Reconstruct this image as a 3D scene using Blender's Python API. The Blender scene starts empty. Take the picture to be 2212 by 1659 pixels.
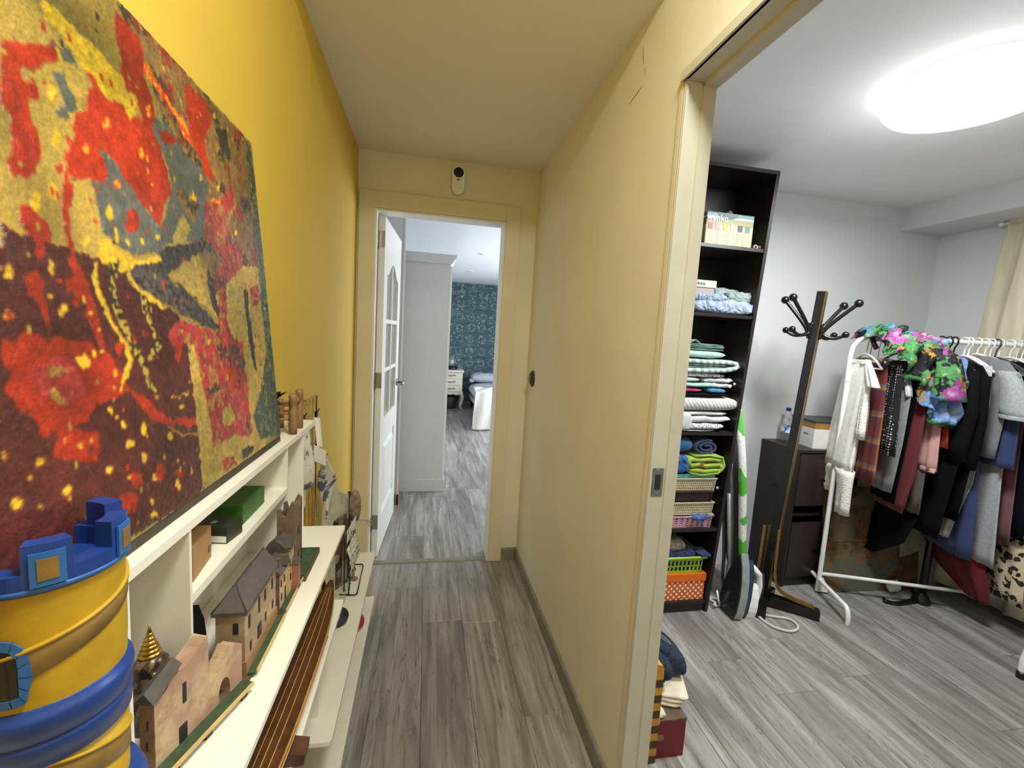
import bpy, bmesh, math, random
import numpy as np
from mathutils import Vector, Matrix, Euler
random.seed(7); rng = np.random.RandomState(5)
S = bpy.context.scene; COL = S.collection
PI = math.pi
# ---------------------------------------------------------------- camera
YAW, PITCH, ROLL, FPX, CAMH = -0.195607949, -0.108679683, -0.0592925, 955.94225, 1.39
def _rot(a, b, c):
    cy, sy, cp, sp, cr, sr = math.cos(a), math.sin(a), math.cos(b), math.sin(b), math.cos(c), math.sin(c)
    return np.array([[cy,-sy,0],[sy,cy,0],[0,0,1]]) @ np.array([[1,0,0],[0,cp,-sp],[0,sp,cp]]) @ np.array([[cr,0,sr],[0,1,0],[-sr,0,cr]])
_R = _rot(YAW, PITCH, ROLL)
cam_data = bpy.data.cameras.new('camera'); cam = bpy.data.objects.new('camera', cam_data); COL.objects.link(cam)
cam_data.sensor_width = 36; cam_data.sensor_fit = 'HORIZONTAL'; cam_data.lens = FPX / 2212 * 36; cam_data.clip_start = 0.02; cam_data.clip_end = 60
M4 = Matrix.Identity(4)
for i in range(3):
    M4[i][0], M4[i][1], M4[i][2] = _R[i][0], _R[i][2], -_R[i][1]
M4[2][3] = CAMH
cam.matrix_world = M4
S.camera = cam
# ---------------------------------------------------------------- world, lights, exposure
S.view_settings.view_transform = 'Standard'; S.view_settings.look = 'None'
S.view_settings.exposure = 0.0; S.view_settings.gamma = 1.0; S.view_settings.use_curve_mapping = False
W = bpy.data.worlds.new('world'); S.world = W; W.use_nodes = True
W.node_tree.nodes['Background'].inputs[0].default_value = (0.75, 0.85, 1, 1); W.node_tree.nodes['Background'].inputs[1].default_value = 0.3
def area(name, loc, rot, size, power, color, sizey=None, shape=None, spread=PI):
    L = bpy.data.lights.new(name, 'AREA'); L.energy = power; L.color = color; L.spread = spread
    L.shape = shape or ('RECTANGLE' if sizey else 'SQUARE'); L.size = size
    if sizey: L.size_y = sizey
    o = bpy.data.objects.new(name, L); COL.objects.link(o); o.location = loc; o.rotation_euler = rot
    return o
HALL_P, ROOM_P, BED_P = 28, 36, 150
area('hall_lamp_light', (0.30, 0.22, 2.55), (0, 0, 0), 0.34, HALL_P, (0.985, 1.0, 0.88), shape='DISK')
area('room_lamp_light', (1.76, 1.28, 2.225), (0, 0, 0), 0.4, ROOM_P, (0.95, 0.985, 1.0), shape='DISK')
_pl = bpy.data.lights.new('room_lamp_glow', 'POINT'); _pl.energy = 4.5; _pl.color = (.95, .985, 1); _pl.shadow_soft_size = .1
_po = bpy.data.objects.new('room_lamp_glow', _pl); COL.objects.link(_po); _po.location = (1.76, 1.28, 2.12)
area('bedroom_daylight', (2.55, 5.2, 1.5), (0, PI/2, 0), 1.9, BED_P, (0.86, 0.93, 1.0), sizey=3.2)
# ---------------------------------------------------------------- materials
def lin(c):
    return tuple((x/12.92 if x <= .04045 else ((x+.055)/1.055)**2.4) for x in [v/255 for v in c])
class N:
    def __init__(s, name):
        s.m = bpy.data.materials.new(name); s.m.use_nodes = True; s.t = s.m.node_tree; s.b = s.t.nodes['Principled BSDF']
    def n(s, typ, **k):
        x = s.t.nodes.new(typ)
        for a, v in k.items():
            if a.startswith('i_'): x.inputs[a[2:].replace('_', ' ')].default_value = v
            elif a.startswith('n_'): x.inputs[int(a[2:])].default_value = v
            else: setattr(x, a, v)
        return x
    def l(s, a, b): s.t.links.new(a, b)
    def coord(s, kind='Object', scale=(1,1,1), rnd=False, rot=(0,0,0)):
        t = s.n('ShaderNodeTexCoord'); mp = s.n('ShaderNodeMapping'); mp.inputs['Scale'].default_value = scale; mp.inputs['Rotation'].default_value = rot
        if rnd:
            o = s.n('ShaderNodeObjectInfo'); a = s.n('ShaderNodeVectorMath', operation='MULTIPLY'); a.inputs[1].default_value = (37, 53, 71)
            s.l(o.outputs['Random'], a.inputs[0]); b = s.n('ShaderNodeVectorMath', operation='ADD'); s.l(t.outputs[kind], b.inputs[0]); s.l(a.outputs[0], b.inputs[1]); s.l(b.outputs[0], mp.inputs[0])
        else: s.l(t.outputs[kind], mp.inputs[0])
        return mp.outputs[0]
    def noise(s, vec, scale, detail=4, rough=.55, dist=0):
        x = s.n('ShaderNodeTexNoise'); x.inputs['Scale'].default_value = scale; x.inputs['Detail'].default_value = detail; x.inputs['Roughness'].default_value = rough; x.inputs['Distortion'].default_value = dist
        s.l(vec, x.inputs['Vector']); return x.outputs['Fac']
    def ramp(s, fac, stops, interp='LINEAR'):
        r = s.n('ShaderNodeValToRGB'); r.color_ramp.interpolation = interp
        e = r.color_ramp.elements
        while len(e) < len(stops): e.new(0.5)
        for i, (p, c) in enumerate(stops):
            e[i].position = p; e[i].color = (*c, 1) if len(c) == 3 else c
        s.l(fac, r.inputs[0]); return r.outputs[0]
    def mix(s, fac, a, b, mode='MIX'):
        x = s.n('ShaderNodeMix', data_type='RGBA', blend_type=mode)
        for sock, v in ((x.inputs[0], fac), (x.inputs[6], a), (x.inputs[7], b)):
            if hasattr(v, 'is_output'): s.l(v, sock)
            elif isinstance(v, (int, float)): sock.default_value = v
            else: sock.default_value = (*v[:3], 1)
        return x.outputs[2]
    def math(s, op, a, b=0, c=None):
        x = s.n('ShaderNodeMath', operation=op)
        for i, v in enumerate((a, b) if c is None else (a, b, c)):
            if hasattr(v, 'is_output'): s.l(v, x.inputs[i])
            else: x.inputs[i].default_value = v
        return x.outputs[0]
    def bump(s, h, strength=.3, dist=.01):
        b = s.n('ShaderNodeBump'); b.inputs['Strength'].default_value = strength; b.inputs['Distance'].default_value = dist
        s.l(h, b.inputs['Height']); s.l(b.outputs[0], s.b.inputs['Normal'])
    def color(s, v):
        if hasattr(v, 'is_output'): s.l(v, s.b.inputs['Base Color'])
        else: s.b.inputs['Base Color'].default_value = (*v[:3], 1)
    def set(s, rough=.5, metal=0, **k):
        s.b.inputs['Roughness'].default_value = rough; s.b.inputs['Metallic'].default_value = metal
        for a, v in k.items(): s.b.inputs[a.replace('_', ' ')].default_value = v
        return s.m
def mat(name, rgb, rough=.5, metal=0, var=.12, vs=25, bump=0, bs=200, bd=.003, rgb2=None, **k):
    """plain procedural material: base colour with a soft noise variation and an optional fine bump"""
    x = N(name); c = lin(rgb); v = x.coord()
    c2 = lin(rgb2) if rgb2 else tuple(min(1, q*(1-var*2)) for q in c)
    f = x.noise(v, vs, 3)
    x.color(x.ramp(f, [(.35, c2), (.65, c)]))
    if bump: x.bump(x.noise(v, bs, 3), bump, bd)
    return x.set(rough, metal, **k)
def fabric(name, rgb, rough=.9, var=.1, bump=.25, rgb2=None, vs=18, crease=0):
    m = mat(name, rgb, rough, 0, var, vs, bump, 500, .002, rgb2)
    if crease:
        nt_ = m.node_tree; tc = nt_.nodes.new('ShaderNodeTexCoord'); nz = nt_.nodes.new('ShaderNodeTexNoise'); nz.inputs['Scale'].default_value = 16; nz.inputs['Detail'].default_value = 3; nz.inputs['Distortion'].default_value = 2.5; nt_.links.new(tc.outputs['Object'], nz.inputs['Vector'])
        bp = nt_.nodes.new('ShaderNodeBump'); bp.inputs['Strength'].default_value = crease; bp.inputs['Distance'].default_value = .03; nt_.links.new(nz.outputs['Fac'], bp.inputs['Height']); nt_.links.new(bp.outputs[0], nt_.nodes['Principled BSDF'].inputs['Normal'])
    m.node_tree.nodes['Principled BSDF'].inputs['Sheen Weight'].default_value = .12 if max(rgb) > 60 else 0
    if max(rgb) <= 60: m.node_tree.nodes['Principled BSDF'].inputs['Specular IOR Level'].default_value = .15
    return m
yellow = mat('yellow_paint', (210, 178, 66), .75, var=.03, vs=3, bump=.12, bs=180, bd=.002)
cream = mat('cream_paint', (232, 225, 204), .75, var=.03, vs=3, bump=.12, bs=160, bd=.002)
ceil_cream = mat('ceiling_paint', (232, 228, 214), .8, var=.02, vs=3, bump=.08, bs=160, bd=.002)
white_paint = mat('white_paint', (219, 220, 221), .7, var=.02, vs=3, bump=.08, bs=160, bd=.002)
ceil_white = mat('white_ceiling_paint', (240, 240, 240), .8, var=.02, vs=3)
cream_trim = mat('cream_lacquer', (226, 216, 190), .4, var=.03, vs=6)
white_trim = mat('white_lacquer', (236, 234, 228), .35, var=.02, vs=6)
jamb_trim = mat('ivory_lacquer', (206, 202, 188), .4, var=.04, vs=8)
shelf_white = mat('white_melamine', (236, 231, 220), .4, var=.03, vs=9)
grey_oak_trim = mat('grey_oak_skirting', (142, 134, 124), .5, var=.14, vs=14)
def plank_mat():
    x = N('grey_oak_plank'); v = x.coord(rnd=True, scale=(26, 1.6, 1))
    g = x.noise(v, 1.0, 6, .62, .9)
    v2 = x.coord(rnd=True, scale=(7, .8, 1)); g2 = x.noise(v2, 1.0, 3, .5, 2.2)
    v3 = x.coord(rnd=True, scale=(60, 2.4, 1)); g3 = x.noise(v3, 1, 5, .7, .6)
    v4 = x.coord(rnd=True, scale=(15, .9, 1)); g4 = x.noise(v4, 1, 4, .6, 2.5)
    c = x.ramp(g, [(.28, lin((104, 99, 94))), (.45, lin((146, 141, 136))), (.6, lin((168, 164, 159))), (.75, lin((184, 181, 176)))])
    c = x.mix(x.ramp(g2, [(.3, (.85, .85, .85)), (.52, (0, 0, 0))]), c, lin((112, 105, 100)))
    c = x.mix(x.ramp(g3, [(.28, (1, 1, 1)), (.36, (0, 0, 0))]), c, lin((78, 72, 68)))
    c = x.mix(x.ramp(g4, [(.485, (0, 0, 0)), (.5, (.8, .8, .8)), (.515, (0, 0, 0))]), c, lin((86, 80, 75)))
    o = x.n('ShaderNodeObjectInfo')
    c = x.mix(1.0, c, x.ramp(o.outputs['Random'], [(0, (.86, .85, .84)), (1, (1.06, 1.05, 1.04))]), 'MULTIPLY')
    x.color(c); x.bump(g3, .12, .002)
    return x.set(.42)
plank_m = plank_mat()
black_brown = mat('black_brown_veneer', (36, 28, 26), .38, var=.2, vs=12)
black = mat('black_lacquer', (18, 17, 16), .3, var=.1)
black_plastic = mat('black_plastic', (22, 22, 23), .35, var=.05)
white_plastic = mat('white_plastic', (240, 240, 236), .35, var=.02)
white_metal = mat('white_metal', (238, 238, 236), .3, var=.02)
steel = mat('brushed_steel', (170, 168, 162), .3, 1, var=.08)
gold = mat('gold_paint', (150, 116, 58), .35, .6, var=.15, vs=30)
bright_gold = mat('bright_gold', (212, 166, 70), .25, .9, var=.2, vs=60)
paper = mat('white_paper', (236, 234, 228), .7, var=.02)
cardboard = mat('cardboard', (168, 128, 82), .8, var=.1)
# ---------------------------------------------------------------- mesh helpers
class MB:
    """collects shapes and links them as ONE mesh object"""
    def __init__(s): s.v = []; s.f = []; s.sm = []
    def add(s, vs, fs, smooth=False, mx=None):
        o = len(s.v)
        for p in vs: s.v.append(tuple(mx @ Vector(p)) if mx is not None else tuple(p))
        for q in fs: s.f.append([o+i for i in q]); s.sm.append(smooth)
        return s
    def box(s, x0, x1, y0, y1, z0, z1, mx=None, b=0):
        if b:
            bm = bmesh.new(); bmesh.ops.create_cube(bm, size=1)
            for v in bm.verts: v.co = Vector(((x0+x1)/2+v.co.x*(x1-x0), (y0+y1)/2+v.co.y*(y1-y0), (z0+z1)/2+v.co.z*(z1-z0)))
            bmesh.ops.bevel(bm, geom=bm.edges[:], offset=b, segments=2, affect='EDGES')
            bm.verts.index_update(); s.add([v.co[:] for v in bm.verts], [[v.index for v in f.verts] for f in bm.faces], False, mx); bm.free(); return s
        vs = [(x0,y0,z0),(x1,y0,z0),(x1,y1,z0),(x0,y1,z0),(x0,y0,z1),(x1,y0,z1),(x1,y1,z1),(x0,y1,z1)]
        return s.add(vs, [(0,3,2,1),(4,5,6,7),(0,1,5,4),(1,2,6,5),(2,3,7,6),(3,0,4,7)], False, mx)
    def prism(s, poly, a0, a1, axis='y', mx=None, smooth=False):
        n = len(poly); P = []
        for a in (a0, a1):
            for p, q in poly: P.append({'y': (p, a, q), 'x': (a, p, q), 'z': (p, q, a)}[axis])
        f = [tuple(range(n))[::-1], tuple(range(n, 2*n))] + [(i, (i+1) % n, n+(i+1) % n, n+i) for i in range(n)]
        o = len(s.f); s.add(P, f, False, mx)
        if smooth:
            for i in range(o+2, len(s.f)): s.sm[i] = True
        return s
    def lathe(s, prof, n=24, c=(0,0,0), mx=None, smooth=True, cap=True):
        P = []; F = []
        for r, z in prof:
            for k in range(n):
                a = 2*PI*k/n; P.append((c[0]+r*math.cos(a), c[1]+r*math.sin(a), c[2]+z))
        for j in range(len(prof)-1):
            for k in range(n): F.append((j*n+k, j*n+(k+1) % n, (j+1)*n+(k+1) % n, (j+1)*n+k))
        if cap:
            if prof[0][0] > 1e-5: F.append(tuple(range(n))[::-1])
            if prof[-1][0] > 1e-5: F.append(tuple(range((len(prof)-1)*n, len(prof)*n)))
        return s.add(P, F, smooth, mx)
    def tube(s, path, r, n=8, closed=False, mx=None, flat=None):
        path = [Vector(p) for p in path]; m = len(path); P = []; F = []
        rr = r if isinstance(r, (list, tuple)) else [r]*m
        up = None
        for i, p in enumerate(path):
            t = (path[(i+1) % m if closed else min(i+1, m-1)] - path[(i-1) % m if closed else max(i-1, 0)]).normalized()
            if up is None: up = Vector((0, 0, 1)) if abs(t.z) < .9 else Vector((1, 0, 0))
            u = (up - t*up.dot(t)).normalized(); w = t.cross(u); up = u
            for k in range(n):
                a = 2*PI*k/n; P.append(p + u*math.cos(a)*rr[i] + w*math.sin(a)*rr[i]*(flat or 1))
        for i in range(m if closed else m-1):
            for k in range(n): F.append((i*n+k, i*n+(k+1) % n, ((i+1) % m)*n+(k+1) % n, ((i+1) % m)*n+k))
        if not closed: F += [tuple(range(n))[::-1], tuple(range((m-1)*n, m*n))]
        return s.add(P, F, True, mx)
    def grid(s, fn, nu, nv, smooth=True, closed_u=False):
        P = [fn(i/(nu if closed_u else nu-1), j/(nv-1)) for j in range(nv) for i in range(nu)]
        F = [(j*nu+i, j*nu+(i+1) % nu, (j+1)*nu+(i+1) % nu, (j+1)*nu+i) for j in range(nv-1) for i in range(nu if closed_u else nu-1)]
        return s.add(P, F, smooth)
    def sphere(s, c, r, n=14, sc=(1,1,1), mx=None):
        prof = [(max(1e-6, math.sin(PI*j/(n//2+1)))*r, -math.cos(PI*j/(n//2+1))*r) for j in range(n//2+2)]
        o = len(s.v); s.lathe(prof, n, (0,0,0), None, True, False)
        for i in range(o, len(s.v)):
            p = Vector((s.v[i][0]*sc[0]+c[0], s.v[i][1]*sc[1]+c[1], s.v[i][2]*sc[2]+c[2])); s.v[i] = tuple(mx @ p if mx is not None else p)
        return s
    def pad(s, x0, x1, y0, y1, z0, z1, e=.45, nx=12, amp=.0, seed=0, nk=20, mx=None, drop=None):
        """a soft rounded cushion-like slab"""
        r = random.Random(seed); ph = [r.uniform(0, 6.28) for _ in range(8)]; P = []; F = []
        cx, cy, cz, hx, hy, hz = (x0+x1)/2, (y0+y1)/2, (z0+z1)/2, (x1-x0)/2, (y1-y0)/2, (z1-z0)/2
        def sg(a, p): return math.copysign(abs(a)**p, a)
        for i in range(nx+1):
            t = -1+2*i/nx; tx = sg(math.sin(t*PI/2), .8); sc = max(.02, (1-abs(tx)**6))**.5 if abs(tx) < 1 else .02
            for k in range(nk):
                a = 2*PI*k/nk; y = sg(math.cos(a), e)*hy*(.8+.2*sc); z = sg(math.sin(a), e)*hz*sc
                x = tx*hx
                w = amp*(math.sin(9*tx+ph[0]+2*y/hy)+math.sin(17*tx+ph[1]-3*a)+.7*math.sin(5*a+ph[2]+4*tx))/2.5
                z2 = z + (w*sc if z > -hz*.55 else 0); y2 = y + w*.7
                P.append((cx+x+w*.4, cy+y2, max(z0, cz+z2)))
        for i in range(nx):
            for k in range(nk): F.append((i*nk+k, (i+1)*nk+k, (i+1)*nk+(k+1) % nk, i*nk+(k+1) % nk))
        F += [tuple(range(nk)), tuple(range(nx*nk, (nx+1)*nk))[::-1]]
        return s.add(P, F, True, mx)
    def strip(s, path, th, a0, a1, axis='y', mx=None):
        """a folded sheet: a 2-D path given thickness th and extruded along an axis"""
        L = []; R = []
        for i, p in enumerate(path):
            q0 = path[max(i-1, 0)]; q1 = path[min(i+1, len(path)-1)]; dx, dz = q1[0]-q0[0], q1[1]-q0[1]; d = math.hypot(dx, dz) or 1
            L.append((p[0]-dz/d*th/2, p[1]+dx/d*th/2)); R.append((p[0]+dz/d*th/2, p[1]-dx/d*th/2))
        n = len(path); poly = L + R[::-1]; P = []
        for a in (a0, a1):
            for p, q in poly: P.append({'y': (p, a, q), 'x': (a, p, q), 'z': (p, q, a)}[axis])
        m = 2*n; F = [(i, (i+1) % m, m+(i+1) % m, m+i) for i in range(m)]
        for i in range(n-1):
            F.append((i, m-1-i, m-2-i, i+1)); F.append((m+i, m+i+1, 2*m-2-i, 2*m-1-i))
        return s.add(P, F, True, mx)
    def build(s, name, m, parent=None, loc=None, auto=True):
        me = bpy.data.meshes.new(name); o0 = Vector(loc) if loc is not None else Vector((0, 0, 0))
        me.from_pydata([tuple(Vector(p)-o0) for p in s.v], [], s.f); me.polygons.foreach_set('use_smooth', s.sm)
        bm = bmesh.new(); bm.from_mesh(me); bmesh.ops.recalc_face_normals(bm, faces=bm.faces[:]); bm.to_mesh(me); bm.free()
        if isinstance(m, (list, tuple)):
            for q in m: me.materials.append(q)
        elif m is not None: me.materials.append(m)
        o = bpy.data.objects.new(name, me); COL.objects.link(o); o.location = o0
        if parent is not None:
            o.parent = parent; o.location = o0 - (WL.get(parent.name) or Vector((0, 0, 0)))
        WL[o.name] = o0
        return o
WL = {}   # world locations of unrotated objects
def thing(name, label, cat, loc=(0,0,0), group=None):
    o = bpy.data.objects.new(name, None); COL.objects.link(o); o.location = loc; o.empty_display_size = .05
    WL[o.name] = Vector(loc); o['label'] = label; o['category'] = cat
    if group: o['group'] = group
    return o
def tag(o, label, cat, group=None, kind=None):
    o['label'] = label; o['category'] = cat
    if group: o['group'] = group
    if kind: o['kind'] = kind
    return o
def struct(name, mb, m, parent=None):
    o = mb.build(name, m, parent)
    if parent is None: o['kind'] = 'structure'
    return o
def B(*a, **k): return MB().box(*a, **k)
def solid(o, th, off=-1):
    md = o.modifiers.new('thickness', 'SOLIDIFY'); md.thickness = th; md.offset = off; return o
def text(name, body, size, m, parent, loc, rot, ext=.0006):
    cu = bpy.data.curves.new(name, 'FONT'); cu.body = body; cu.size = size; cu.extrude = ext; cu.align_x = 'CENTER'; cu.align_y = 'CENTER'
    t = bpy.data.objects.new(name, cu); COL.objects.link(t)
    dg = bpy.context.evaluated_depsgraph_get(); me = bpy.data.meshes.new_from_object(t.evaluated_get(dg)); bpy.data.objects.remove(t)
    o = bpy.data.objects.new(name, me); COL.objects.link(o); me.materials.clear(); me.materials.append(m)
    o.parent = parent; o.location = Vector(loc) - (WL.get(parent.name) or Vector((0,0,0))); o.rotation_euler = rot
    return o
# ================================================================ the setting
XL, XR, XRM, D = -0.388, 0.5975, 0.673, 2.576
CH, CR, CHI = 2.322, 2.333, 2.61          # dropped hall ceiling, room ceiling, higher ceiling behind
RX, RY = 3.27, 2.41                       # room right wall, room far wall
BX, BY = 2.45, 8.5                        # bedroom right wall, bedroom far wall
# floors: planks 19 cm wide laid along Y
def floor_zone(name, x0, x1, y0, y1, ox, seed):
    f = B(x0, x1, y0, y1, -.06, -.008); fl = f.build(name, mat('subfloor', (90, 86, 80), .8)); fl['kind'] = 'structure'
    r = random.Random(seed); w = .1885; ln = 1.26
    base = {}
    k = math.floor((x0-ox)/w)
    while ox+k*w < x1:
        a, b = max(x0, ox+k*w), min(x1, ox+(k+1)*w); off = r.uniform(0, ln); y = y0-off
        while y < y1:
            c, d = max(y0, y), min(y1, y+ln)
            if b-a > .01 and d-c > .01:
                key = (round(b-a, 3), round(d-c, 3))
                if key not in base:
                    hw, hl = (b-a)/2-.0004, (d-c)/2-.0004; e = .0016; t = MB()
                    t.add([(-hw,-hl,-.008),(hw,-hl,-.008),(hw,hl,-.008),(-hw,hl,-.008),(-hw,-hl,-e),(hw,-hl,-e),(hw,hl,-e),(-hw,hl,-e),(-hw+e,-hl+e,0),(hw-e,-hl+e,0),(hw-e,hl-e,0),(-hw+e,hl-e,0)],
                          [(0,1,5,4),(1,2,6,5),(2,3,7,6),(3,0,4,7),(4,5,9,8),(5,6,10,9),(6,7,11,10),(7,4,8,11),(8,9,10,11),(0,3,2,1)])
                    p = t.build('plank', plank_m, fl); base[key] = p
                else:
                    p = base[key].copy(); COL.objects.link(p)
                p.location = ((a+b)/2, (c+d)/2, 0)
            y += ln
        k += 1
    return fl
floor_zone('floor', XL-.05, XRM-.03, -1.0, 2.60, .03, 3)
floor_zone('floor', XRM-.03, RX, -.8, RY, 1.265-.1885*5, 8)
floor_zone('floor', -.5, BX, 2.60, BY, .03, 15)
# hall
struct('wall_left', B(XL-.06, XL, -1.0, D, -.05, CHI), yellow)
w = MB(); w.box(XR, XR+.0375, 1.06, D, -.05, CHI).box(XR, XR+.0375, .24, 1.06, 2.045, CHI).box(XR, XR+.0375, -1.0, .24, -.05, CHI); struct('wall_right', w, cream)
w = MB(); w.box(XR+.0375, XRM, 1.06, RY, -.05, CR).box(XR+.0375, XRM, .24, 1.06, 2.045, CR).box(XR+.0375, XRM, -.8, .24, -.05, CR); struct('wall_room_left', w, white_paint)
w = MB(); w.box(XL-.06, -.297, D, D+.07, -.05, CHI).box(.42, XR+.0375, D, D+.07, -.05, CHI).box(-.297, .42, D, D+.07, 2.03, CHI); struct('wall_end', w, cream)
struct('wall_back', B(XL-.06, XR+.0375, -1.06, -1.0, -.05, CHI), cream)
c = MB(); c.box(XL-.06, XR+.0375, 1.2, D+.07, CH, CHI+.05); struct('ceiling', c, ceil_cream)
struct('ceiling', B(XL-.06, XR+.0375, -1.06, 1.2, CHI, CHI+.05), ceil_cream)
# skirting in the hall
bb = MB().prism([(XR, 0), (XR-.012, 0), (XR-.012, .072), (XR-.008, .079), (XR, .079)], 1.075, D, 'y'); struct('baseboard_right', bb, grey_oak_trim)
bb = MB().prism([(D, 0), (D-.012, 0), (D-.012, .072), (D-.008, .079), (D, .079)], .500, XR-.012, 'x'); struct('baseboard_end', bb, grey_oak_trim)
bb = MB().box(XL, XL+.012, 1.3, D, 0, .079); struct('baseboard_left', bb, grey_oak_trim)
# fine cracks in the paint of the right hall wall
crackm = mat('crack_line', (120, 100, 66), .9)
wr = bpy.data.objects['wall_right']
for pts in ([(1.322, 2.262), (1.318, 2.235), (1.31, 2.205)], [(1.3, 2.19), (1.297, 2.17)], [(1.305, 2.145), (1.335, 2.14), (1.365, 2.137), (1.388, 2.132)]):
    MB().tube([(XR-.0002, y, z) for y, z in pts], [.0006]+[.0012]*(len(pts)-2)+[.0005], 5).build('crack', crackm, wr)
# ---- end door: door_1
d1 = bpy.data.objects.new('door_1', None); COL.objects.link(d1); d1['kind'] = 'structure'; WL['door_1'] = Vector((0,0,0))
F0 = D-.016
B(-.379, -.2965, F0, D, 0, 2.117, b=.002).build('casing_side', cream_trim, d1)
B(.4205, .500, F0, D, 0, 2.117, b=.002).build('casing_side', cream_trim, d1)
B(-.2965, .4205, F0, D, 2.031, 2.117, b=.002).build('casing_head', cream_trim, d1)
B(-.297, -.287, D-.004, D+.11, 0, 2.03).build('jamb', white_trim, d1); B(.41, .42, D-.004, D+.11, 0, 2.03).build('jamb', white_trim, d1)
B(-.287, .41, D-.004, D+.11, 2.02, 2.03).build('jamb_head', white_trim, d1)
B(-.37, -.297, D+.12, D+.132, 0, 2.10).build('casing_side', white_trim, d1); B(.42, .49, D+.12, D+.132, 0, 2.10).build('casing_side', white_trim, d1)
MB().prism([(2.572, 0), (2.618, 0), (2.612, .007), (2.578, .007)], -.287, .41, 'x').build('threshold', grey_oak_trim, d1)
# leaf: local x along the leaf from the hinge, y = thickness, z up; stiles, rails, glazing bars, panes, panel
LW, LH, LT = .70, 2.005, .035
hx, hy, la = -.283, D+.083, math.radians(86.0)
leafM = Matrix.Translation((hx, hy, .006)) @ Matrix.Rotation(la, 4, 'Z')
def lb(x0, x1, z0, z1, y0=0, y1=LT): return MB().box(x0, x1, -y1, -y0, z0, z1, leafM)
lf = MB()
lf.box(0, .115, -LT, 0, 0, LH, leafM).box(LW-.115, LW, -LT, 0, 0, LH, leafM).box(.115, LW-.115, -LT, 0, 0, .22, leafM).box(.115, LW-.115, -LT, 0, .70, .84, leafM)
arch = [(.115, LH), (.115, 1.70)] + [(.115+(LW-.23)*t, 1.70+.085*(math.sin(PI*min(1, max(0, (t-.08)/.84))))**1.4) for t in [i/16 for i in range(17)]] + [(LW-.115, LH)]
lf.prism([(p, q) for p, q in arch], -LT, 0, 'y', leafM)
leaf = lf.build('leaf', white_trim, d1)
pn = MB(); pn.box(.115, LW-.115, -LT+.010, -.010, .22, .70, leafM); pn.build('recess_panel', white_trim, leaf)
rp = MB()
for y0, y1 in ((-LT-.002, -LT+.012), (-.012, .002)):
    a, b, c0, c1 = .15, LW-.15, .255, .665; e = .03; yo, yi = (y0, y1) if y0 < -.02 else (y1, y0)
    rp.add([(a, yi, c0), (b, yi, c0), (b, yi, c1), (a, yi, c1), (a+e, yo, c0+e), (b-e, yo, c0+e), (b-e, yo, c1-e), (a+e, yo, c1-e)], [(0,1,5,4),(1,2,6,5),(2,3,7,6),(3,0,4,7),(4,5,6,7)], False, leafM)
rp.build('raised_panel', white_trim, leaf)
MB().box(LW/2-.0125, LW/2+.0125, -LT+.003, -.003, .84, 1.775, leafM).build('glazing_bar', white_trim, leaf)
for z in (1.13, 1.425): MB().box(.115, LW-.115, -LT+.003, -.003, z-.0125, z+.0125, leafM).build('glazing_bar', white_trim, leaf)
gx = N('frosted_glass'); gx.color(lin((206, 214, 208))); glass = gx.set(.22, 0, Transmission_Weight=.75, IOR=1.3)
zs = [.84, 1.1175, 1.1425, 1.4125, 1.4375, 1.775]
for i in range(3):
    for a, b in ((.115, LW/2-.0125), (LW/2+.0125, LW-.115)):
        MB().box(a, b, -LT/2-.002, -LT/2+.002, zs[2*i], zs[2*i+1], leafM).build('pane', glass, leaf)
hnd = MB()
for sy in (1, -1):
    yb = -LT if sy < 0 else 0
    hnd.tube([leafM @ Vector((LW-.055, yb, 1.0)), leafM @ Vector((LW-.055, yb+sy*.008, 1.0))], .026, 16)
    hnd.tube([leafM @ Vector((LW-.055, yb, 1.0)), leafM @ Vector((LW-.055, yb+sy*.045, 1.0)), leafM @ Vector((LW-.065, yb+sy*.052, 1.0)), leafM @ Vector((LW-.165, yb+sy*.05, 1.0))], .009, 10)
hnd.build('handle', steel, leaf)
for z in (.22, 1.08, 1.88):
    MB().box(-.290, -.284, D+.04, D+.085, z-.045, z+.045, b=.002).tube([(-.286, D+.083, z-.05), (-.286, D+.083, z+.05)], .006, 8).build('hinge', steel, d1)
    MB().box(-.003, 0, -LT, -.004, z-.045, z+.045, leafM).build('hinge_plate', steel, leaf)
# ---- doorway to the dressing room: door_2 (sliding pocket opening seen from the hall)
d2 = bpy.data.objects.new('door_2', None); COL.objects.link(d2); d2['kind'] = 'structure'; WL['door_2'] = Vector((0,0,0))
for name, y0, y1, s in (('jamb', 1.052, 1.06, -1), ('jamb', .24, .255, 1)):
    m = MB(); m.box(XR-.004, XRM+.001, y0, y1, 0, 2.03, b=.0012)
    if s < 0: m.box(XR-.003, XR+.004, y0-.004, y0+.002, 0, 2.03).box(.640, XRM+.001, y0-.006, y0+.002, 0, 2.03, b=.001)
    else: m.box(.640, XRM+.003, y1-.002, y1+.010, 0, 2.03)
    m.build(name, jamb_trim, d2)
m = MB(); m.box(XR-.006, XRM+.004, .24, 1.06, 2.03, 2.045).box(.640, XRM+.003, .25, 1.05, 2.02, 2.031).box(XR-.012, XR, .22, 1.066, 2.03, 2.052); m.build('jamb_head', jamb_trim, d2)
B(XR-.004, XR-.001, 1.062, 1.078, 0, 2.05).build('casing_strip', cream_trim, d2)
# strike plate on the jamb
sp = B(.604, .636, 1.0495, 1.0525, .985, 1.062, b=.001).build('strike_plate', steel, d2)
B(.612, .628, 1.0485, 1.0515, 1.003, 1.045).build('latch_hole', mat('dark_hole', (48, 38, 26), .8), sp)
for z in (.991, 1.056): MB().sphere((.62, 1.0494, z), .0035, 8, (1, .4, 1)).build('screw', steel, sp)
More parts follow.
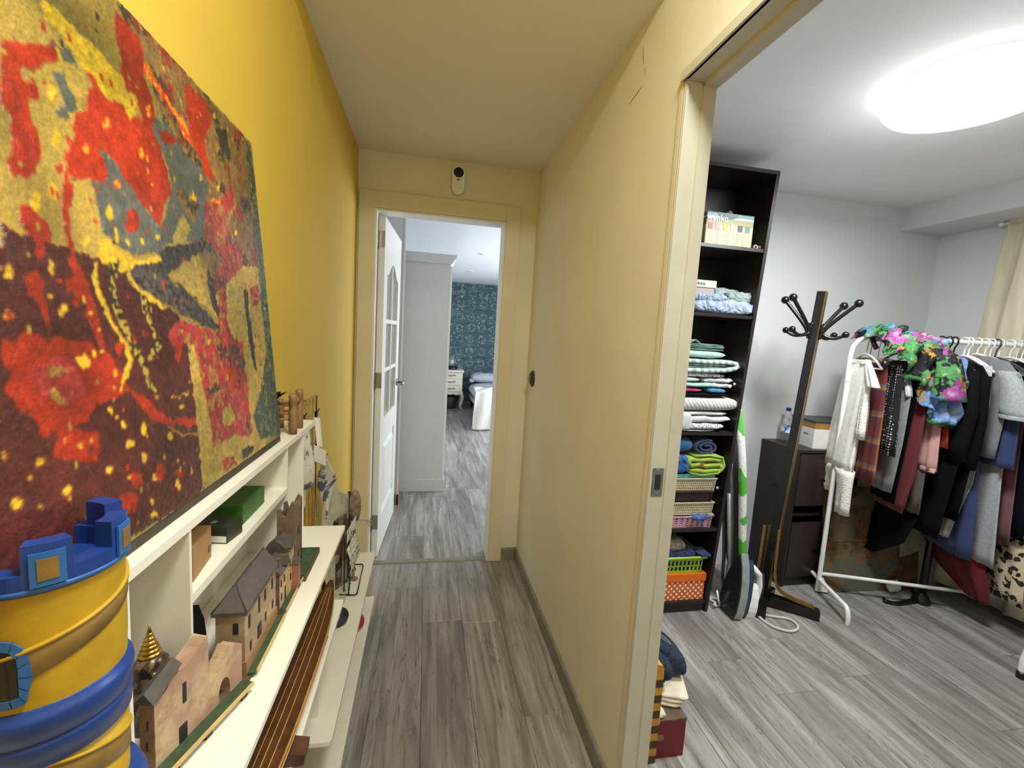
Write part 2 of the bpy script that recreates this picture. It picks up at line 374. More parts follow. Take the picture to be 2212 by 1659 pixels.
# ---- dressing room shell
struct('wall_room_far', B(XRM, RX+.06, RY, RY+.06, -.05, CR), white_paint)
struct('wall_room_right', B(RX, RX+.06, -.8, RY, -.05, CR), white_paint)
struct('wall_room_back', B(XRM, RX+.06, -.86, -.8, -.05, CR), white_paint)
struct('ceiling', B(XRM-.0375, RX+.06, -.86, RY+.06, CR, CR+.05), ceil_white)
bm_ = MB(); bm_.box(2.945, RX, -.8, RY, 2.197, CR); struct('trim_1', bm_, white_paint)
# ---- bedroom shell
struct('wall_bedroom_left', B(-.56, -.5, D+.07, BY, -.05, CH), white_paint)
struct('wall_bedroom_right', MB().box(BX, BX+.06, D+.07, 3.5, -.05, CH).box(BX, BX+.06, 6.9, BY, -.05, CH).box(BX, BX+.06, 3.5, 6.9, -.05, .5).box(BX, BX+.06, 3.5, 6.9, 2.2, CH), white_paint)
w = MB(); w.box(-.56, -.297, D+.07, D+.12, -.05, CH).box(.42, BX+.06, D+.07, D+.12, -.05, CH).box(-.297, .42, D+.07, D+.12, 2.03, CH); struct('wall_bedroom_near', w, white_paint)
struct('ceiling', B(-.56, BX+.06, D+.07, BY+.06, CH, CH+.05), mat('bedroom_ceiling_paint', (224, 228, 232), .8, var=.01))
st = MB(); st.box(-.5, -.186, 3.50, 3.60, 0, CH); struct('wall_bedroom_stub', st, white_paint)
struct('trim_2', B(-.190, -.178, 3.49, 3.505, .085, CH), white_trim)
struct('baseboard_stub', MB().box(-.5, -.176, 3.488, 3.50, 0, .085).box(-.186, -.174, 3.488, 3.6, 0, .085), grey_oak_trim)
def wallpaper():
    x = N('teal_floral_wallpaper'); v = x.coord(scale=(1, 1, 1))
    base = x.ramp(x.noise(x.coord(scale=(3, 1, 14)), 1.6, 4), [(.3, lin((44, 66, 74))), (.6, lin((66, 94, 102))), (.75, lin((88, 116, 122)))])
    d = x.n('ShaderNodeTexNoise'); d.inputs['Scale'].default_value = 16; x.l(v, d.inputs['Vector'])
    vm = x.n('ShaderNodeVectorMath', operation='MULTIPLY_ADD'); x.l(d.outputs['Color'], vm.inputs[0]); vm.inputs[1].default_value = (.10, 0, .10); x.l(v, vm.inputs[2])
    def cells(scale, rnd, stops):
        vo = x.n('ShaderNodeTexVoronoi', feature='F1'); vo.inputs['Scale'].default_value = scale; vo.inputs['Randomness'].default_value = rnd; x.l(vm.outputs[0], vo.inputs['Vector']); return x.ramp(vo.outputs['Distance'], stops)
    hi = x.ramp(x.noise(v, 46, 3), [(.48, (0, 0, 0)), (.55, (1, 1, 1))])
    ring = x.math('MULTIPLY', cells(4.6, .1, [(.22, (0, 0, 0)), (.25, (.8, .8, .8)), (.33, (.5, .5, .5)), (.37, (0, 0, 0))]), hi)
    dots = cells(9.2, .5, [(.10, (1, 1, 1)), (.15, (0, 0, 0))]); spr = x.math('MULTIPLY', cells(14, .9, [(.24, (.8, .8, .8)), (.30, (0, 0, 0))]), x.ramp(x.noise(v, 30, 2), [(.5, (0, 0, 0)), (.55, (1, 1, 1))]))
    f = x.math('MAXIMUM', x.math('MAXIMUM', ring, dots), spr)
    x.color(x.mix(x.math('MULTIPLY', f, .6), base, lin((196, 196, 178)))); return x.set(.7)
wp = B(-.56, BX+.06, BY, BY+.06, -.05, CH); struct('wall_bedroom_far', wp, wallpaper())
struct('baseboard_far', B(-.5, BX, BY-.012, BY, 0, .08), grey_oak_trim)
wn = bpy.data.objects.new('window_1', None); COL.objects.link(wn); wn['kind'] = 'structure'; WL['window_1'] = Vector((0,0,0))
for a, b, c, d in ((3.5, 3.56, .5, 2.2), (6.84, 6.9, .5, 2.2), (3.56, 6.84, .5, .56), (3.56, 6.84, 2.14, 2.2), (5.17, 5.23, .56, 2.14)):
    B(BX, BX+.05, a, b, c, d).build('window_frame', white_trim, wn)
# ================================================================ hall, left side
# ---- white display shelf
DZ = .857    # top of the deep deck
unit = thing('display_shelf', 'white display shelf unit with narrow compartments and deep boards along the yellow wall', 'shelf unit', (-.29, .8, 0))
XB, XT, XD = XL+.003, -.299, -.196
B(XB, XT, .500, 1.312, 1.106, 1.121, b=.0012).build('top_board', shelf_white, unit)
for y in (.505, .633, 1.060, 1.196): B(XB, XT-.002, y, y+.006, DZ, 1.106).build('upright', shelf_white, unit)
B(XB, XT-.002, .639, 1.060, 1.000, 1.013).build('mid_shelf', shelf_white, unit)
B(XL+.0005, XB, .30, 1.202, .01, 1.106).build('back_panel', shelf_white, unit)
B(XB, XD, .30, 1.202, DZ-.012, DZ, b=.001).build('deck_board', shelf_white, unit)
B(XB, XD, .30, 1.202, .633, .645, b=.001).build('lower_board', shelf_white, unit)
B(XB, -.330, 1.196, 1.202, .01, .845).build('end_panel', shelf_white, unit)
m = MB().prism([(XB, 1.080), (-.215, 1.072), (-.203, 1.074), (-.1985, 1.082), (-.1985, 2.06), (XB, 2.06)], .330, .342, 'z'); m.build('long_board', shelf_white, unit)
B(XB, -.1985, .5, 2.06, .108, .12, b=.001).build('bottom_board', shelf_white, unit)
for y in (.30, 2.03): B(XB, -.22, y, y+.012, 0, .108 if y > 1 else .845).build('foot_panel', shelf_white, unit)
B(XB, -.27, 1.5, 1.512, .12, .33).build('divider', shelf_white, unit); B(XB, -.27, 2.045, 2.057, .12, .33).build('divider', shelf_white, unit)
B(XB, -.25, 1.15, 1.162, .342, .633).build('divider', shelf_white, unit)
# ---- painting: canvas panel and a relief of paint
PD = [(2,180,-30,400,-30,400,120,400,355,300,360,180,380),(1,180,440,270,460,330,520,375,550,375,600,300,590,180,560),(1,220,80,300,50,370,100,390,200,330,260,250,220),(3,250,310,270,330,260,345,240,330),(3,310,140,330,150,320,170),(3,260,20,280,30,270,50),(4,280,400,330,410,350,470,310,460),(8,659,628,1053,620,1029,326,799,305,740,482,692,584,639,604),(2,449,320,481,317,552,312,571,305,594,305,606,278,439,265),(2,424,316,445,301,494,305,601,290,696,259,738,209,738,114,734,8,687,-5,525,7,392,14,371,27),(3,531,544,551,548,577,541,614,541,642,533,642,512,628,498,605,495,586,505,567,514,547,524,525,536),(1,479,482,500,486,538,512,560,516,542,499,528,488,508,473,494,467,494,454,482,445,470,430),(1,578,512,591,506,610,494,632,500,640,496,666,498,697,509,701,489,708,470,722,439,721,427,696,400,687,375,671,374,663,387,643,390,624,405,600,416,586,402,556,391,538,384,533,371,527,347,522,325,525,296,529,279,517,278,516,304,516,322,514,343,518,369,528,385,532,406,548,431,552,455,569,467,576,481,587,496),(0,548,499,572,509,584,495,566,466,556,471,550,486),(4,561,392,589,403,589,416,581,429,603,432,625,409,662,383,687,373,706,405,725,435,713,472,694,495,703,516,731,520,764,507,770,493,816,494,841,478,820,440,815,396,782,371,713,363,667,336,616,326,588,332,571,342,565,366,566,382),(8,734,435,758,440,796,431,772,394,742,412),(0,743,405,762,385,740,363,705,356,720,376),(1,642,607,663,607,689,603,692,584,690,558,701,541,703,516,691,496,673,499,667,516,645,522,642,535,644,557,640,570,641,590),(1,490,451,509,460,507,448,498,438,497,424,503,416,504,399,497,384,483,372,467,368,462,375,471,388,476,398,471,403,474,413,468,424,471,436),(1,470,340,481,345,493,338,499,332,497,317,488,312,487,303,473,299,479,314,470,321,467,330),(1,796,606,833,612,867,610,880,588,862,564,839,545,845,520,860,481,831,486,824,505,805,516,794,531,794,563,791,584),(1,706,498,721,508,746,510,754,503,720,488),(9,695,584,718,569,756,553,786,543,800,514,776,519,758,540,715,556,688,568),(4,533,508,556,516,568,508,548,501,538,503),(4,533,483,546,489,550,478,558,470,555,458,540,449,540,461,536,471),(4,525,446,541,451,546,444,532,439),(3,552,312,570,336,593,330,615,319,678,333,682,316,613,311,593,303,571,304),(5,820,440,888,467,931,497,974,456,962,440,919,452,887,438,906,400,952,371,954,316,883,309,861,357,816,377,802,388),(8,820,295,805,354,844,369,859,298),(6,890,582,934,596,947,548,907,543),(6,671,339,711,355,782,372,789,359,728,332,684,310,679,320),(0,689,309,798,337,794,294,818,254,777,275,706,303),(1,432,228,454,234,466,232,477,227,495,228,514,228,533,219,542,205,549,183,571,167,545,162,522,162,508,144,474,144,452,142,449,158,432,173,427,187,434,202,428,209),(5,450,200,487,212,508,195,508,172,479,169,455,179),(1,513,309,529,300,534,287,541,270,544,244,547,217,562,199,575,169,598,159,624,135,655,119,714,110,739,117,748,104,722,94,680,103,640,114,606,129,588,149,572,171,549,183,541,200,537,223,528,243,527,265,507,276,504,285,519,289),(1,462,282,474,287,482,281,477,267,482,258,479,239,479,227,476,237,472,256,461,267),(1,467,145,492,142,521,133,512,98,490,109,475,115,459,122,470,135),(5,847,344,912,353,925,268,906,195,913,121,912,45,851,23,823,10,771,9,737,60,741,99,742,129,732,186,712,219,676,212,666,228,695,251,812,232),(0,712,219,733,215,745,144,755,80,743,5,706,3,712,76,714,133),(0,948,358,1055,372,1063,273,1063,144,1064,11,941,3,908,65,909,140,919,213,878,221,863,316),(5,967,319,1022,332,1024,300,976,282),(0,861,309,890,302,900,274,912,221,870,221,852,245),(0,795,104,826,112,843,85,824,72,789,83),(0,730,56,835,55,956,19,974,2,822,3,750,6,711,1),(6,851,20,905,20,911,7,855,4),(5,775,27,818,22,830,4,784,5),(7,1062,398,1075,274,1076,99,1080,-2,1011,10,945,18,919,71,972,113,1027,190,1027,312),(7,1028,610,1057,618,1061,495,1070,326,1028,322,1036,488,1021,568),(6,938,316,960,311,953,269,961,224,962,154,946,171,938,231,939,287),(3,547,308,555,309,550,289,557,262,568,242,583,224,590,206,582,188,566,172,560,169,568,185,580,202,576,220,559,244,549,266,541,286),(10,572,308,589,312,581,290,576,266,590,240,602,215,613,195,619,170,635,148,630,144,611,167,604,191,594,208,579,235,567,261,568,286),(10,600,305,618,287,630,276,630,257,641,233,650,218,639,206,621,195,616,200,638,221,630,238,620,261,617,282,593,302),(3,604,306,618,287,655,275,674,264,652,265,624,280,596,300),(6,605,310,683,326,684,308,696,302,730,294,775,268,816,245,823,234,775,240,712,260,655,278,625,287,612,295),(6,801,337,817,308,824,280,825,255,803,276,795,309),(1,821,167,858,174,871,148,870,127,839,134),(3,644,111,673,95,714,85,711,83,668,93,639,109),(3,657,146,702,151,704,148,656,144),(3,453,284,450,279,446,277,443,278,442,282,444,286,448,289,452,287),(3,497,293,495,289,491,287,488,288,487,292,489,296,493,299,496,297),(3,505,256,503,252,498,250,494,252,493,255,496,259,500,261,504,260),(3,440,250,439,246,437,245,435,246,435,250,436,253,438,254,440,253),(3,525,205,521,200,513,199,507,201,505,206,509,210,516,212,523,210),(3,546,148,544,146,540,145,536,147,535,150,537,152,541,153,545,151),(3,563,128,561,125,557,124,554,127,554,130,556,133,559,134,562,132),(3,573,105,570,103,564,103,559,106,557,109,560,112,566,112,572,109),(3,592,84,589,79,584,78,580,82,579,87,582,92,587,93,591,89),(3,452,120,450,118,446,118,442,121,441,124,443,126,447,126,451,123),(3,533,89,530,86,526,85,522,88,522,92,524,95,528,96,532,93),(3,608,52,606,50,601,51,597,53,595,57,598,59,603,58,607,56),(3,476,84,473,81,469,82,466,84,465,88,467,90,471,90,475,87),(3,426,93,424,90,419,91,415,94,413,98,416,100,420,100,425,96),(3,596,29,594,27,590,28,586,30,585,33,587,35,591,35,595,32),(3,598,9,595,7,589,8,585,11,583,16,586,18,592,18,596,14),(3,650,96,647,94,642,93,638,96,637,99,639,102,644,102,649,100),(3,418,136,417,134,415,134,413,135,413,137,414,139,416,140,418,139),(3,687,132,684,129,679,129,674,131,673,134,676,137,681,137,685,135),(3,721,13,718,9,713,9,709,12,708,17,711,21,716,21,720,18),(3,767,4,764,1,759,2,754,5,752,9,755,11,761,10,766,7),(3,975,6,970,0,962,-1,955,4,954,11,959,17,967,18,974,14),(3,480,131,479,129,477,128,476,129,476,132,477,134,479,135,480,134),(3,497,121,496,119,492,119,490,121,489,123,490,124,493,124,496,123),(3,512,127,511,125,509,125,507,126,506,128,508,130,510,130,512,129),(3,597,118,595,114,591,113,589,116,588,120,591,124,594,126,597,123),(3,653,28,650,23,645,22,641,26,640,32,643,37,648,38,652,34),(3,685,39,683,36,680,35,678,38,678,42,680,45,683,46,685,43),(3,440,84,439,82,437,82,435,84,435,86,436,87,438,87,439,86),(1,577,62,572,56,564,55,558,61,557,68,561,74,569,75,575,70),(1,623,56,618,50,611,49,605,54,604,63,608,69,615,70,622,65),(1,662,41,658,38,651,39,644,43,642,48,646,50,653,49,660,46),(1,576,216,573,211,567,209,562,212,561,216,564,221,570,222,575,220),(1,461,141,459,139,454,139,449,141,448,144,450,147,455,147,460,145),(1,565,40,558,34,547,36,537,43,534,52,540,58,551,57,562,50),(1,696,205,691,194,683,190,677,195,677,206,682,217,690,222,696,217),(1,522,264,519,260,515,258,512,260,511,264,513,268,518,270,521,268),(9,607,468,603,461,597,457,592,457,591,461,594,468,600,473,606,473),(9,567,425,565,419,561,416,558,416,557,421,560,427,564,430,567,430),(9,695,520,692,513,686,508,682,508,681,514,684,521,690,526,695,525),(9,666,457,663,451,659,447,655,448,655,453,658,459,662,463,666,462),(9,612,404,609,397,603,393,599,394,598,400,602,406,607,410,611,409),(9,876,458,870,452,857,447,846,446,842,449,848,454,860,459,872,461),(3,666,514,660,500,648,491,640,491,638,501,644,514,655,524,665,524),(3,528,420,525,415,520,411,517,411,516,415,518,421,523,425,527,424),(3,515,367,512,360,507,356,503,357,502,363,505,370,510,374,514,373),(3,494,353,491,347,485,343,481,344,480,349,483,356,489,360,493,359),(3,533,463,529,456,524,451,520,452,519,457,523,464,528,468,532,468),(3,592,367,589,360,583,356,579,357,578,364,581,371,587,375,592,374),(3,594,341,592,337,588,335,586,336,585,339,587,343,590,345,593,344),(3,615,339,613,336,610,334,608,335,607,338,609,341,612,343,615,342),(3,642,344,640,340,637,338,635,340,635,343,636,347,639,349,642,348),(3,678,356,675,352,672,350,669,351,668,354,670,357,674,359,677,359),(3,734,451,732,447,729,444,727,445,727,448,729,453,732,455,734,454),(3,820,478,818,474,813,471,810,471,810,475,812,479,816,482,820,482),(3,790,440,787,435,783,433,780,433,779,436,781,441,786,443,789,443),(3,883,482,880,476,873,473,868,473,866,476,870,482,876,485,882,485),(3,940,416,936,412,930,409,925,409,924,413,927,418,933,421,939,420),(3,551,327,548,322,542,319,538,320,537,325,540,330,545,333,550,332),(3,898,605,895,599,891,596,887,596,887,600,889,605,894,608,897,608),(3,546,504,544,498,541,495,539,496,539,501,541,507,544,510,546,509),(1,638,368,632,357,620,350,611,352,609,362,615,373,626,380,636,378),(1,525,391,523,386,519,384,516,384,516,388,518,392,521,394,524,394)]
PC = [(170,142,68),(170,50,30),(84,40,38),(206,168,44),(88,90,84),(152,50,48),(50,45,42),(50,72,60),(122,94,58),(190,104,44),(150,130,60)]
P0 = Vector((-.318, 0, 1.135)); P1 = Vector((-.375, 0, 1.757)); E2 = (P1-P0).normalized(); EN = Vector((E2.z, 0, -E2.x))
S0, S1, TH = .22, 1.065, .625
painting = thing('painting', 'large abstract painting splashed red, maroon and ochre, leaning on the white shelf', 'painting', (-.318, .64, 1.1225))
def pt(s, t, o=0): return P0 + Vector((0, s, 0)) + E2*t + EN*o
def vnoise(n, m, cells, seed):
    r = np.random.RandomState(seed); g = r.rand(cells[0]+2, cells[1]+2)
    a = np.linspace(0, cells[0], n)[:, None]; b = np.linspace(0, cells[1], m)[None, :]
    i, j = a.astype(int), b.astype(int); fa, fb = a-i, b-j; fa = fa*fa*(3-2*fa); fb = fb*fb*(3-2*fb)
    return (g[i, j]*(1-fa)+g[i+1, j]*fa)*(1-fb)+(g[i, j+1]*(1-fa)+g[i+1, j+1]*fa)*fb
nu_, nv_ = 440, 330
ss = np.linspace(S0, S1, nu_)[None, :]+np.zeros((nv_, 1)); tt = np.linspace(0, TH, nv_)[:, None]+np.zeros((1, nu_))
fb1, fb2 = (vnoise(nv_, nu_, (60, 80), 1)-.5), (vnoise(nv_, nu_, (60, 80), 2)-.5)
fc1, fc2 = (vnoise(nv_, nu_, (160, 220), 3)-.5), (vnoise(nv_, nu_, (160, 220), 4)-.5)
sq = (ss+.005*fb1+.003*fc1)*1000; tq = (tt+.006*fb2+.004*fc2)*1000
srgb = np.zeros((nv_, nu_, 3)); srgb[:] = PC[0]; hgt = np.zeros((nv_, nu_))
mid1 = vnoise(nv_, nu_, (22, 30), 21)-.5; mid2 = vnoise(nv_, nu_, (18, 40), 22)-.5
big = vnoise(nv_, nu_, (9, 12), 5)[..., None]; srgb = srgb*(1-.35*np.clip(big-.5, 0, 1)*2)
for q in PD:
    c = q[0]; xs = np.array(q[1::2], float); ys = np.array(q[2::2], float)
    ins = np.zeros((nv_, nu_), bool)
    bbx = (sq > xs.min()) & (sq < xs.max()) & (tq > ys.min()) & (tq < ys.max())
    if not bbx.any(): continue
    X, Y = sq[bbx], tq[bbx]; r = np.zeros(len(X), bool); n = len(xs)
    for i in range(n):
        x1, y1, x2, y2 = xs[i], ys[i], xs[(i+1) % n], ys[(i+1) % n]
        cr = ((y1 > Y) != (y2 > Y)) & (X < (x2-x1)*(Y-y1)/((y2-y1) or 1e-9)+x1); r ^= cr
    ins[bbx] = r
    col = np.array(PC[c], float)
    if c == 9: mixc = np.where(fc2[..., None] > .02, np.array([206,60,34.]), np.array([220,150,44.]))
    elif c == 10: mixc = np.where(fc1[..., None] > .06, np.array([40,36,30.]), np.array([176,150,62.]))
    elif c == 6: mixc = col+70*np.clip(big-.45, 0, 1)*(fc1[..., None] > 0)
    elif c == 7: mixc = np.where((fb1+fc2)[..., None] > .12, np.array([120,112,60.]), col)
    elif c in (5, 8):
        mixc = np.where((fb2+.6*fc1)[..., None] > .2, np.array([150,112,56.]), col*(1+.3*fb1[..., None]))
        mixc = np.where((mid1-.6*fc2)[..., None] > (.26 if c == 8 else .34), np.array([58,52,46.]), mixc); mixc = np.where((mid2+.5*fc1)[..., None] > (.24 if c == 8 else .36), np.array([124,48,40.] if c == 8 else [188,70,60.]), mixc)
    else: mixc = col*(1+.22*fb1[..., None]+.14*fc2[..., None])
    if c in (1, 2): mixc = mixc*(1-.28*np.clip(big-.45, 0, 1)*2)
    srgb[ins] = (np.broadcast_to(mixc, srgb.shape))[ins]; hgt[ins] = .0004+.0002*(c % 3)
for k in range(420):   # small flung specks of paint
    i0, j0, rr_ = rng.randint(3, nv_-4), rng.randint(3, nu_-4), rng.choice([1, 1, 1, 2, 2]); cc = np.array(PC[rng.choice([0, 1, 1, 3, 3, 6, 10])], float)
    srgb[max(0, i0-rr_):i0+rr_, max(0, j0-1):j0+rng.randint(1, 3)] = cc
sm_ = srgb.copy(); sm_[1:-1, 1:-1] = (srgb[1:-1, 1:-1]*2+srgb[:-2, 1:-1]+srgb[2:, 1:-1]+srgb[1:-1, :-2]+srgb[1:-1, 2:])/6; srgb = sm_
wash = vnoise(nv_, nu_, (7, 10), 23)[..., None]; srgb = srgb*(.80+.34*wash); srgb[..., 0] += 9*(wash[..., 0]-.5)
fine = vnoise(nv_, nu_, (328, 438), 7)
srgb = np.clip(srgb*(.86+.28*fine[..., None]), 0, 255)/255
lins = np.where(srgb <= .04045, srgb/12.92, ((srgb+.055)/1.055)**2.4)
hg = hgt + .0007*vnoise(nv_, nu_, (120, 110), 8) + .0005*fine
m = MB()
bs_, bt_ = np.array(P0), np.array(E2)
XYZ = bs_[None, None]+ss[..., None]*np.array([0, 1, 0])+tt[..., None]*bt_+(hg+.0005)[..., None]*np.array(EN)
me = bpy.data.meshes.new('paint_surface'); XYZ -= np.array(WL['painting'])
fi = (np.arange(nv_-1)[:, None]*nu_+np.arange(nu_-1)[None, :]).ravel()
faces = np.stack([fi, fi+1, fi+nu_+1, fi+nu_], 1)
me.from_pydata(XYZ.reshape(-1, 3).tolist(), [], faces.tolist()); me.polygons.foreach_set('use_smooth', [True]*len(faces))
ca = me.color_attributes.new('pigment', 'FLOAT_COLOR', 'POINT')
ca.data.foreach_set('color', np.concatenate([lins.reshape(-1, 3), np.ones((nu_*nv_, 1))], 1).ravel().astype(np.float32))
x = N('oil_paint'); at_ = x.n('ShaderNodeAttribute', attribute_name='pigment'); x.color(at_.outputs['Color'])
x.bump(x.noise(x.coord(scale=(1, 1, 1)), 260, 4), .35, .002); me.materials.append(x.set(.3, 0))
ps = bpy.data.objects.new('paint_surface', me); COL.objects.link(ps); ps.parent = painting
m = MB(); m.add([pt(s, t, o) for o in (-.009, 0) for s, t in ((S0, -.0130), (S1, -.0130), (S1, TH), (S0, TH))], [(0,3,2,1),(4,5,6,7),(0,1,5,4),(1,2,6,5),(2,3,7,6),(3,0,4,7)])
m.build('canvas_edge', mat('painted_canvas_edge', (70, 62, 44), .7, var=.25, vs=40), painting)
# ---- toy castle tower, blue and yellow
tow = thing('toy_castle_tower', 'round toy castle tower painted yellow with blue battlements and tan bands', 'toy castle', (-.316, .43, DZ))
cx, cy, r0 = -.316, .43, .0525
tyel = mat('tower_yellow', (184, 148, 28), .55, var=.08, vs=40, bump=.1, bs=120)
tblue = mat('tower_blue', (26, 62, 142), .4, var=.12, vs=30); tlight = mat('tower_light_blue', (44, 98, 170), .35, var=.08); ttan = mat('tower_tan', (142, 112, 58), .5, .2, var=.12, vs=50)
def ring(name, prof, m, n=48): return MB().lathe(prof, n, (cx, cy, 0), None, True, name not in ('crown_rim', 'upper_wall')).build(name, m, tow)
ring('lower_wall', [(.046, DZ+.02), (r0-.002, .945), (r0-.002, 1.022)], tyel)
ring('upper_wall', [(r0-.001, 1.072), (r0, 1.10), (r0, 1.172)], tyel)
def spiral(name, m, top, bot, rr, bulge):
    g = MB(); n = 60
    P = []
    for i in range(n+1):
        th = -190+270*i/n; a = math.radians(th)
        for j in range(4):
            z = bot(th)+(top(th)-bot(th))*(0, .04, .96, 1)[j]; q = rr+(0, bulge, bulge, 0)[j]; P.append((cx+q*math.cos(a), cy+q*math.sin(a), z))
    g.add(P, [(4*i+j, 4*i+4+j, 4*i+5+j, 4*i+1+j) for i in range(n) for j in range(3)], True); o = g.build(name, m, tow); return o
t1_ = lambda th: 1.1445+.00024*(th-20); b1_ = lambda th: 1.129+.00034*(th-20)
t2_ = lambda th: .9946-.0003*(th-25); b2_ = lambda th: t2_(th)-.022
spiral('tan_band', ttan, t1_, b1_, r0-.0002, .0014); spiral('ledge', tyel, lambda th: t1_(th)+.003, t1_, r0-.0002, .0026)
spiral('tan_band', ttan, t2_, b2_, r0-.0022, .0014); spiral('ledge', tyel, lambda th: t2_(th)+.003, t2_, r0-.0022, .0028)
ring('middle_ring', [(r0-.002, 1.020), (r0+.0012, 1.0215), (r0+.0022, 1.040), (r0+.0022, 1.041), (r0+.0006, 1.0425), (r0+.0006, 1.044), (r0+.0026, 1.0455), (r0+.004, 1.063), (r0+.0034, 1.067), (r0+.0008, 1.0685), (r0+.0004, 1.072), (r0-.002, 1.0745)], tblue)
ring('base_ring', [(.061, DZ), (.064, DZ+.02), (.064, .935), (.0585, .948), (.052, .952), (.050, .953)], tblue)
cr_ = MB(); ro, ri = .0555, .040
cr_.lathe([(ri, 1.178), (ri, 1.1685), (r0, 1.1685), (ro, 1.171), (ro, 1.187), (ri, 1.187), (ri, 1.178)], 48, (cx, cy, 0), None, False, False)
cr_.lathe([(ri+.001, 1.1695), (.0, 1.1695)], 48, (cx, cy, 0), None, False, False)
crown = cr_.build('battlement', tblue, tow)
for k in range(6):
    a0 = math.radians(-52+60*k); hw = math.radians(15); mm = MB(); P = []; nn = 5
    for z in (1.186, 1.210):
        for rr in (ri+.002, ro):
            for i in range(nn): a = a0-hw+2*hw*i/(nn-1); P.append((cx+rr*math.cos(a), cy+rr*math.sin(a), z))
    F = []
    for i in range(nn-1):
        F += [(i, i+1, nn+i+1, nn+i), (2*nn+i, 3*nn+i, 3*nn+i+1, 2*nn+i+1), (nn+i, nn+i+1, 3*nn+i+1, 3*nn+i), (i, 2*nn+i, 2*nn+i+1, i+1)]
    F += [(0, nn, 3*nn, 2*nn), (nn-1, 3*nn-1, 4*nn-1, 2*nn-1)]
    mm.add(P, F); me_ = mm.build('merlon', tblue, crown)
    for w2, z0, z1, rr, nm, mt in ((.010, 1.1765, 1.2035, ro+.0004, 'merlon_frame', tlight), (.0058, 1.1815, 1.1985, ro+.0012, 'gold_panel', ttan)):
        g = MB(); P = []
        for z in (z0, z1):
            for i in range(4): a = a0+(-w2+2*w2*i/3)/ro; P.append((cx+rr*math.cos(a), cy+rr*math.sin(a), z))
        g.add(P, [(i, i+1, 5+i, 4+i) for i in range(3)]); o = g.build(nm, mt, crown); solid(o, .002, -1)
ring('crown_rim', [(ro-.001, 1.1705), (ro+.0008, 1.1715), (ro+.0008, 1.1745), (ro-.001, 1.1755)], tlight)
# arched window with blue stones
aw = math.radians(-82.0); tn = Vector((math.cos(aw), math.sin(aw), 0)); tu = Vector((-math.sin(aw), math.cos(aw), 0)); rw = r0+.0006
def wpnt(u, z, o=0): return Vector((cx, cy, 0)) + Vector((math.cos(aw+u/r0), math.sin(aw+u/r0), 0))*(rw+o) + Vector((0, 0, z))
wz = 1.091
g = MB(); g.add([wpnt(u, z, .0002) for z in (wz-.002, wz+.03) for u in (-.009, -.003, .003, .009)]+[wpnt(0, wz+.038, .0002)], [(0,1,5,4),(1,2,6,5),(2,3,7,6),(4,5,8),(5,6,8),(6,7,8)]); wd = g.build('arched_window', mat('window_dark', (40, 36, 28), .6), tow); solid(wd, .001)
bars = MB()
for u in (-.003, .003): bars.tube([wpnt(u, wz-.002, .001), wpnt(u, wz+.034, .001)], .0006, 6)
bars.tube([wpnt(-.009, wz+.014, .001), wpnt(.009, wz+.014, .001)], .0006, 6); bars.build('window_bars', black, wd)
outl = [(-.009, wz-.002), (-.009, wz+.006), (-.009, wz+.014), (-.009, wz+.022), (-.0085, wz+.030), (-.005, wz+.036), (0, wz+.038), (.005, wz+.036), (.0085, wz+.030), (.009, wz+.022), (.009, wz+.014), (.009, wz+.006), (.009, wz-.002), (.0035, wz-.004), (-.0035, wz-.004), (-.009, wz-.002)]
for i in range(len(outl)-1):
    (u0, z0), (u1, z1) = outl[i], outl[i+1]; cu_, cz_ = 0, wz+.017
    def ex(u, z): d = math.hypot(u-cu_, z-cz_); return (u+(u-cu_)/d*.0075, z+(z-cz_)/d*.0075)
    e0, e1 = ex(u0, z0), ex(u1, z1); k_ = .06
    u0, u1, z0, z1 = u0+(u1-u0)*k_, u1-(u1-u0)*k_, z0+(z1-z0)*k_, z1-(z1-z0)*k_; a, b = e0[0]+(e1[0]-e0[0])*k_, e1[0]-(e1[0]-e0[0])*k_; c, d = e0[1]+(e1[1]-e0[1])*k_, e1[1]-(e1[1]-e0[1])*k_
    g = MB(); g.add([wpnt(u0, z0, 0), wpnt(u1, z1, 0), wpnt(b, d, 0), wpnt(a, c, 0), wpnt(u0, z0, .002), wpnt(u1, z1, .002), wpnt(b, d, .0014), wpnt(a, c, .0014)], [(0,3,2,1),(4,5,6,7),(0,1,5,4),(1,2,6,5),(2,3,7,6),(3,0,4,7)])
    g.build('stone', tlight, tow)
# ---- miniature castle models standing on the deck
def plaster(name, a, b, c3):
    x = N(name); v = x.coord(); f = x.noise(v, 45, 5, .7); f2 = x.noise(v, 14, 2)
    c = x.ramp(f, [(.3, lin(b)), (.55, lin(a)), (.7, lin(a))]); c = x.mix(x.ramp(f2, [(.45, (0,0,0)), (.6, (.8,.8,.8))]), c, lin(c3))
    x.color(c); x.bump(f, .2, .002); return x.set(.8)
stone_pink = plaster('ruin_plaster', (190, 166, 134), (150, 118, 98), (160, 122, 108)); stone_side = plaster('ruin_side', (150, 118, 80), (120, 90, 60), (140, 104, 74))
house_wall = plaster('house_plaster', (176, 156, 126), (118, 98, 76), (146, 122, 98)); slate_roof = mat('model_slate', (84, 76, 74), .7, var=.12, vs=60, bump=.15)
tower_st = plaster('tower_plaster', (122, 100, 84), (86, 70, 60), (104, 86, 78)); win_dark = mat('model_window', (34, 32, 38), .6); town_wall = plaster('town_plaster', (204, 178, 136), (152, 124, 94), (182, 148, 114))
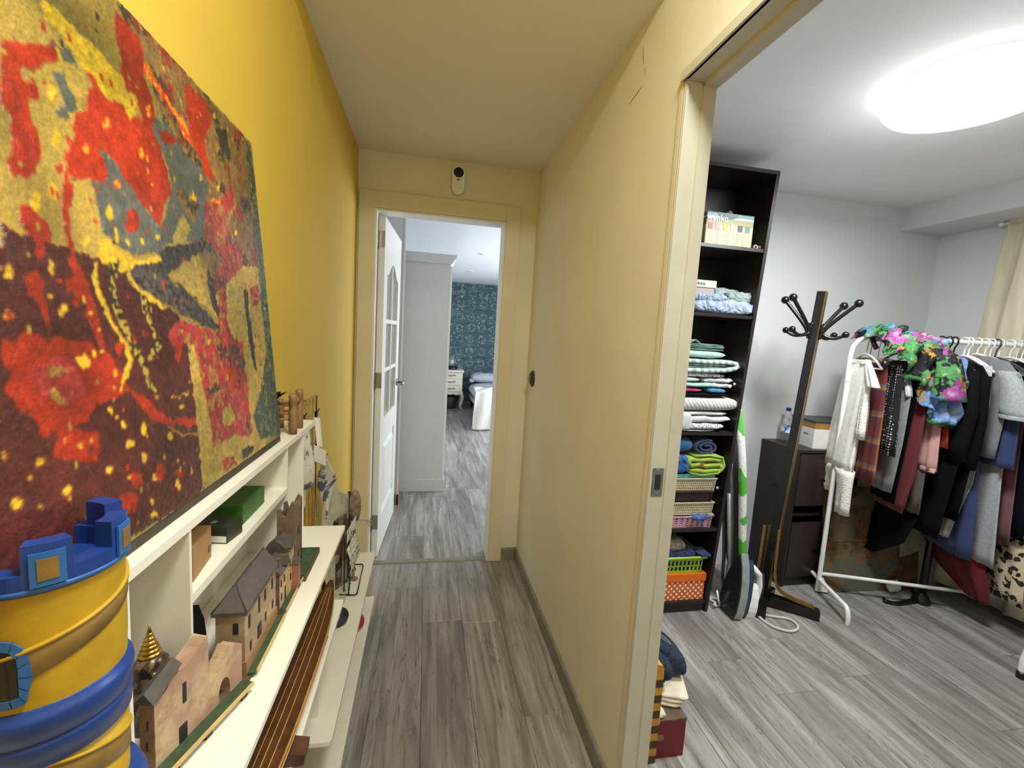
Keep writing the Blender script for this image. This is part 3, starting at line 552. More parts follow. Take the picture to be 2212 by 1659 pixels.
brick_red = plaster('model_brick', (168, 116, 94), (130, 86, 70), (150, 100, 82)); grass_g = mat('model_green', (62, 80, 54), .8, var=.2, vs=80); base_brown = mat('model_base', (98, 76, 56), .8, var=.15); edge_tan = mat('model_edge', (206, 178, 118), .6, var=.1)
Z0 = DZ
# ruin with gateway: local u along its face
ruin = thing('castle_ruin_model', 'model of a ruined pink castle gate with an arch, beside the toy tower', 'model building', (-.268, .59, Z0))
A0 = Vector((-.286, .520, 0)); U = Vector((.043, .127, 0)); UL = U.length; U = U/UL; NV = Vector((-U.y, U.x, 0))   # NV points to the wall
def rM(o=0): return Matrix(((U.x, NV.x, 0, A0.x+NV.x*o), (U.y, NV.y, 0, A0.y+NV.y*o), (0, 0, 1, 0), (0, 0, 0, 1)))
zb = Z0+.016
ar = [(.1015+.0098*math.cos(t), .883+.020*math.sin(t)) for t in [PI*i/8 for i in range(8, -1, -1)]]
pro = [(0, zb), (0, .952), (.0158, .958), (.0202, .966), (.041, .968), (.0614, .977), (.0708, .9845), (.0745, .984), (.0765, .920), (.079, .912), (.09, .918), (.102, .929), (.113, .942), (.117, .939), (.123, .9385), (.127, .933), (.1335, .930), (.1335, zb), (.1113, zb)]
face_ = [(p, q) for p, q in pro] + [(p, q) for p, q in ar[::-1]] + [(.0917, zb)]
MB().prism(face_, 0, .020, 'y', rM()).build('ruin_wall', stone_pink, ruin)
MB().box(-.0004, .02, .0006, .0196, zb, .953, rM()).build('side_wall', stone_side, ruin)
MB().add([rM() @ Vector(p) for p in ((-.003, -.003, .954), (.034, -.003, .9775), (.034, .010, .984), (-.003, .010, .966), (-.003, .024, .952), (.034, .024, .972))], [(0,1,2,3),(3,2,5,4),(0,3,4),(1,5,2),(0,4,5,1)]).build('slate_roof', slate_roof, ruin)
for u, z, w_, h_ in ((.039, .922, .005, .026), (.036, zb, .011, .022)): MB().box(u-w_/2, u+w_/2, -.0008, .001, z, z+h_, rM()).build('window', win_dark, ruin)
for q, z in ((.008, .92), (.009, .893)): MB().box(-.001, 0, q, q+.0018, z, z+.011, rM()).build('window_slit', win_dark, ruin)
MB().box(.0, .1345, -.0165, .0, zb-.004, zb, rM()).build('green_ledge', grass_g, ruin)
MB().box(.0, .1345, -.0185, -.0165, zb-.005, zb+.0005, rM()).build('ledge_edge', edge_tan, ruin)
for u in (.012, .06, .122): MB().box(u-.005, u+.005, -.014, .018, Z0, zb-.004, rM()).build('foot', base_brown, ruin)
MB().box(0, .1325, 0, .020, zb-.004, zb, rM()).build('base', base_brown, ruin)
# long house
house = thing('long_house_model', 'model of a long stone house with a hipped slate roof, behind the gate ruin', 'model building', (-.265, .74, Z0))
hx0, hx1, hy0, hy1, ez = -.286, -.247, .668, .805, .966
B(hx0, hx1, hy0, hy1, Z0+.010, ez).build('house_wall', house_wall, house)
B(hx0-.003, hx1+.003, hy0-.002, hy1, Z0+.004, Z0+.028).build('plinth', stone_side, house)
o_ = .004; rz = ez+.030; hm = (hx0+hx1)/2
MB().add([(hx0-o_, hy0-o_, ez), (hx1+o_, hy0-o_, ez), (hx1+o_, hy1, ez), (hx0-o_, hy1, ez), (hm, hy0+.022, rz), (hm, hy1, rz), (hx0-o_, hy0-o_, ez-.006), (hx1+o_, hy0-o_, ez-.006), (hx1+o_, hy1, ez-.006), (hx0-o_, hy1, ez-.006)],
         [(0,1,4),(1,2,5,4),(2,3,5),(3,0,4,5),(0,6,7,1),(1,7,8,2),(2,8,9,3),(3,9,6,0),(6,9,8,7)]).build('hipped_roof', slate_roof, house)
rt = MB().tube([(hm, hy0+.022, rz), (hm, hy1, rz)], .0012, 6).tube([(hm, hy0+.022, rz), (hx1+o_, hy0-o_, ez)], .0012, 6).tube([(hm, hy0+.022, rz), (hx0-o_, hy0-o_, ez)], .0012, 6); rt.build('roof_ridge', mat('model_ridge', (66, 60, 58), .7), house)
def win(par, y, z, w_, h_): return B(hx1-.0005, hx1+.0007, y-w_/2, y+w_/2, z, z+h_).build('window', win_dark, par)
for y, z, h_ in ((.685, .928, .020), (.690, .888, .015), (.725, .926, .026), (.752, .930, .019), (.754, .892, .015), (.786, .930, .018), (.788, .893, .014)): win(house, y, z, .007, h_)
B(hx1-.0005, hx1+.0012,   .718, .732, Z0+.012, Z0+.050).build('doorway', win_dark, house)
B(hm+.004, hm+.011, hy0-.0008, hy0, .930, .947).build('window', win_dark, house)
B(hx0-.006, hx1+.008, hy0-.008, hy1+.002, Z0, Z0+.005).build('base', base_brown, house)
B(hx1+.003, hx1+.014, hy0, hy1+.002, Z0+.006, Z0+.010).build('green_ledge', grass_g, house)
B(hx1+.014, hx1+.016, hy0+.004, hy1+.004, Z0+.005, Z0+.011).build('ledge_edge', edge_tan, house)
for y in (.69, .735, .785): B(hx1+.004, hx1+.012, y, y+.008, Z0, Z0+.006).build('foot', base_brown, house)
# town houses
town = thing('town_houses_model', 'model row of ochre town houses with a brick bay, next to the ruined tower', 'model building', (-.26, .88, Z0))
tw = MB(); tw.box(-.288, -.246, .822, .868, Z0+.008, .935); tw.box(-.285, -.244, .868, .905, Z0+.008, .955); tw.build('house_wall', town_wall, town)
B(-.289, -.2455, .8205, .8225, Z0+.008, .934).build('gable_wall', tower_st, town)
rf = MB()
def gable(x0, x1, y0, y1, z, h, ax='y'):
    if ax == 'y': rf.add([(x0, y0, z), (x1, y0, z), (x1, y1, z), (x0, y1, z), ((x0+x1)/2, y0, z+h), ((x0+x1)/2, y1, z+h)], [(0,1,4),(1,2,5,4),(2,3,5),(3,0,4,5),(0,3,2,1)])
    else: rf.add([(x0, y0, z), (x1, y0, z), (x1, y1, z), (x0, y1, z), (x0, (y0+y1)/2, z+h), (x1, (y0+y1)/2, z+h)], [(0,1,5,4),(1,2,5),(2,3,4,5),(3,0,4),(0,3,2,1)])
gable(-.292, -.241, .818, .870, .935, .022); gable(-.290, -.240, .866, .909, .955, .022); gable(-.270, -.240, .868, .890, .962, .02, 'x'); gable(-.266, -.238, .842, .858, .942, .016, 'x')
rf.build('slate_roofs', slate_roof, town)
B(-.256, -.249, .832, .840, .94, .958).build('chimney', tower_st, town)
B(-.248, -.232, .890, .906, Z0+.008, .918).build('brick_bay', brick_red, town)
g = MB().add([(-.250, .888, .918), (-.230, .888, .918), (-.230, .908, .918), (-.250, .908, .918), (-.246, .898, .934)], [(0,1,4),(1,2,4),(2,3,4),(3,0,4),(0,3,2,1)]); g.build('bay_roof', slate_roof, town)
for y, z, h_, xx in ((.832, .905, .013, -.246), (.850, .905, .013, -.246), (.834, .878, .013, -.246), (.855, Z0+.010, .026, -.246), (.878, .92, .014, -.244), (.882, .89, .013, -.244)):
    B(xx-.0005, xx+.0007, y-.003, y+.003, z, z+h_).build('window', win_dark, town)
B(-.292, -.236, .816, .912, Z0, Z0+.008).build('base', base_brown, town)
B(-.246, -.234, .820, .912, Z0+.0075, Z0+.0095).build('green_ledge', grass_g, town); B(-.234, -.232, .818, .93, Z0+.006, Z0+.011).build('ledge_edge', edge_tan, town)
# ruined tower
rtw = thing('ruined_tower_model', 'model of a tall ruined stone tower with broken battlements beyond the town houses', 'model building', (-.265, 1.0, Z0))
ty0, ty1, tx0, tx1, tz = .935, .985, -.285, -.250, 1.005
tp = [(tx0, Z0+.012), (tx0, tz+.004), (tx0+.006, tz+.006), (tx0+.009, tz-.008), (tx0+.018, tz-.010), (tx0+.021, tz+.006), (tx0+.028, tz+.022), (tx1, tz+.016), (tx1, Z0+.012)]
MB().prism(tp, ty0, ty0+.006, 'y').prism([(y, z) for y, z in ((ty0+.006, Z0+.012), (ty0+.006, tz+.014), (ty0+.018, tz+.018), (ty0+.026, tz), (ty0+.034, tz+.002), (ty0+.040, tz+.012), (ty1, tz+.008), (ty1, Z0+.012))], tx1-.006, tx1, 'x').prism([(x, z) for x, z in tp], ty1-.006, ty1, 'y').prism([(y, z) for y, z in ((ty0+.006, Z0+.012), (ty0+.006, tz-.004), (ty1-.006, tz-.01), (ty1-.006, Z0+.012))], tx0, tx0+.006, 'x').build('tower_wall', tower_st, rtw)
B(tx1-.0005, tx1+.0008, .955, .962, .95, .966).build('window', win_dark, rtw); B(tx1-.0005, tx1+.0008, .956, .961, .90, .914).build('window', win_dark, rtw)
B(-.290, -.228, .930, 1.055, Z0, Z0+.012).build('base', base_brown, rtw); B(-.289, -.229, .931, 1.054, Z0+.0118, Z0+.0135).build('green_top', grass_g, rtw)
# ---- ornament, fin, boxes in the compartments
orn = thing('temple_ornament', 'dark ornate figurine with a coiled gold spire in the first compartment behind the gate ruin', 'figurine', (-.336, .606, Z0))
ox, oy = -.336, .606
x = N('mosaic_dark'); f = x.n('ShaderNodeTexVoronoi'); f.inputs['Scale'].default_value = 160; x.l(x.coord(), f.inputs['Vector']); x.color(x.mix(x.ramp(f.outputs['Color'], [(.3, (0,0,0)), (.75, (1,1,1))]), lin((34, 30, 28)), lin((120, 96, 74)))); mosaic = x.set(.3, .3)
MB().lathe([(.025, 0), (.025, .012), (.021, .022), (.025, .036), (.020, .05), (.023, .064), (.018, .076), (.020, .084), (.015, .09), (.012, .095)], 20, (ox, oy, Z0)).build('body', mosaic, orn)
sp_ = MB()
for k in range(6):
    z = .095+.0052*k; r_ = .0125-.0017*k; sp_.lathe([(r_*.6, z-.001), (r_, z+.001), (r_, z+.003), (r_*.6, z+.0055)], 18, (ox, oy, Z0))
sp_.lathe([(.003, .125), (.0015, .132), (.0003, .138)], 10, (ox, oy, Z0)); sp_.build('gold_spire', bright_gold, orn)
MB().sphere((ox+.014, oy-.014, Z0+.055), .008, 10).sphere((ox+.016, oy+.012, Z0+.055), .008, 10).sphere((ox+.010, oy-.012, Z0+.075), .006, 10).build('beads', mosaic, orn)
fin = tag(MB().prism([(.664, Z0), (.662, Z0+.05), (.664, Z0+.085), (.670, Z0+.106), (.675, Z0+.118), (.681, Z0+.104), (.690, Z0+.086), (.697, Z0+.05), (.698, Z0)], -.318, -.310, 'x').build('pointed_fin', black, None, (-.318, .66, Z0)), 'glossy black pointed fin standing between the gate ruin and the long house', 'ornament')
def carton(name, label, x0, x1, y0, y1, z0, z1, m, lidm=None, rz=0):
    t = thing(name, label, 'box', ((x0+x1)/2, (y0+y1)/2, z0)); c_ = Vector(((x0+x1)/2, (y0+y1)/2, 0)); mx = Matrix.Translation(c_) @ Matrix.Rotation(rz, 4, 'Z') @ Matrix.Translation(-c_)
    MB().box(x0, x1, y0, y1, z0, z1, mx, b=.0006).build('carton', m, t); return t, mx
mz = 1.0133
t, mx = carton('cardboard_box', 'plain brown cardboard box on the middle shelf with a cut notch', -.372, -.318, .665, .742, mz, mz+.052, cardboard, rz=.12)
MB().box(-.355, -.335, .664, .7425, mz+.0515, mz+.0526, mx).build('tape', mat('brown_tape', (150, 108, 66), .4), t); MB().box(-.3181, -.3172, .728, .737, mz+.012, mz+.022, mx).build('notch', black, t)
t, mx = carton('dark_green_box', 'dark green shallow box lying between the brown box and the bright green box', -.373, -.313, .790, .836, mz, mz+.028, mat('dark_green_card', (44, 52, 34), .45), rz=-.16)
MB().box(-.372, -.314, .7893, .7901, mz+.002, mz+.013, mx).build('end_label', paper, t); MB().box(-.350, -.342, .805, .815, mz+.0278, mz+.0286, mx).build('print_mark', mat('grey_print', (170, 170, 160), .6), t)
t, mx = carton('green_box', 'bright green box with a pale end lying at the far end of the middle shelf', -.372, -.320, .86, .972, mz, mz+.036, mat('green_card', (56, 104, 36), .5))
B(-.371, -.321, .9715, .973, mz+.001, mz+.035).build('end_label', paper, t)
# ---- little wooden chair on the top board, metal leaf beside it
wood_t = mat('turned_wood', (150, 112, 72), .5, var=.15, vs=60, bump=.1); TB = 1.1215
ch = thing('toy_wooden_chair', 'small rustic wooden toy chair with turned legs at the end of the top board', 'toy chair', (-.335, 1.17, TB))
for px_, py_, h_ in ((-.310, 1.135, .098), (-.314, 1.205, .100), (-.360, 1.135, .075), (-.360, 1.205, .075)):
    MB().lathe([(.0095, 0), (.0098, .02), (.0098, h_-.038), (.0078, h_-.035), (.0098, h_-.032), (.0078, h_-.029), (.0098, h_-.026), (.0095, h_-.004), (.007, h_)], 14, (px_, py_, TB)).build('leg', wood_t, ch)
for z in (.035, .05): MB().tube([(-.310, 1.135, TB+z), (-.360, 1.135, TB+z)], .003, 8).tube([(-.314, 1.205, TB+z+.008), (-.360, 1.205, TB+z+.008)], .003, 8).tube([(-.36, 1.135, TB+z), (-.36, 1.205, TB+z)], .003, 8).build('stretcher', wood_t, ch)
MB().tube([(-.310, 1.135, TB+.072), (-.312, 1.17, TB+.076), (-.314, 1.205, TB+.080)], .0055, 10).tube([(-.312, 1.17, TB+.075), (-.36, 1.17, TB+.066)], .004, 8).build('top_rail', wood_t, ch)
ml = thing('metal_leaf_spray', 'spray of dark curled metal leaves behind the toy chair, beside the canvas edge', 'ornament', (-.345, 1.10, TB))
iron_m = mat('dark_iron', (46, 40, 34), .45, .5)
MB().lathe([(.012, 0), (.012, .004), (.003, .006), (.003, .115)], 12, (-.345, 1.10, TB)).build('stem', iron_m, ml)
for k in range(9):
    a = k*2.4; zz = TB+.082+.006*(k % 4); v0 = Vector((-.345, 1.10, zz)); dr = Vector((math.cos(a)*.6, math.sin(a), .35*(k % 3-.6))); L_ = .034+.008*(k % 3)
    sd = dr.cross(Vector((0, 0, 1))).normalized()*.010; mid = v0+dr*L_*.5+Vector((0, 0, .006)); g = MB()
    g.add([v0, mid+sd, v0+dr*L_, mid-sd, mid+Vector((0, 0, -.002))], [(0,1,4),(1,2,4),(2,3,4),(3,0,4),(0,3,2,1)]); g.build('leaf', iron_m, ml)
# ---- ship model on the lower board
hull_m = N('varnished_hull'); v = hull_m.coord(scale=(60, 3, 60)); hull_m.color(hull_m.ramp(hull_m.noise(v, 1.5, 5, .6), [(.3, lin((70, 38, 16))), (.5, lin((112, 64, 28))), (.7, lin((146, 92, 44)))])); hull_m = hull_m.set(.22, 0, Coat_Weight=.4)
ship = thing('wooden_boat_model', 'long varnished wooden boat hull model with pale stripes on the lower shelf board', 'model boat', (-.238, .85, .645))
def hullp(u, v):   # u around half girth -1..1, v along
    y = .56+.575*v; b = math.sin(PI*min(1, v*.5+.5))**.75 if v > .0 else 1; bw = .029*max(.03, (1-((v-.45)/.56)**4)); sh = .715+.032*(v-.35)**2*2.2
    a = (u*2-1)*PI/2; x_ = -.221+math.sin(a)*bw*(1 if abs(u-.5) > .02 else 1); z_ = sh-(.052*(1-.7*abs(v-.45)**2))*math.cos(a)**.8
    return (x_+.012*(v-.5), y, max(.6462, z_))
MB().grid(hullp, 17, 40).build('hull', hull_m, ship)
dk = MB(); nL = 40
Ld = [hullp(0, i/(nL-1)) for i in range(nL)]; Rd = [hullp(1, i/(nL-1)) for i in range(nL)]
dk.add([(p[0], p[1], p[2]-.004) for p in Ld]+[(p[0], p[1], p[2]-.004) for p in Rd], [(i, i+1, nL+i+1, nL+i) for i in range(nL-1)]); dk.build('deck', mat('boat_deck', (92, 56, 28), .35, var=.2, vs=50), ship)
stripe = mat('pale_inlay', (196, 150, 92), .35)
for u, dx in ((.985, .001), (.90, .0012), (.80, .0012), (.015, -.001)):
    MB().tube([(lambda p: (p[0]+dx, p[1], p[2]+.0004))(hullp(u, i/39)) for i in range(1, 39)], .0011, 6).build('inlay_stripe', stripe, ship)
for fq in (.3, .5, .72): MB().tube([(Ld[i][0]*(1-fq)+Rd[i][0]*fq, Ld[i][1], (Ld[i][2]+Rd[i][2])/2-.0036) for i in range(2, 38)], .0009, 5).build('plank_seam', stripe, ship)
B(-.195, -.1915, .905, .918, .699, .707).build('name_plate', mat('plate_metal', (150, 140, 120), .4, .5), ship)
MB().prism([(-.262, .6455), (-.178, .6455), (-.176, .664), (-.200, .670), (-.235, .6695), (-.262, .668)], .722, .758, 'y').build('cradle', mat('cradle_wood', (84, 50, 26), .5, var=.2, vs=40), ship)
MB().prism([(-.262, .6455), (-.205, .6455), (-.207, .664), (-.262, .666)], 1.02, 1.05, 'y').build('cradle', mat('cradle_wood_dark', (84, 50, 26), .5, var=.2, vs=40), ship)
MB().lathe([(.006, 0), (.004, .02), (.0015, .03)], 10, (-.233, 1.128, .72)).build('stem_post', mat('boat_red_brown', (96, 40, 26), .3), ship)
# ---- round things on the lower boards, dark folder
bx = N('blue_red_ball'); g_ = bx.n('ShaderNodeSeparateXYZ'); bx.l(bx.coord(), g_.inputs[0]); bx.color(bx.ramp(bx.math('MULTIPLY_ADD', g_.outputs['Z'], 12.0, .5), [(.2, lin((214, 206, 200))), (.32, lin((196, 44, 66))), (.70, lin((196, 44, 66))), (.82, lin((48, 54, 88)))])); ballm = bx.set(.4)
b1 = thing('beach_ball', 'small red, white and blue ball at the edge of the bottom board', 'ball', (-.250, 1.82, .12)); MB().sphere((-.250, 1.82, .158), .038, 20).build('ball_skin', ballm, b1, (-.250, 1.82, .158)); MB().sphere((-.250, 1.82, .196), .004, 8, (1,1,.5)).build('valve', white_plastic, b1)
b2 = thing('dark_disc', 'dark blue round disc leaning at the front of the long white board', 'disc', (-.268, 1.52, .342))
MB().lathe([(.0, -.004), (.036, -.004), (.038, 0), (.036, .004), (.0, .004)], 28, (0, 0, 0), Matrix.Translation((-.268, 1.52, .381)) @ Matrix.Rotation(.35, 4, 'Z') @ Matrix.Rotation(PI/2, 4, 'X')).build('disc_face', mat('navy_lacquer', (48, 48, 62), .35), b2)
MB().lathe([(.0, -.006), (.008, -.006), (.008, .006), (.0, .006)], 14, (0, 0, 0), Matrix.Translation((-.268, 1.52, .381)) @ Matrix.Rotation(.35, 4, 'Z') @ Matrix.Rotation(PI/2, 4, 'X')).build('hub', steel, b2)
fo = thing('black_folder', 'flat black folders lying on the bottom board near its front edge', 'folder', (-.29, .95, .12))
for k, (dx, rz_) in enumerate(((0, .02), (.004, -.03), (-.003, .05))): MB().box(-.37+dx, -.225+dx, .86, 1.12, .1203+.009*k, .1283+.009*k, Matrix.Translation((-.3, 1.0, 0)) @ Matrix.Rotation(rz_, 4, 'Z') @ Matrix.Translation((.3, -1.0, 0)), b=.0015).build('folder_cover', mat('folder_%d' % k, (40, 40, 42), .5), fo)
# ---- small framed picture and wire stand on the long board
fr = thing('small_framed_picture', 'tiny picture in a pale gold frame leaning behind the boat bow', 'picture frame', (-.338, 1.69, .342))
fM = Matrix.Translation((-.338, 1.69, .342)) @ Matrix.Rotation(math.radians(62), 4, 'Z') @ Matrix.Rotation(-.12, 4, 'X')
fw, fh = .066, .078
for a, b, c, d in ((-fw/2, fw/2, 0, .010), (-fw/2, fw/2, fh-.010, fh), (-fw/2, -fw/2+.010, .010, fh-.010), (fw/2-.010, fw/2, .010, fh-.010)): MB().box(a, b, -.006, .006, c, d, fM, b=.0015).build('frame_bar', mat('pale_gilt', (206, 178, 128), .4, .2, var=.1), fr)
x = N('small_print'); x.color(x.ramp(x.noise(x.coord(), 40, 3), [(.35, lin((92, 60, 40))), (.5, lin((196, 176, 140))), (.65, lin((120, 126, 110)))])); MB().box(-fw/2+.012, fw/2-.012, -.002, .003, .012, fh-.012, fM).build('print', x.set(.5), fr)
# wire grid hung on the wall
grid_m = mat('brass_wire', (166, 136, 88), .4, .6)
wg = thing('wire_grid_panel', 'thin brass wire grid panel hanging on the yellow wall behind the shelf end', 'wire grid', (XL, 1.55, .55))
gy0, gy1, gz0, gz1 = 1.38, 1.672, .52, 1.137; xg = XL+.010
MB().tube([(xg, gy0, gz0), (xg, gy0, gz1), (xg, gy1, gz1), (xg, gy1, gz0)], .003, 8, True).build('grid_frame', grid_m, wg)
for i in range(1, 6): MB().tube([(xg, gy0+(gy1-gy0)*i/6, gz0), (xg, gy0+(gy1-gy0)*i/6, gz1)], .0013, 6).build('wire', grid_m, wg)
for i in range(1, 11): MB().tube([(xg, gy0, gz0+(gz1-gz0)*i/11), (xg, gy1, gz0+(gz1-gz0)*i/11)], .0013, 6).build('wire', grid_m, wg)
MB().tube([(XL, (gy0+gy1)/2, gz1+.004), (xg+.004, (gy0+gy1)/2, gz1+.004)], .003, 8).build('wall_hook', grid_m, wg)
def sketch(name, a, b, sc, lo, hi):
    x = N(name); x.color(x.ramp(x.noise(x.coord(scale=(1, 1, .6)), sc, 4, .6, 1.5), [(lo, lin(b)), (hi, lin(a))])); return x.set(.7)
ink = sketch('ink_drawing', (226, 222, 216), (96, 98, 108), 16, .42, .5); swirl = sketch('swirl_drawing', (220, 216, 210), (92, 98, 112), 20, .47, .52); scrib = sketch('pencil_notes', (222, 218, 208), (112, 108, 104), 70, .40, .46)
def hung(name, label, fn, m, clip, nu=12, nv=16):
    t = thing(name, label, 'paper', fn(.5, 1)); o = MB().grid(fn, nu, nv).build('sheet', m, t); solid(o, .0006)
    if clip:
        c_ = Vector(clip); MB().box(c_.x-.004, c_.x+.004, c_.y-.009, c_.y+.009, c_.z-.016, c_.z+.004, b=.001).build('clip_jaw', iron_m, t)
        MB().tube([c_+Vector((.003, -.006, .003)), c_+Vector((.009, -.006, .012)), c_+Vector((.009, .006, .012)), c_+Vector((.003, .006, .003))], .0012, 6).build('clip_lever', iron_m, t)
    return t
hung('paper_note', 'white curled paper note clipped at the top corner of the wire grid', lambda u, v: (-.352+.012*math.sin(u*5)+.01*(1-v), 1.525+.075*u, .985+.10*v-.02*u), paper, (-.355, 1.57, 1.095))
hung('paper_note', 'small white folded card clipped below the curled note on the wire grid', lambda u, v: (-.345+.02*u, 1.50+.085*u, .945+.055*v-.045*u), paper, (-.35, 1.555, .985))
hung('paper_note', 'plain white sheet clipped at the near top of the wire grid', lambda u, v: (-.356+.006*math.sin(u*4), 1.392+.085*u, 1.045+.062*v-.03*u), paper, (-.36, 1.43, 1.105))
def fish(u, v):
    w_ = .014+.088*math.sin(PI*min(1, (1-v)*1.25))**1.2; 
    return (-.335+(u-.5)*w_*.52-.018*(1-v)**2+.012*math.sin(u*3), 1.595+.085*(1-v)+(u-.5)*w_*.5+.03*math.sin(PI*v), .672+.252*v)
hung('fish_drawing', 'cut-out grey ink drawing shaped like a long fish hanging on the wire grid', fish, swirl, (-.335, 1.612, .928), 14, 26)
hung('whale_drawing', 'white sheet with a blue-grey ink figure hanging beside the shelf end', lambda u, v: (-.366+.034*u+.006*math.sin(v*5), 1.345+.095*u-.03*v, .885+.195*v), ink, (-.352, 1.372, 1.083))
hung('drawing_sheet', 'pale blank sheet hanging lowest on the wire grid behind the whale sheet', lambda u, v: (-.366, 1.40+.085*u, .80+.085*v+.035*u*v), paper, None)
# cardboard figure group on the long board
bp = thing('cardboard_castle_cutout', 'grey cardboard backdrop with a curved cut edge standing on the long board', 'cut-out', (-.30, 1.8, .342))
gcard = mat('grey_card', (206, 198, 182), .8, var=.15, vs=18)
bpM = Matrix.Translation((-.352, 1.66, .342)) @ Matrix.Rotation(math.radians(70), 4, 'Z')
arc_ = [(.155+.075*math.cos(t)*1.25, .455-.085*math.sin(t)) for t in [PI+.0-(PI/2)*i/8 for i in range(9)]]
MB().prism([(0, 0), (0, .36), (.035, .42), (.05, .455), (.062, .455)]+[(.062+.13*i/8, .455-.085*math.sin(PI/2*i/8)) for i in range(1, 9)]+[(.192, 0)], -.002, .002, 'y', bpM).build('backdrop', gcard, bp)
MB().box(.186, .196, -.006, .004, .0, .375, bpM).build('post', black, bp); MB().prism([(.07, .21), (.07, .29), (.078, .30), (.084, .28), (.094, .285), (.100, .275), (.104, .21)], -.008, -.003, 'y', bpM).build('tower_silhouette', black, bp)
B(-.36, -.27, 1.66, 1.84, .3422, .3462).build('base', gcard, bp)
bro = thing('raffia_broom_figure', 'grey-brown frayed raffia figure with a straw tuft beside the white door frame', 'figurine', (-.262, 1.83, .342))
raf = mat('raffia', (160, 138, 116), .9, var=.25, vs=60, bump=.4); straw = mat('pale_straw', (210, 200, 176), .8, var=.1)
MB().lathe([(.018, 0), (.018, .004), (.005, .008), (.005, .25), (.016, .26), (.024, .30), (.023, .35), (.012, .378), (.004, .385)], 14, (-.262, 1.83, .342)).build('body', raf, bro)
r = random.Random(4)
for k in range(14):
    a, e_ = r.uniform(-.5, .5), r.uniform(-.25, .1); p0 = Vector((-.255, 1.832, .595+.01*r.random())); MB().tube([p0, p0+Vector((.03, .02+.02*a, -.012+.03*e_)), p0+Vector((.058, .035+.035*a, -.032+.05*e_))], [.0018, .0015, .0008], 5).build('straw', straw, bro)
for k in range(10):
    a = r.uniform(0, 6.28); z_ = r.uniform(.62, .70); p0 = Vector((-.262+.02*math.cos(a), 1.83+.02*math.sin(a), z_)); MB().tube([p0, p0+Vector((.012*math.cos(a), .012*math.sin(a), .012))], [.0008, .0003], 4).build('frayed_end', raf, bro)
ns = thing('handwritten_notes', 'two long paper notes with pencil writing hanging from the raffia figure stand', 'paper', (-.268, 1.74, .36))
o = MB().grid(lambda u, v: (-.268+.022*u+.01*math.sin(v*4), 1.735+.05*u, .40+.12*v+.045*u), 8, 14).build('note_sheet', scrib, ns); solid(o, .0005)
o = MB().grid(lambda u, v: (-.278+.026*u, 1.745+.05*u, .535+.055*v+.045*u), 8, 10).build('note_sheet', scrib, ns); solid(o, .0005)
pen = mat('pencil_line', (70, 66, 64), .7)
for k in range(5):
    z_ = .445+.020*k; MB().tube([(-.2655+.0225*u+.01*math.sin(((z_-.40-.045*u)/.12)*4)+.0012, 1.736+.05*u, z_+.045*u+.003*math.sin(u*23+k)) for u in [i/14 for i in range(2, 13)]], .0006, 4).build('handwriting', pen, ns)
MB().tube([(-.283, 1.735, .345), (-.283, 1.735, .60)], .0025, 8).tube([(-.283, 1.735, .345), (-.275, 1.76, .343)], .0025, 8).build('black_stick', black, ns)
cl = thing('dark_collage_board', 'upright dark collage board with mixed scraps behind the wire easel', 'cut-out', (-.31, 1.72, .342))
x = N('collage'); f = x.n('ShaderNodeTexVoronoi'); f.inputs['Scale'].default_value = 45; x.l(x.coord(scale=(1, 1, .5)), f.inputs['Vector']); x.color(x.ramp(f.outputs['Color'], [(.2, lin((40, 34, 28))), (.5, lin((92, 80, 64))), (.75, lin((150, 140, 120)))])); col_m = x.set(.7)
cM = Matrix.Translation((-.312, 1.76, .342)) @ Matrix.Rotation(math.radians(58), 4, 'Z')
MB().box(-.03, .055, -.002, .002, 0, .30, cM).build('board', col_m, cl); MB().box(.02, .05, -.0035, -.002, .02, .11, cM).build('scrap', mat('grey_scrap', (150, 146, 136), .7), cl); MB().box(-.02, .012, -.0035, -.002, .15, .24, cM).build('scrap', mat('brown_scrap', (110, 84, 60), .7), cl)
MB().box(-.03, .055, -.02, .02, 0, .004, cM).build('foot', black, cl)
we = thing('wire_easel', 'black wire easel stand lying flat on the long board by the door frame', 'easel', (-.262, 1.82, .342))
MB().tube([(-.296, 1.714, .346), (-.238, 1.708, .346), (-.231, 1.716, .346), (-.236, 1.93, .346), (-.242, 1.942, .346), (-.288, 1.945, .346), (-.297, 1.935, .346), (-.300, 1.80, .346)], .0028, 8).build('wire_loop', black, we)
MB().tube([(-.262, 1.712, .346), (-.272, 1.80, .348), (-.290, 1.935, .350)], .0028, 8).build('wire_strut', black, we)
for k in range(2): MB().tube([(-.282+.012*k+.007*math.cos(t), 1.895+.007*math.sin(t)*1.4, .3495+.002*math.sin(t)) for t in [2*PI*i/14 for i in range(14)]], .0022, 8, True).build('scroll', black, we)
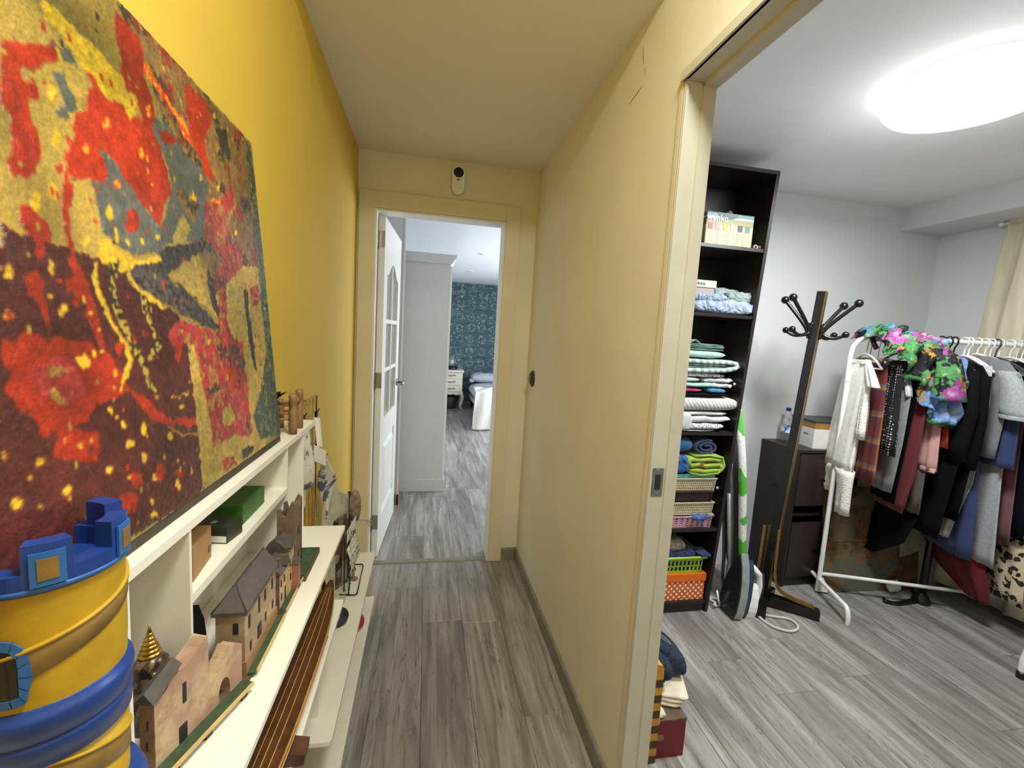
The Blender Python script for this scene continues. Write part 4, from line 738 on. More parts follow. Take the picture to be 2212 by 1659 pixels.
# ---- right wall switch, security camera over the door
sw = thing('light_switch', 'round black retro light switch on the cream hall wall', 'switch', (XR, 2.42, 1.156))
swM = Matrix.Translation((XR, 2.42, 1.156)) @ Matrix.Rotation(-PI/2, 4, 'Y')
MB().lathe([(.046, 0), (.047, .004), (.044, .010), (.036, .012)], 32, (0,0,0), swM).build('rim', mat('bakelite', (58, 44, 32), .3), sw); MB().lathe([(.036, .010), (.034, .016), (.0, .016)], 28, (0,0,0), swM).build('face', black_plastic, sw)
MB().box(-.006, .006, -.011, .011, .012, .030, swM, b=.003).build('toggle', mat('aged_brass', (176, 150, 100), .35, .5), sw)
sc = thing('security_camera', 'white capsule-shaped security camera mounted above the end door', 'camera', (.139, D, 2.14))
scp = [(.034*math.cos(t), .034*math.sin(t)) for t in [PI+PI*i/10 for i in range(11)]]; scp = [(x_, z_+.034) for x_, z_ in scp]+[(x_, z_+.114) for x_, z_ in [(.034*math.cos(t), .034*math.sin(t)) for t in [PI*i/10 for i in range(11)]]]
scM = Matrix.Translation((.139, D, 2.143))
MB().prism(scp, -.030, -.004, 'y', scM, True).build('body', white_plastic, sc); MB().box(-.02, .02, -.004, 0, .03, .11, scM).build('bracket', white_plastic, sc)
MB().lathe([(.027, .0), (.027, .0015), (.014, .003), (.0, .003)], 28, (0,0,0), scM @ Matrix.Translation((0, -.030, .114)) @ Matrix.Rotation(PI/2, 4, 'X')).build('lens_window', black_plastic, sc)
MB().lathe([(.009, .003), (.008, .0045), (.0, .0045)], 20, (0,0,0), scM @ Matrix.Translation((0, -.030, .114)) @ Matrix.Rotation(PI/2, 4, 'X')).build('lens', mat('lens_glass', (30, 26, 40), .05), sc)
MB().box(-.008, .008, -.0312, -.029, .072, .079, scM, b=.001).build('sensor', black_plastic, sc); MB().box(-.034, .034, -.0305, -.0045, .032, .033, scM).build('seam', mat('grey_seam', (190, 186, 176), .5), sc)
# hall lamp (behind the camera): a bare bulb on a ceiling rose
hl = thing('hall_ceiling_lamp', 'flush opal hall ceiling lamp', 'lamp', (.26, .25, CHI))
MB().lathe([(.15, 0), (.15, -.02), (.14, -.028)], 32, (.26, .25, CHI)).build('rose', white_metal, hl)
x = N('opal_lit'); x.color((1, 1, 1)); MB().lathe([(.14, -.026), (.13, -.045), (.0, -.055)], 32, (.26, .25, CHI), None, True, False).build('opal', x.set(.4, 0, Emission_Color=(1, .95, .86, 1), Emission_Strength=4), hl)
# ================================================================ dressing room
# ---- lamp
lamp = thing('ceiling_lamp', 'large round white LED ceiling lamp glowing on the dressing room ceiling', 'lamp', (1.76, 1.28, CR))
MB().lathe([(.205, 0), (.208, -.012), (.208, -.03), (.2, -.034)], 48, (1.76, 1.28, CR)).build('lamp_base', white_metal, lamp)
LED_E = 5
x = N('led_diffuser'); x.color((1, 1, 1)); ledm = x.set(.4, 0, Emission_Color=(.97, .99, 1, 1), Emission_Strength=LED_E)
MB().lathe([(.208, -.032), (.226, -.036), (.232, -.046), (.230, -.062), (.215, -.078), (.16, -.092), (.08, -.098), (.0, -.1)], 64, (1.76, 1.28, CR), None, True, False).build('diffuser', ledm, lamp)
# ---- tall bookcase, racked slightly to the right
BKY, BKD, BKH, TL = 1.95, .28, 2.25, .056     # front, depth, height, lean per metre
def bx_(z): return 1.512+TL*z
def lx_(z): return bx_(z)-.80
bk = thing('bookcase', 'tall black-brown open bookcase leaning slightly, packed with boxes and folded linen', 'bookcase', (1.12, BKY+.14, 0))
for off, nm in ((0, 'side_panel'), (-.782, 'side_panel')):
    MB().prism([(bx_(0)+off-.018, 0), (bx_(0)+off, 0), (bx_(BKH)+off, BKH), (bx_(BKH)+off-.018, BKH)], BKY, BKY+BKD, 'y').build(nm, black_brown, bk)
MB().prism([(lx_(0)+.018, .02), (bx_(0)-.018, .02), (bx_(BKH)-.018, BKH), (lx_(BKH)+.018, BKH)], BKY+BKD-.006, BKY+BKD, 'y').build('back_panel', black_brown, bk)
SHZ = [.06, .459, .966, 1.556, 1.881]
for z in SHZ: B(lx_(z)+.018, bx_(z)-.018, BKY+.004, BKY+BKD-.006, z-.016, z).build('shelf', black_brown, bk)
B(lx_(BKH)+.018, bx_(BKH)-.018, BKY, BKY+BKD-.006, BKH-.018, BKH-.0005).build('top_panel', black_brown, bk)
B(lx_(.02)+.018, bx_(.02)-.018, BKY+.012, BKY+.022, 0, .043).build('kick_board', black_brown, bk)
for z in (.66, 1.21): MB().sphere((bx_(z)-.022, BKY+.05, z), .008, 10).build('shelf_pin', white_plastic, bk)
# top: printed box
bt = thing('printed_carton', 'cream and teal printed carton with rows of small pictures on the top shelf', 'box', (1.43, 2.09, 1.881))
def P3(c): return lin(c)
x = N('carton_print'); v = x.coord('Object'); sx = x.n('ShaderNodeSeparateXYZ'); x.l(v, sx.inputs[0]); z_ = sx.outputs['Z']
c = x.ramp(x.math('DIVIDE', z_, .16), [(0, P3((186, 176, 122))), (.60, P3((186, 176, 122))), (.62, P3((140, 128, 66))), (.80, P3((122, 112, 64))), (.84, P3((230, 232, 224))), (.87, P3((70, 110, 104))), (1, P3((96, 134, 128)))])
colw = x.math('FRACT', x.math('MULTIPLY', sx.outputs['X'], 20)); li = x.math('FRACT', x.math('MULTIPLY', z_, 95))
tm = x.math('MULTIPLY', x.math('MULTIPLY', x.math('GREATER_THAN', colw, .22), x.math('GREATER_THAN', li, .62)), x.math('MULTIPLY', x.math('LESS_THAN', z_, .078), x.math('GREATER_THAN', x.noise(x.coord(scale=(90, 1, 1)), 3, 2), .42)))
x.color(x.mix(tm, c, lin((120, 112, 92)))); cpm = x.set(.45)
b0 = B(1.295, 1.552, 1.985, 2.16, 1.8815, 2.036, b=.002).build('carton', cpm, bt, (1.43, 2.09, 1.8815))
pics = [(60, 52, 84), (196, 190, 160), (202, 196, 60), (206, 160, 160), (176, 96, 84), (90, 130, 120)]
for k in range(6):
    x0 = 1.305+.0405*k; B(x0, x0+.026, 1.9835, 1.985, 1.957, 1.986).build('picture', mat('carton_picture_%d' % k, pics[(k*5+4) % 6], .5, var=.3, vs=120), bt)
B(1.296, 1.5515, 1.984, 2.161, 2.0355, 2.0372).build('lid_top', mat('carton_teal', (92, 132, 126), .45, var=.2, vs=30), bt)
MB().prism([(1.36, 2.018), (1.40, 2.008), (1.44, 2.012), (1.47, 2.024), (1.46, 2.036), (1.35, 2.036)], 1.9838, 1.985, 'y').build('dark_print', mat('carton_dark', (60, 84, 84), .5), bt)
MB().sphere((1.425, 2.0, 2.046), .011, 10, (1.2, .8, 1)).tube([(1.405, 2.0, 2.037), (1.415, 2.0, 2.046), (1.435, 2.0, 2.046), (1.445, 2.0, 2.037)], .004, 8).build('carry_handle', mat('carton_handle', (92, 70, 54), .5), bt)
text('brand_lettering', 'wenko', .042, white_plastic, bt, (1.352, 1.9832, 2.010), (PI/2, 0, 0))
pu = thing('purple_bundle', 'small dark purple bundle with a white loop at the right end of the top shelf', 'bundle', (1.585, 2.0, 1.881))
MB().pad(1.56, 1.603, 1.97, 2.02, 1.8815, 1.902, nx=8, nk=12, amp=.001).build('bundle', fabric('plum', (84, 44, 56)), pu); MB().tube([(1.563+.010*math.cos(t), 1.968, 1.890+.010*math.sin(t)) for t in [2*PI*i/16 for i in range(16)]], .0016, 6, True).build('loop', white_plastic, pu)
# second shelf: gift box and two garments
gb = thing('gift_box', 'pale patterned gift box with a cream lid printed in script on the second shelf', 'box', (1.34, 2.12, 1.556))
x = N('arch_pattern'); w_ = x.n('ShaderNodeTexVoronoi'); w_.inputs['Scale'].default_value = 26; w_.inputs['Randomness'].default_value = .2; x.l(x.coord(scale=(1, .01, 1)), w_.inputs['Vector']); x.color(x.ramp(w_.outputs['Distance'], [(.38, lin((140, 118, 112))), (.42, lin((176, 160, 152))), (.5, lin((160, 142, 134)))])); arcm = x.set(.6)
B(1.245, 1.420, 2.05, 2.21, 1.5565, 1.69, b=.001).build('box_body', arcm, gb); lid = B(1.240, 1.427, 2.045, 2.215, 1.688, 1.724, b=.001).build('lid', mat('cream_card', (192, 184, 170), .6), gb)
text('script_lettering', 'MyKitty', .022, mat('ink_brown', (96, 84, 70), .6), gb, (1.33, 2.0442, 1.706), (PI/2, 0, 0))
lblue = fabric('light_blue_cotton', (150, 166, 188), crease=.9); sage = fabric('sage_cotton', (138, 154, 150), rgb2=(118, 136, 132), crease=.9)
g1 = thing('blue_shirt', 'crumpled light blue shirt at the front of the second shelf', 'shirt', (1.42, 2.0, 1.5565))
MB().pad(1.25, 1.605, 1.955, 2.09, 1.5565, 1.625, nx=22, nk=22, amp=.010, seed=3).build('folded_body', lblue, g1); MB().pad(1.25, 1.44, 1.958, 2.05, 1.612, 1.652, nx=16, nk=18, amp=.007, seed=5).build('sleeve', lblue, g1)
g2 = thing('sage_shirt', 'crumpled sage green shirt piled behind and right of the light blue one', 'shirt', (1.52, 2.08, 1.5565))
MB().pad(1.42, 1.60, 2.045, 2.20, 1.5575, 1.70, nx=16, nk=22, amp=.008, seed=8, e=.7).build('folded_body', sage, g2); MB().pad(1.46, 1.612, 1.985, 2.06, 1.614, 1.672, nx=18, nk=20, amp=.009, seed=9).build('sleeve', sage, g2)
# third shelf: two courses of folded linen
def pat(name, fn): x = N(name); fn(x); return x.set(.9)
def leafp(x):
    v = x.coord(rnd=True); w = x.n('ShaderNodeTexWave', bands_direction='X'); w.inputs['Scale'].default_value = 8; w.inputs['Distortion'].default_value = 11; w.inputs['Detail'].default_value = 1; w.inputs['Detail Scale'].default_value = .6; x.l(v, w.inputs['Vector'])
    x.color(x.ramp(w.outputs['Fac'], [(.42, lin((140, 168, 156))), (.5, lin((208, 214, 210)))]))
leaf_f = pat('mint_leaf_print', leafp)
def specp(x):
    w = x.n('ShaderNodeTexVoronoi'); w.inputs['Scale'].default_value = 110; x.l(x.coord(), w.inputs['Vector']); x.color(x.ramp(w.outputs['Distance'], [(.30, lin((40, 40, 42))), (.40, lin((228, 228, 226)))]))
spec_f = pat('speckled_print', specp)
def arcsp(x):
    w = x.n('ShaderNodeTexWave', wave_type='RINGS', rings_direction='Y'); w.inputs['Scale'].default_value = 19; w.inputs['Distortion'].default_value = 2.0; w.inputs['Detail'].default_value = 0; w.inputs['Detail Scale'].default_value = 1.0
    t_ = x.coord(); mp = x.n('ShaderNodeVectorMath', operation='ADD'); x.l(t_, mp.inputs[0]); mp.inputs[1].default_value = (.03, 0, -.06); x.l(mp.outputs[0], w.inputs['Vector']); x.color(x.ramp(w.outputs['Fac'], [(.35, lin((172, 168, 164))), (.6, lin((212, 210, 206)))]))
arcs_f = pat('white_arc_quilt', arcsp)
mint = fabric('mint_cotton', (164, 194, 182)); teal_d = fabric('grey_mint_cotton', (124, 158, 148), rgb2=(100, 132, 124)); whitef = fabric('white_cotton', (206, 206, 204), rgb2=(182, 182, 182)); blackf = fabric('black_cotton', (12, 12, 14)); magf = fabric('magenta_cotton', (176, 40, 84)); bluef = fabric('blue_cotton', (62, 128, 168))
def folded(name, label, x0, x1, z0, z1, m, layers, y0=1.962, y1=2.2, seed=0, amp=.0025, cat='linen', grp=None, fold=True):
    t = thing(name, label, cat, ((x0+x1)/2, (y0+y1)/2, z0), grp); h = (z1-z0)/layers; r = random.Random(seed)
    for k in range(layers):
        d0, d1 = r.uniform(0, .012), r.uniform(-.014, 0); MB().pad(x0+d0, x1+d1, y0+r.uniform(0, .008), y1-.01, z0+h*k+.0004, z0+h*(k+1)+.0015, nx=14, nk=16, amp=amp, seed=seed*7+k, e=.55).build('folded_layer', m, t)
    return t
x0 = 1.06
# bottom to top, lower course
zz = .9665
folded('folded_sheet', 'thin white sheet lowest in the linen pile, its edge over the shelf front', x0, 1.46, zz, .975, whitef, 1, 1.952, seed=1)
folded('speckled_pillowcase', 'black speckled white pillowcase with a drooping corner near the bottom of the linen pile', 1.20, 1.50, .9755, 1.010, spec_f, 1, 1.950, seed=2, amp=.004)
folded('crumpled_sheet', 'white crumpled sheet above the speckled pillowcase, right end hanging loose', 1.10, 1.548, 1.0105, 1.046, whitef, 1, 1.956, seed=3, amp=.007)
folded('ribbed_sheet', 'white ribbed sheet folded with a thin green edge, directly below the big quilt', 1.06, 1.535, 1.0465, 1.068, whitef, 1, seed=4, amp=.003)
folded('white_quilt', 'thick white quilt with grey concentric arcs in the middle of the linen pile', 1.04, 1.598, 1.069, 1.142, arcs_f, 1, 1.948, seed=5, amp=.003)
MB().pad(1.245, 1.305, 1.945, 1.99, .9755, 1.06, nx=8, nk=14, amp=.003, seed=12).build('hanging_corner', whitef, bpy.data.objects['crumpled_sheet'])
folded('black_cloth', 'black folded cloth lying on the arc quilt', 1.10, 1.520, 1.143, 1.162, blackf, 1, 1.958, seed=6, amp=.002)
folded('magenta_cloth', 'magenta folded cloth above the black one', 1.08, 1.375, 1.1625, 1.184, magf, 1, 1.957, seed=7, amp=.003)
folded('blue_cloth', 'bright blue folded cloth right of the magenta one', 1.385, 1.490, 1.1625, 1.186, bluef, 1, 1.957, seed=8, amp=.003)
folded('mint_white_sheet', 'pale mint and white sheet folded over the magenta and blue cloths', 1.06, 1.45, 1.187, 1.212, mint, 1, seed=9, amp=.006)
folded('white_towel', 'white towel with loose folds at the right, under the speckled pillow sham', 1.36, 1.545, 1.187, 1.238, whitef, 2, 1.968, seed=10, amp=.008)
folded('grey_sheet', 'pale grey sheet folded under the speckled pillow sham, left of the white towel', 1.06, 1.352, 1.213, 1.238, fabric('pale_grey_cotton', (198, 198, 196)), 1, seed=21, amp=.002)
folded('speckled_sham', 'black speckled pillow sham between two white towels and the leaf print bedding', 1.06, 1.495, 1.2385, 1.262, spec_f, 1, 1.960, seed=11)
t = thing('leaf_print_duvet', 'mint duvet with white leaf print, folded over at its right end, above the speckled sham', 'linen', (1.3, 2.08, 1.2625))
MB().strip([(1.06, 1.276), (1.20, 1.274), (1.36, 1.275), (1.47, 1.280), (1.515, 1.290), (1.535, 1.302), (1.526, 1.314), (1.49, 1.320), (1.36, 1.318), (1.2, 1.322), (1.06, 1.323)], .021, 1.956, 2.2).build('outer_fold', leaf_f, t)
for k in range(2): MB().pad(1.06, 1.495, 1.966, 2.19, 1.2865+.010*k, 1.2975+.010*k, nx=14, nk=16, amp=.002, seed=140+k).build('inner_layer', (teal_d, leaf_f)[k], t)
folded('mint_pillowcase', 'plain pale mint pillowcase on top of the leaf print bedding', 1.06, 1.490, 1.3345, 1.372, mint, 1, 1.958, seed=15)
t = folded('grey_mint_sheet', 'dark mint sheet folded in thin layers topping the linen pile', 1.10, 1.480, 1.3725, 1.405, teal_d, 5, 1.972, seed=16, amp=.002)
MB().strip([(1.27, 1.404), (1.30, 1.424), (1.325, 1.408), (1.30, 1.398)], .0025, 1.975, 2.10).build('folded_corner', teal_d, t)
# fourth shelf: towels over baskets
def serp(x0, x1, z0, z1, n):
    pts = []; h = (z1-z0)/n
    for k in range(n):
        z = z0+h*(k+.5); a, b = (x0, x1) if k % 2 == 0 else (x1, x0); s = 1 if b > a else -1
        pts += [(a+(b-a)*t, z+.004*math.sin(9*t+k)) for t in (0, .25, .5, .75, 1)]
        if k < n-1: pts += [(b+s*h*.42, z+h*.25), (b+s*h*.5, z+h*.5), (b+s*h*.42, z+h*.75)]
    return pts
limef = fabric('lime_terry', (154, 182, 66), bump=.6); navyf = fabric('navy_terry', (48, 62, 92), bump=.5); royal = fabric('royal_blue_cotton', (36, 88, 150), crease=.9); tealb = fabric('blue_terry', (38, 84, 128), bump=.5)
def spiral2(cx_, cz_, rx_, rz_, turns, th0=0):
    n = int(turns*18); return [(cx_+rx_*(1-.78*i/n)*math.cos(th0+2*PI*turns*i/n), cz_+rz_*(1-.78*i/n)*math.sin(th0+2*PI*turns*i/n)) for i in range(n+1)]
t = thing('lime_towel', 'lime green towel folded with its loops facing out, on the baskets', 'towel', (1.42, 2.05, .741))
MB().strip(serp(1.335, 1.498, .748, .836, 3), .021, 1.958, 2.15).build('towel_fold', limef, t); MB().strip([(1.335, .752), (1.40, .742), (1.49, .752), (1.523, .79), (1.505, .835), (1.43, .845), (1.35, .84)], .009, 1.955, 2.15).build('outer_layer', limef, t)
B(1.384, 1.402, 1.9525, 1.957, .798, .806).build('orange_mark', fabric('orange_mark', (206, 92, 40)), t)
t = thing('navy_towel', 'rolled navy blue towel lying above the lime towel', 'towel', (1.42, 2.06, .842))
MB().strip(spiral2(1.418, .884, .070, .038, 2.2, 1.2), .011, 1.968, 2.16).build('rolled_towel', navyf, t)
t = thing('royal_blue_cloth', 'crumpled royal blue cloth left of the lime towel', 'cloth', (1.27, 2.03, .75))
MB().pad(1.12, 1.332, 1.956, 2.12, .745, .845, nx=18, nk=22, amp=.012, seed=31).build('folds', royal, t)
t = thing('blue_towel', 'dark blue terry towel at the left, above the crumpled royal blue cloth', 'towel', (1.26, 2.05, .846))
MB().pad(1.10, 1.345, 1.966, 2.15, .847, .940, nx=16, nk=20, amp=.006, seed=32, e=.7).build('folded_towel', tealb, t)
creamp = mat('cream_plastic', (206, 194, 156), .5, var=.05); brownp = mat('dark_brown_plastic', (62, 44, 40), .5, var=.1); pinkp = mat('pink_plastic', (212, 166, 180), .5, var=.05); limep = mat('lime_plastic', (162, 200, 62), .4, var=.05)
def basket(name, label, x0, x1, z0, z1, m, rows=4, cols=22, y0=1.962, y1=2.18, slope=.012, cat='basket'):
    t = thing(name, label, cat, ((x0+x1)/2, (y0+y1)/2, z0)); h = z1-z0
    def wall(ax, fix, a0, a1, out):
        g = MB()
        def q(a, f, o=0):
            s_ = slope*(f-1); p_ = fix+out*(s_+o); return (a, p_, z0+h*f) if ax == 'x' else (p_, a, z0+h*f)
        def bar(a, b, f0, f1, o=0):
            vs = [q(a, f0, o), q(b, f0, o), q(b, f1, o), q(a, f1, o), q(a, f0, o-.003), q(b, f0, o-.003), q(b, f1, o-.003), q(a, f1, o-.003)]; g.add(vs, [(0,1,2,3),(7,6,5,4),(0,4,5,1),(1,5,6,2),(2,6,7,3),(3,7,4,0)])
        n = max(3, int(cols*(a1-a0)/(x1-x0)))
        for k in range(n+1): a = a0+(a1-a0)*k/n; w2 = (a1-a0)/n*.28; bar(max(a0, a-w2), min(a1, a+w2), .1, .88)
        for k in range(rows-1): f = .1+.78*(k+1)/rows; bar(a0, a1, f-.045, f+.045, .0006)
        bar(a0, a1, 0, .11, .0006); bar(a0, a1, .86, 1, .002)
        o = g.build('woven_wall', m, t); o['kind'] = 'stuff'
    wall('x', y0, x0, x1, -1); wall('x', y1, x0, x1, 1); wall('y', x0, y0, y1, -1); wall('y', x1, y0, y1, 1)
    s_ = slope; B(x0+s_, x1-s_, y0+s_, y1-s_, z0, z0+.004).build('base', m, t)
    MB().tube([(x0-.002, y0-.002, z1), (x1+.002, y0-.002, z1), (x1+.002, y1+.002, z1), (x0-.002, y1+.002, z1)], .0035, 6, True).build('rim', m, t)
    return t
t = thing('teal_tray', 'flat turquoise lid tray between the upper cream basket and the towels', 'tray', (1.32, 2.06, .727)); B(1.12, 1.482, 1.966, 2.17, .7265, .742, b=.002).build('tray_body', mat('turquoise_plastic', (84, 168, 172), .45, var=.05), t); MB().tube([(1.12, 1.966, .742), (1.482, 1.966, .742), (1.482, 2.17, .742), (1.12, 2.17, .742)], .003, 6, True).build('rim', bpy.data.materials['turquoise_plastic'], t)
basket('cream_basket', 'upper cream woven plastic basket, just under the turquoise tray', 1.12, 1.488, .657, .723, creamp, 4, 34)
basket('brown_basket', 'dark brown woven basket squeezed between two cream baskets', 1.12, 1.478, .598, .655, brownp, 4, 34)
basket('cream_basket', 'lower cream woven plastic basket, resting over the pink one', 1.12, 1.488, .526, .596, creamp, 4, 34)
t = basket('pink_basket', 'pink plastic basket at the bottom of the basket stack with blue fabric poking out', 1.12, 1.488, .4595, .522, pinkp, 4, 12)
MB().pad(1.365, 1.452, 1.945, 1.99, .505, .532, nx=14, nk=12, amp=.006, seed=41).strip([(1.425, .515), (1.428, .49), (1.424, .472)], .006, 1.948, 1.956).build('blue_fabric', fabric('blue_print', (78, 110, 164), rgb2=(40, 50, 90), vs=60), t); MB().pad(1.455, 1.497, 1.955, 1.99, .517, .536, nx=8, nk=10, amp=.004, seed=42).build('green_fabric', sage, t)
# bottom shelf
ob = thing('polka_dot_box', 'orange box with white polka dots and a plain orange lid on the bottom shelf', 'box', (1.38, 2.07, .06))
x = N('orange_polka'); v = x.coord(scale=(1, 1, 1), rot=(0, PI/4, 0)); vo = x.n('ShaderNodeVectorMath', operation='SCALE'); vo.inputs['Scale'].default_value = 45; x.l(v, vo.inputs[0]); fr_ = x.n('ShaderNodeVectorMath', operation='FRACTION'); x.l(vo.outputs[0], fr_.inputs[0]); s3 = x.n('ShaderNodeSeparateXYZ'); x.l(fr_.outputs[0], s3.inputs[0])
dd = x.math('ADD', x.math('POWER', x.math('SUBTRACT', s3.outputs['X'], .5), 2), x.math('POWER', x.math('SUBTRACT', s3.outputs['Z'], .5), 2)); x.color(x.mix(x.math('LESS_THAN', dd, .085), lin((206, 92, 24)), lin((236, 226, 216)))); polka = x.set(.5)
B(1.16, 1.492, 1.972, 2.19, .0605, .168, b=.001).build('box_body', polka, ob); B(1.155, 1.497, 1.967, 2.195, .165, .205, b=.001).build('lid', mat('orange_card', (222, 104, 22), .5, var=.04), ob)
lb_ = thing('lime_basket', 'lime green slotted plastic laundry basket heaped with clothes on the orange box', 'basket', (1.36, 2.07, .206))
zl0, zl1 = .206, .298
for ax, fx, a0, a1, out in (('x', 1.968, 1.15, 1.468, -1), ('x', 2.19, 1.15, 1.468, 1), ('y', 1.468, 1.968, 2.19, 1), ('y', 1.15, 1.968, 2.19, -1)):
    g = MB()
    def q2(a, f, o=0):
        p_ = fx+out*(.012*(f-1)+o); return (a, p_, zl0+(zl1-zl0)*f) if ax == 'x' else (p_, a, zl0+(zl1-zl0)*f)
    def br(a, b, f0, f1):
        g.add([q2(a, f0), q2(b, f0), q2(b, f1), q2(a, f1), q2(a, f0, -.003), q2(b, f0, -.003), q2(b, f1, -.003), q2(a, f1, -.003)], [(0,1,2,3),(7,6,5,4),(0,4,5,1),(1,5,6,2),(2,6,7,3),(3,7,4,0)])
    n = int((a1-a0)/.0215)
    for k in range(n+1): a = a0+(a1-a0)*k/n; br(max(a0, a-.0042), min(a1, a+.0042), .1, .8)
    br(a0, a1, 0, .14); br(a0, a1, .40, .48); br(a0, a1, .78, 1)
    o = g.build('slotted_wall', limep, lb_); o['kind'] = 'stuff'
B(1.162, 1.456, 1.98, 2.178, .206, .210).build('base', limep, lb_); MB().tube([(1.146, 1.962, .298), (1.478, 1.962, .298), (1.478, 2.194, .298), (1.146, 2.194, .298)], .007, 8, True).build('rim', limep, lb_)
navy2 = fabric('navy_cotton', (38, 44, 92), crease=.8); t = thing('navy_garment', 'crumpled navy garment inside the lime basket, spilling over its right corner', 'garment', (1.36, 2.06, .212)); MB().pad(1.168, 1.452, 1.985, 2.172, .212, .335, nx=16, nk=20, amp=.012, seed=51).build('folds', navy2, t); MB().pad(1.44, 1.506, 1.955, 2.05, .296, .318, nx=10, nk=14, amp=.006, seed=52).build('spilling_corner', navy2, t)
t = thing('beige_garment', 'beige crumpled garment heaped at the left of the navy one', 'garment', (1.28, 2.07, .33)); MB().pad(1.19, 1.375, 1.985, 2.15, .318, .385, nx=14, nk=18, amp=.009, seed=53).build('folds', fabric('beige_cotton', (150, 138, 122), crease=.8), t)
# ---- things on the floor inside the doorway
ck = thing('checked_board_box', 'tall narrow box with a black and mustard checked edge standing behind the door jamb', 'box', (.745, 1.36, 0))
B(.690, .800, 1.205, 1.50, 0, .335, b=.001).build('box_body', mat('mustard_card', (196, 148, 46), .6), ck)
for k in range(12):
    z0, z1 = .0275*k+.001, .0275*(k+1)
    B(.768, .8008, 1.2035, 1.2055, z0, z1).build('check_tile', mat('check_brown', (72, 54, 34), .6) if k % 2 == 0 else mat('check_mustard', (202, 150, 48), .6), ck)
    B(.756, .767, 1.2035, 1.2055, z0, z1).build('check_tile', bpy.data.materials['check_brown'] if k % 2 else mat('check_mustard_b', (202, 150, 48), .6), ck)
MB().prism([(.756, .3345), (.801, .3345), (.795, .352), (.770, .36), (.756, .358)], 1.2035, 1.4, 'y').build('slanted_lid', bpy.data.materials['check_mustard'], ck)
rb = thing('dark_red_box', 'dark red shoebox with a brown top on the floor by the checked box', 'box', (.86, 1.34, 0))
B(.802, .912, 1.217, 1.47, 0, .134, b=.001).build('box_body', mat('dark_red_card', (116, 24, 34), .5, var=.05), rb); B(.8015, .9125, 1.2165, 1.4705, .134, .141).build('brown_top', mat('brown_card', (104, 82, 62), .7, var=.2, vs=30), rb)
MB().prism([(.806, .066), (.827, .066), (.832, .071), (.834, .077), (.832, .083), (.827, .088), (.806, .088)], 1.2158, 1.218, 'y').build('finger_hole', mat('hole_beige', (150, 112, 92), .7), rb)
ctn = fabric('ivory_cotton', (226, 214, 192), bump=.5); t = thing('ivory_towel', 'ivory cotton towel folded in three, lying on the dark red box', 'towel', (.88, 1.36, .142))
for k in range(3): MB().pad(.806-.0*k, .962-.012*(2-k), 1.262+.004*k, 1.40, .142+.013*k, .1565+.013*k, nx=14, nk=16, amp=.002, seed=60+k, mx=Matrix.Translation((.88, 1.33, 0)) @ Matrix.Rotation(-.35, 4, 'Z') @ Matrix.Translation((-.88, -1.33, 0))).build('towel_layer', ctn, t)
MB().pad(.806, .838, 1.222, 1.262, .1415, .160, nx=8, nk=12, amp=.004, seed=66).tube([(.812, 1.224, .160), (.806, 1.216, .150), (.808, 1.214, .135)], .004, 6).build('loose_corner', ctn, t)
jb = thing('grey_storage_box', 'plain grey box behind the red box carrying the jeans', 'box', (.86, 1.62, 0)); B(.70, .96, 1.505, 1.74, 0, .16, b=.002).build('box_body', mat('grey_card_box', (140, 136, 130), .7), jb); B(.698, .962, 1.503, 1.742, .16, .172).build('lid', mat('grey_card_lid', (150, 146, 140), .7), jb)
x = N('denim'); n1 = x.noise(x.coord(scale=(1, 1, 1)), 60, 4, .7); x.color(x.ramp(n1, [(.3, lin((18, 26, 42))), (.6, lin((32, 46, 70))), (.75, lin((56, 72, 98)))])); x.bump(x.noise(x.coord(), 18, 3, .5, 2), .8, .02); denim = x.set(.85)
jn = thing('folded_jeans', 'dark blue denim jeans folded in a heap behind the checked box', 'jeans', (.88, 1.45, .17))
jM = Matrix.Translation((.865, 1.40, .295)) @ Matrix.Rotation(math.radians(33), 4, 'Y') @ Matrix.Rotation(-.30, 4, 'Z')
MB().pad(-.16, .150, -.045, .11, -.06, .03, nx=18, nk=20, amp=.004, seed=71, mx=jM, e=.6).build('leg_fold', denim, jn); MB().pad(-.14, .085, -.105, .04, -.085, -.002, nx=16, nk=18, amp=.005, seed=72, mx=jM, e=.6).build('front_leg', denim, jn); MB().pad(-.13, .10, -.06, .10, -.11, -.05, nx=12, nk=16, amp=.004, seed=73, mx=jM, e=.6).build('lower_fold', denim, jn)
sm = mat('stitching', (150, 146, 136), .7)
MB().tube([jM @ Vector(p) for p in ((-.10, -.022, .033), (.02, -.026, .0335), (.055, -.020, .033), (.062, -.004, .033), (.03, .006, .034), (-.09, .012, .034))], .0016, 6).build('pocket_stitching', sm, jn)
MB().tube([jM @ Vector((-.125, -.06+.17*i/8, .030+.006*math.sin(i*2))) for i in range(9)], .010, 8).build('waistband', denim, jn)
# ---- ironing board, folded, leaning on the bookcase side
ib = thing('ironing_board', 'folded ironing board in a white and green cover leaning against the bookcase side', 'ironing board', (1.70, 2.05, 0))
dW = Vector((.42, .9075, 0)); dN = Vector((.9075, -.42, 0))
base = Vector((1.705, 1.975, .13)); topv = Vector((1.590, 1.985, 1.095)); up = (topv-base); Lb = up.length; up.normalize()
dN = (dN - up*dN.dot(up)).normalized(); ibM = Matrix(((dW.x, dN.x, up.x, base.x), (dW.y, dN.y, up.y, base.y), (dW.z, dN.z, up.z, base.z), (0, 0, 0, 1)))
def halfw(t): return .15*(1 if t < .55 else max(.06, 1-((t-.55)/.47)**2.4)) if t > .02 else .13
def bdp(o):
    n = 26; L_ = [(.15-halfw(i/n), Lb*i/n) for i in range(n+1)]; R_ = [(.15+halfw(i/n), Lb*i/n) for i in range(n+1)]; return L_ + R_[::-1]
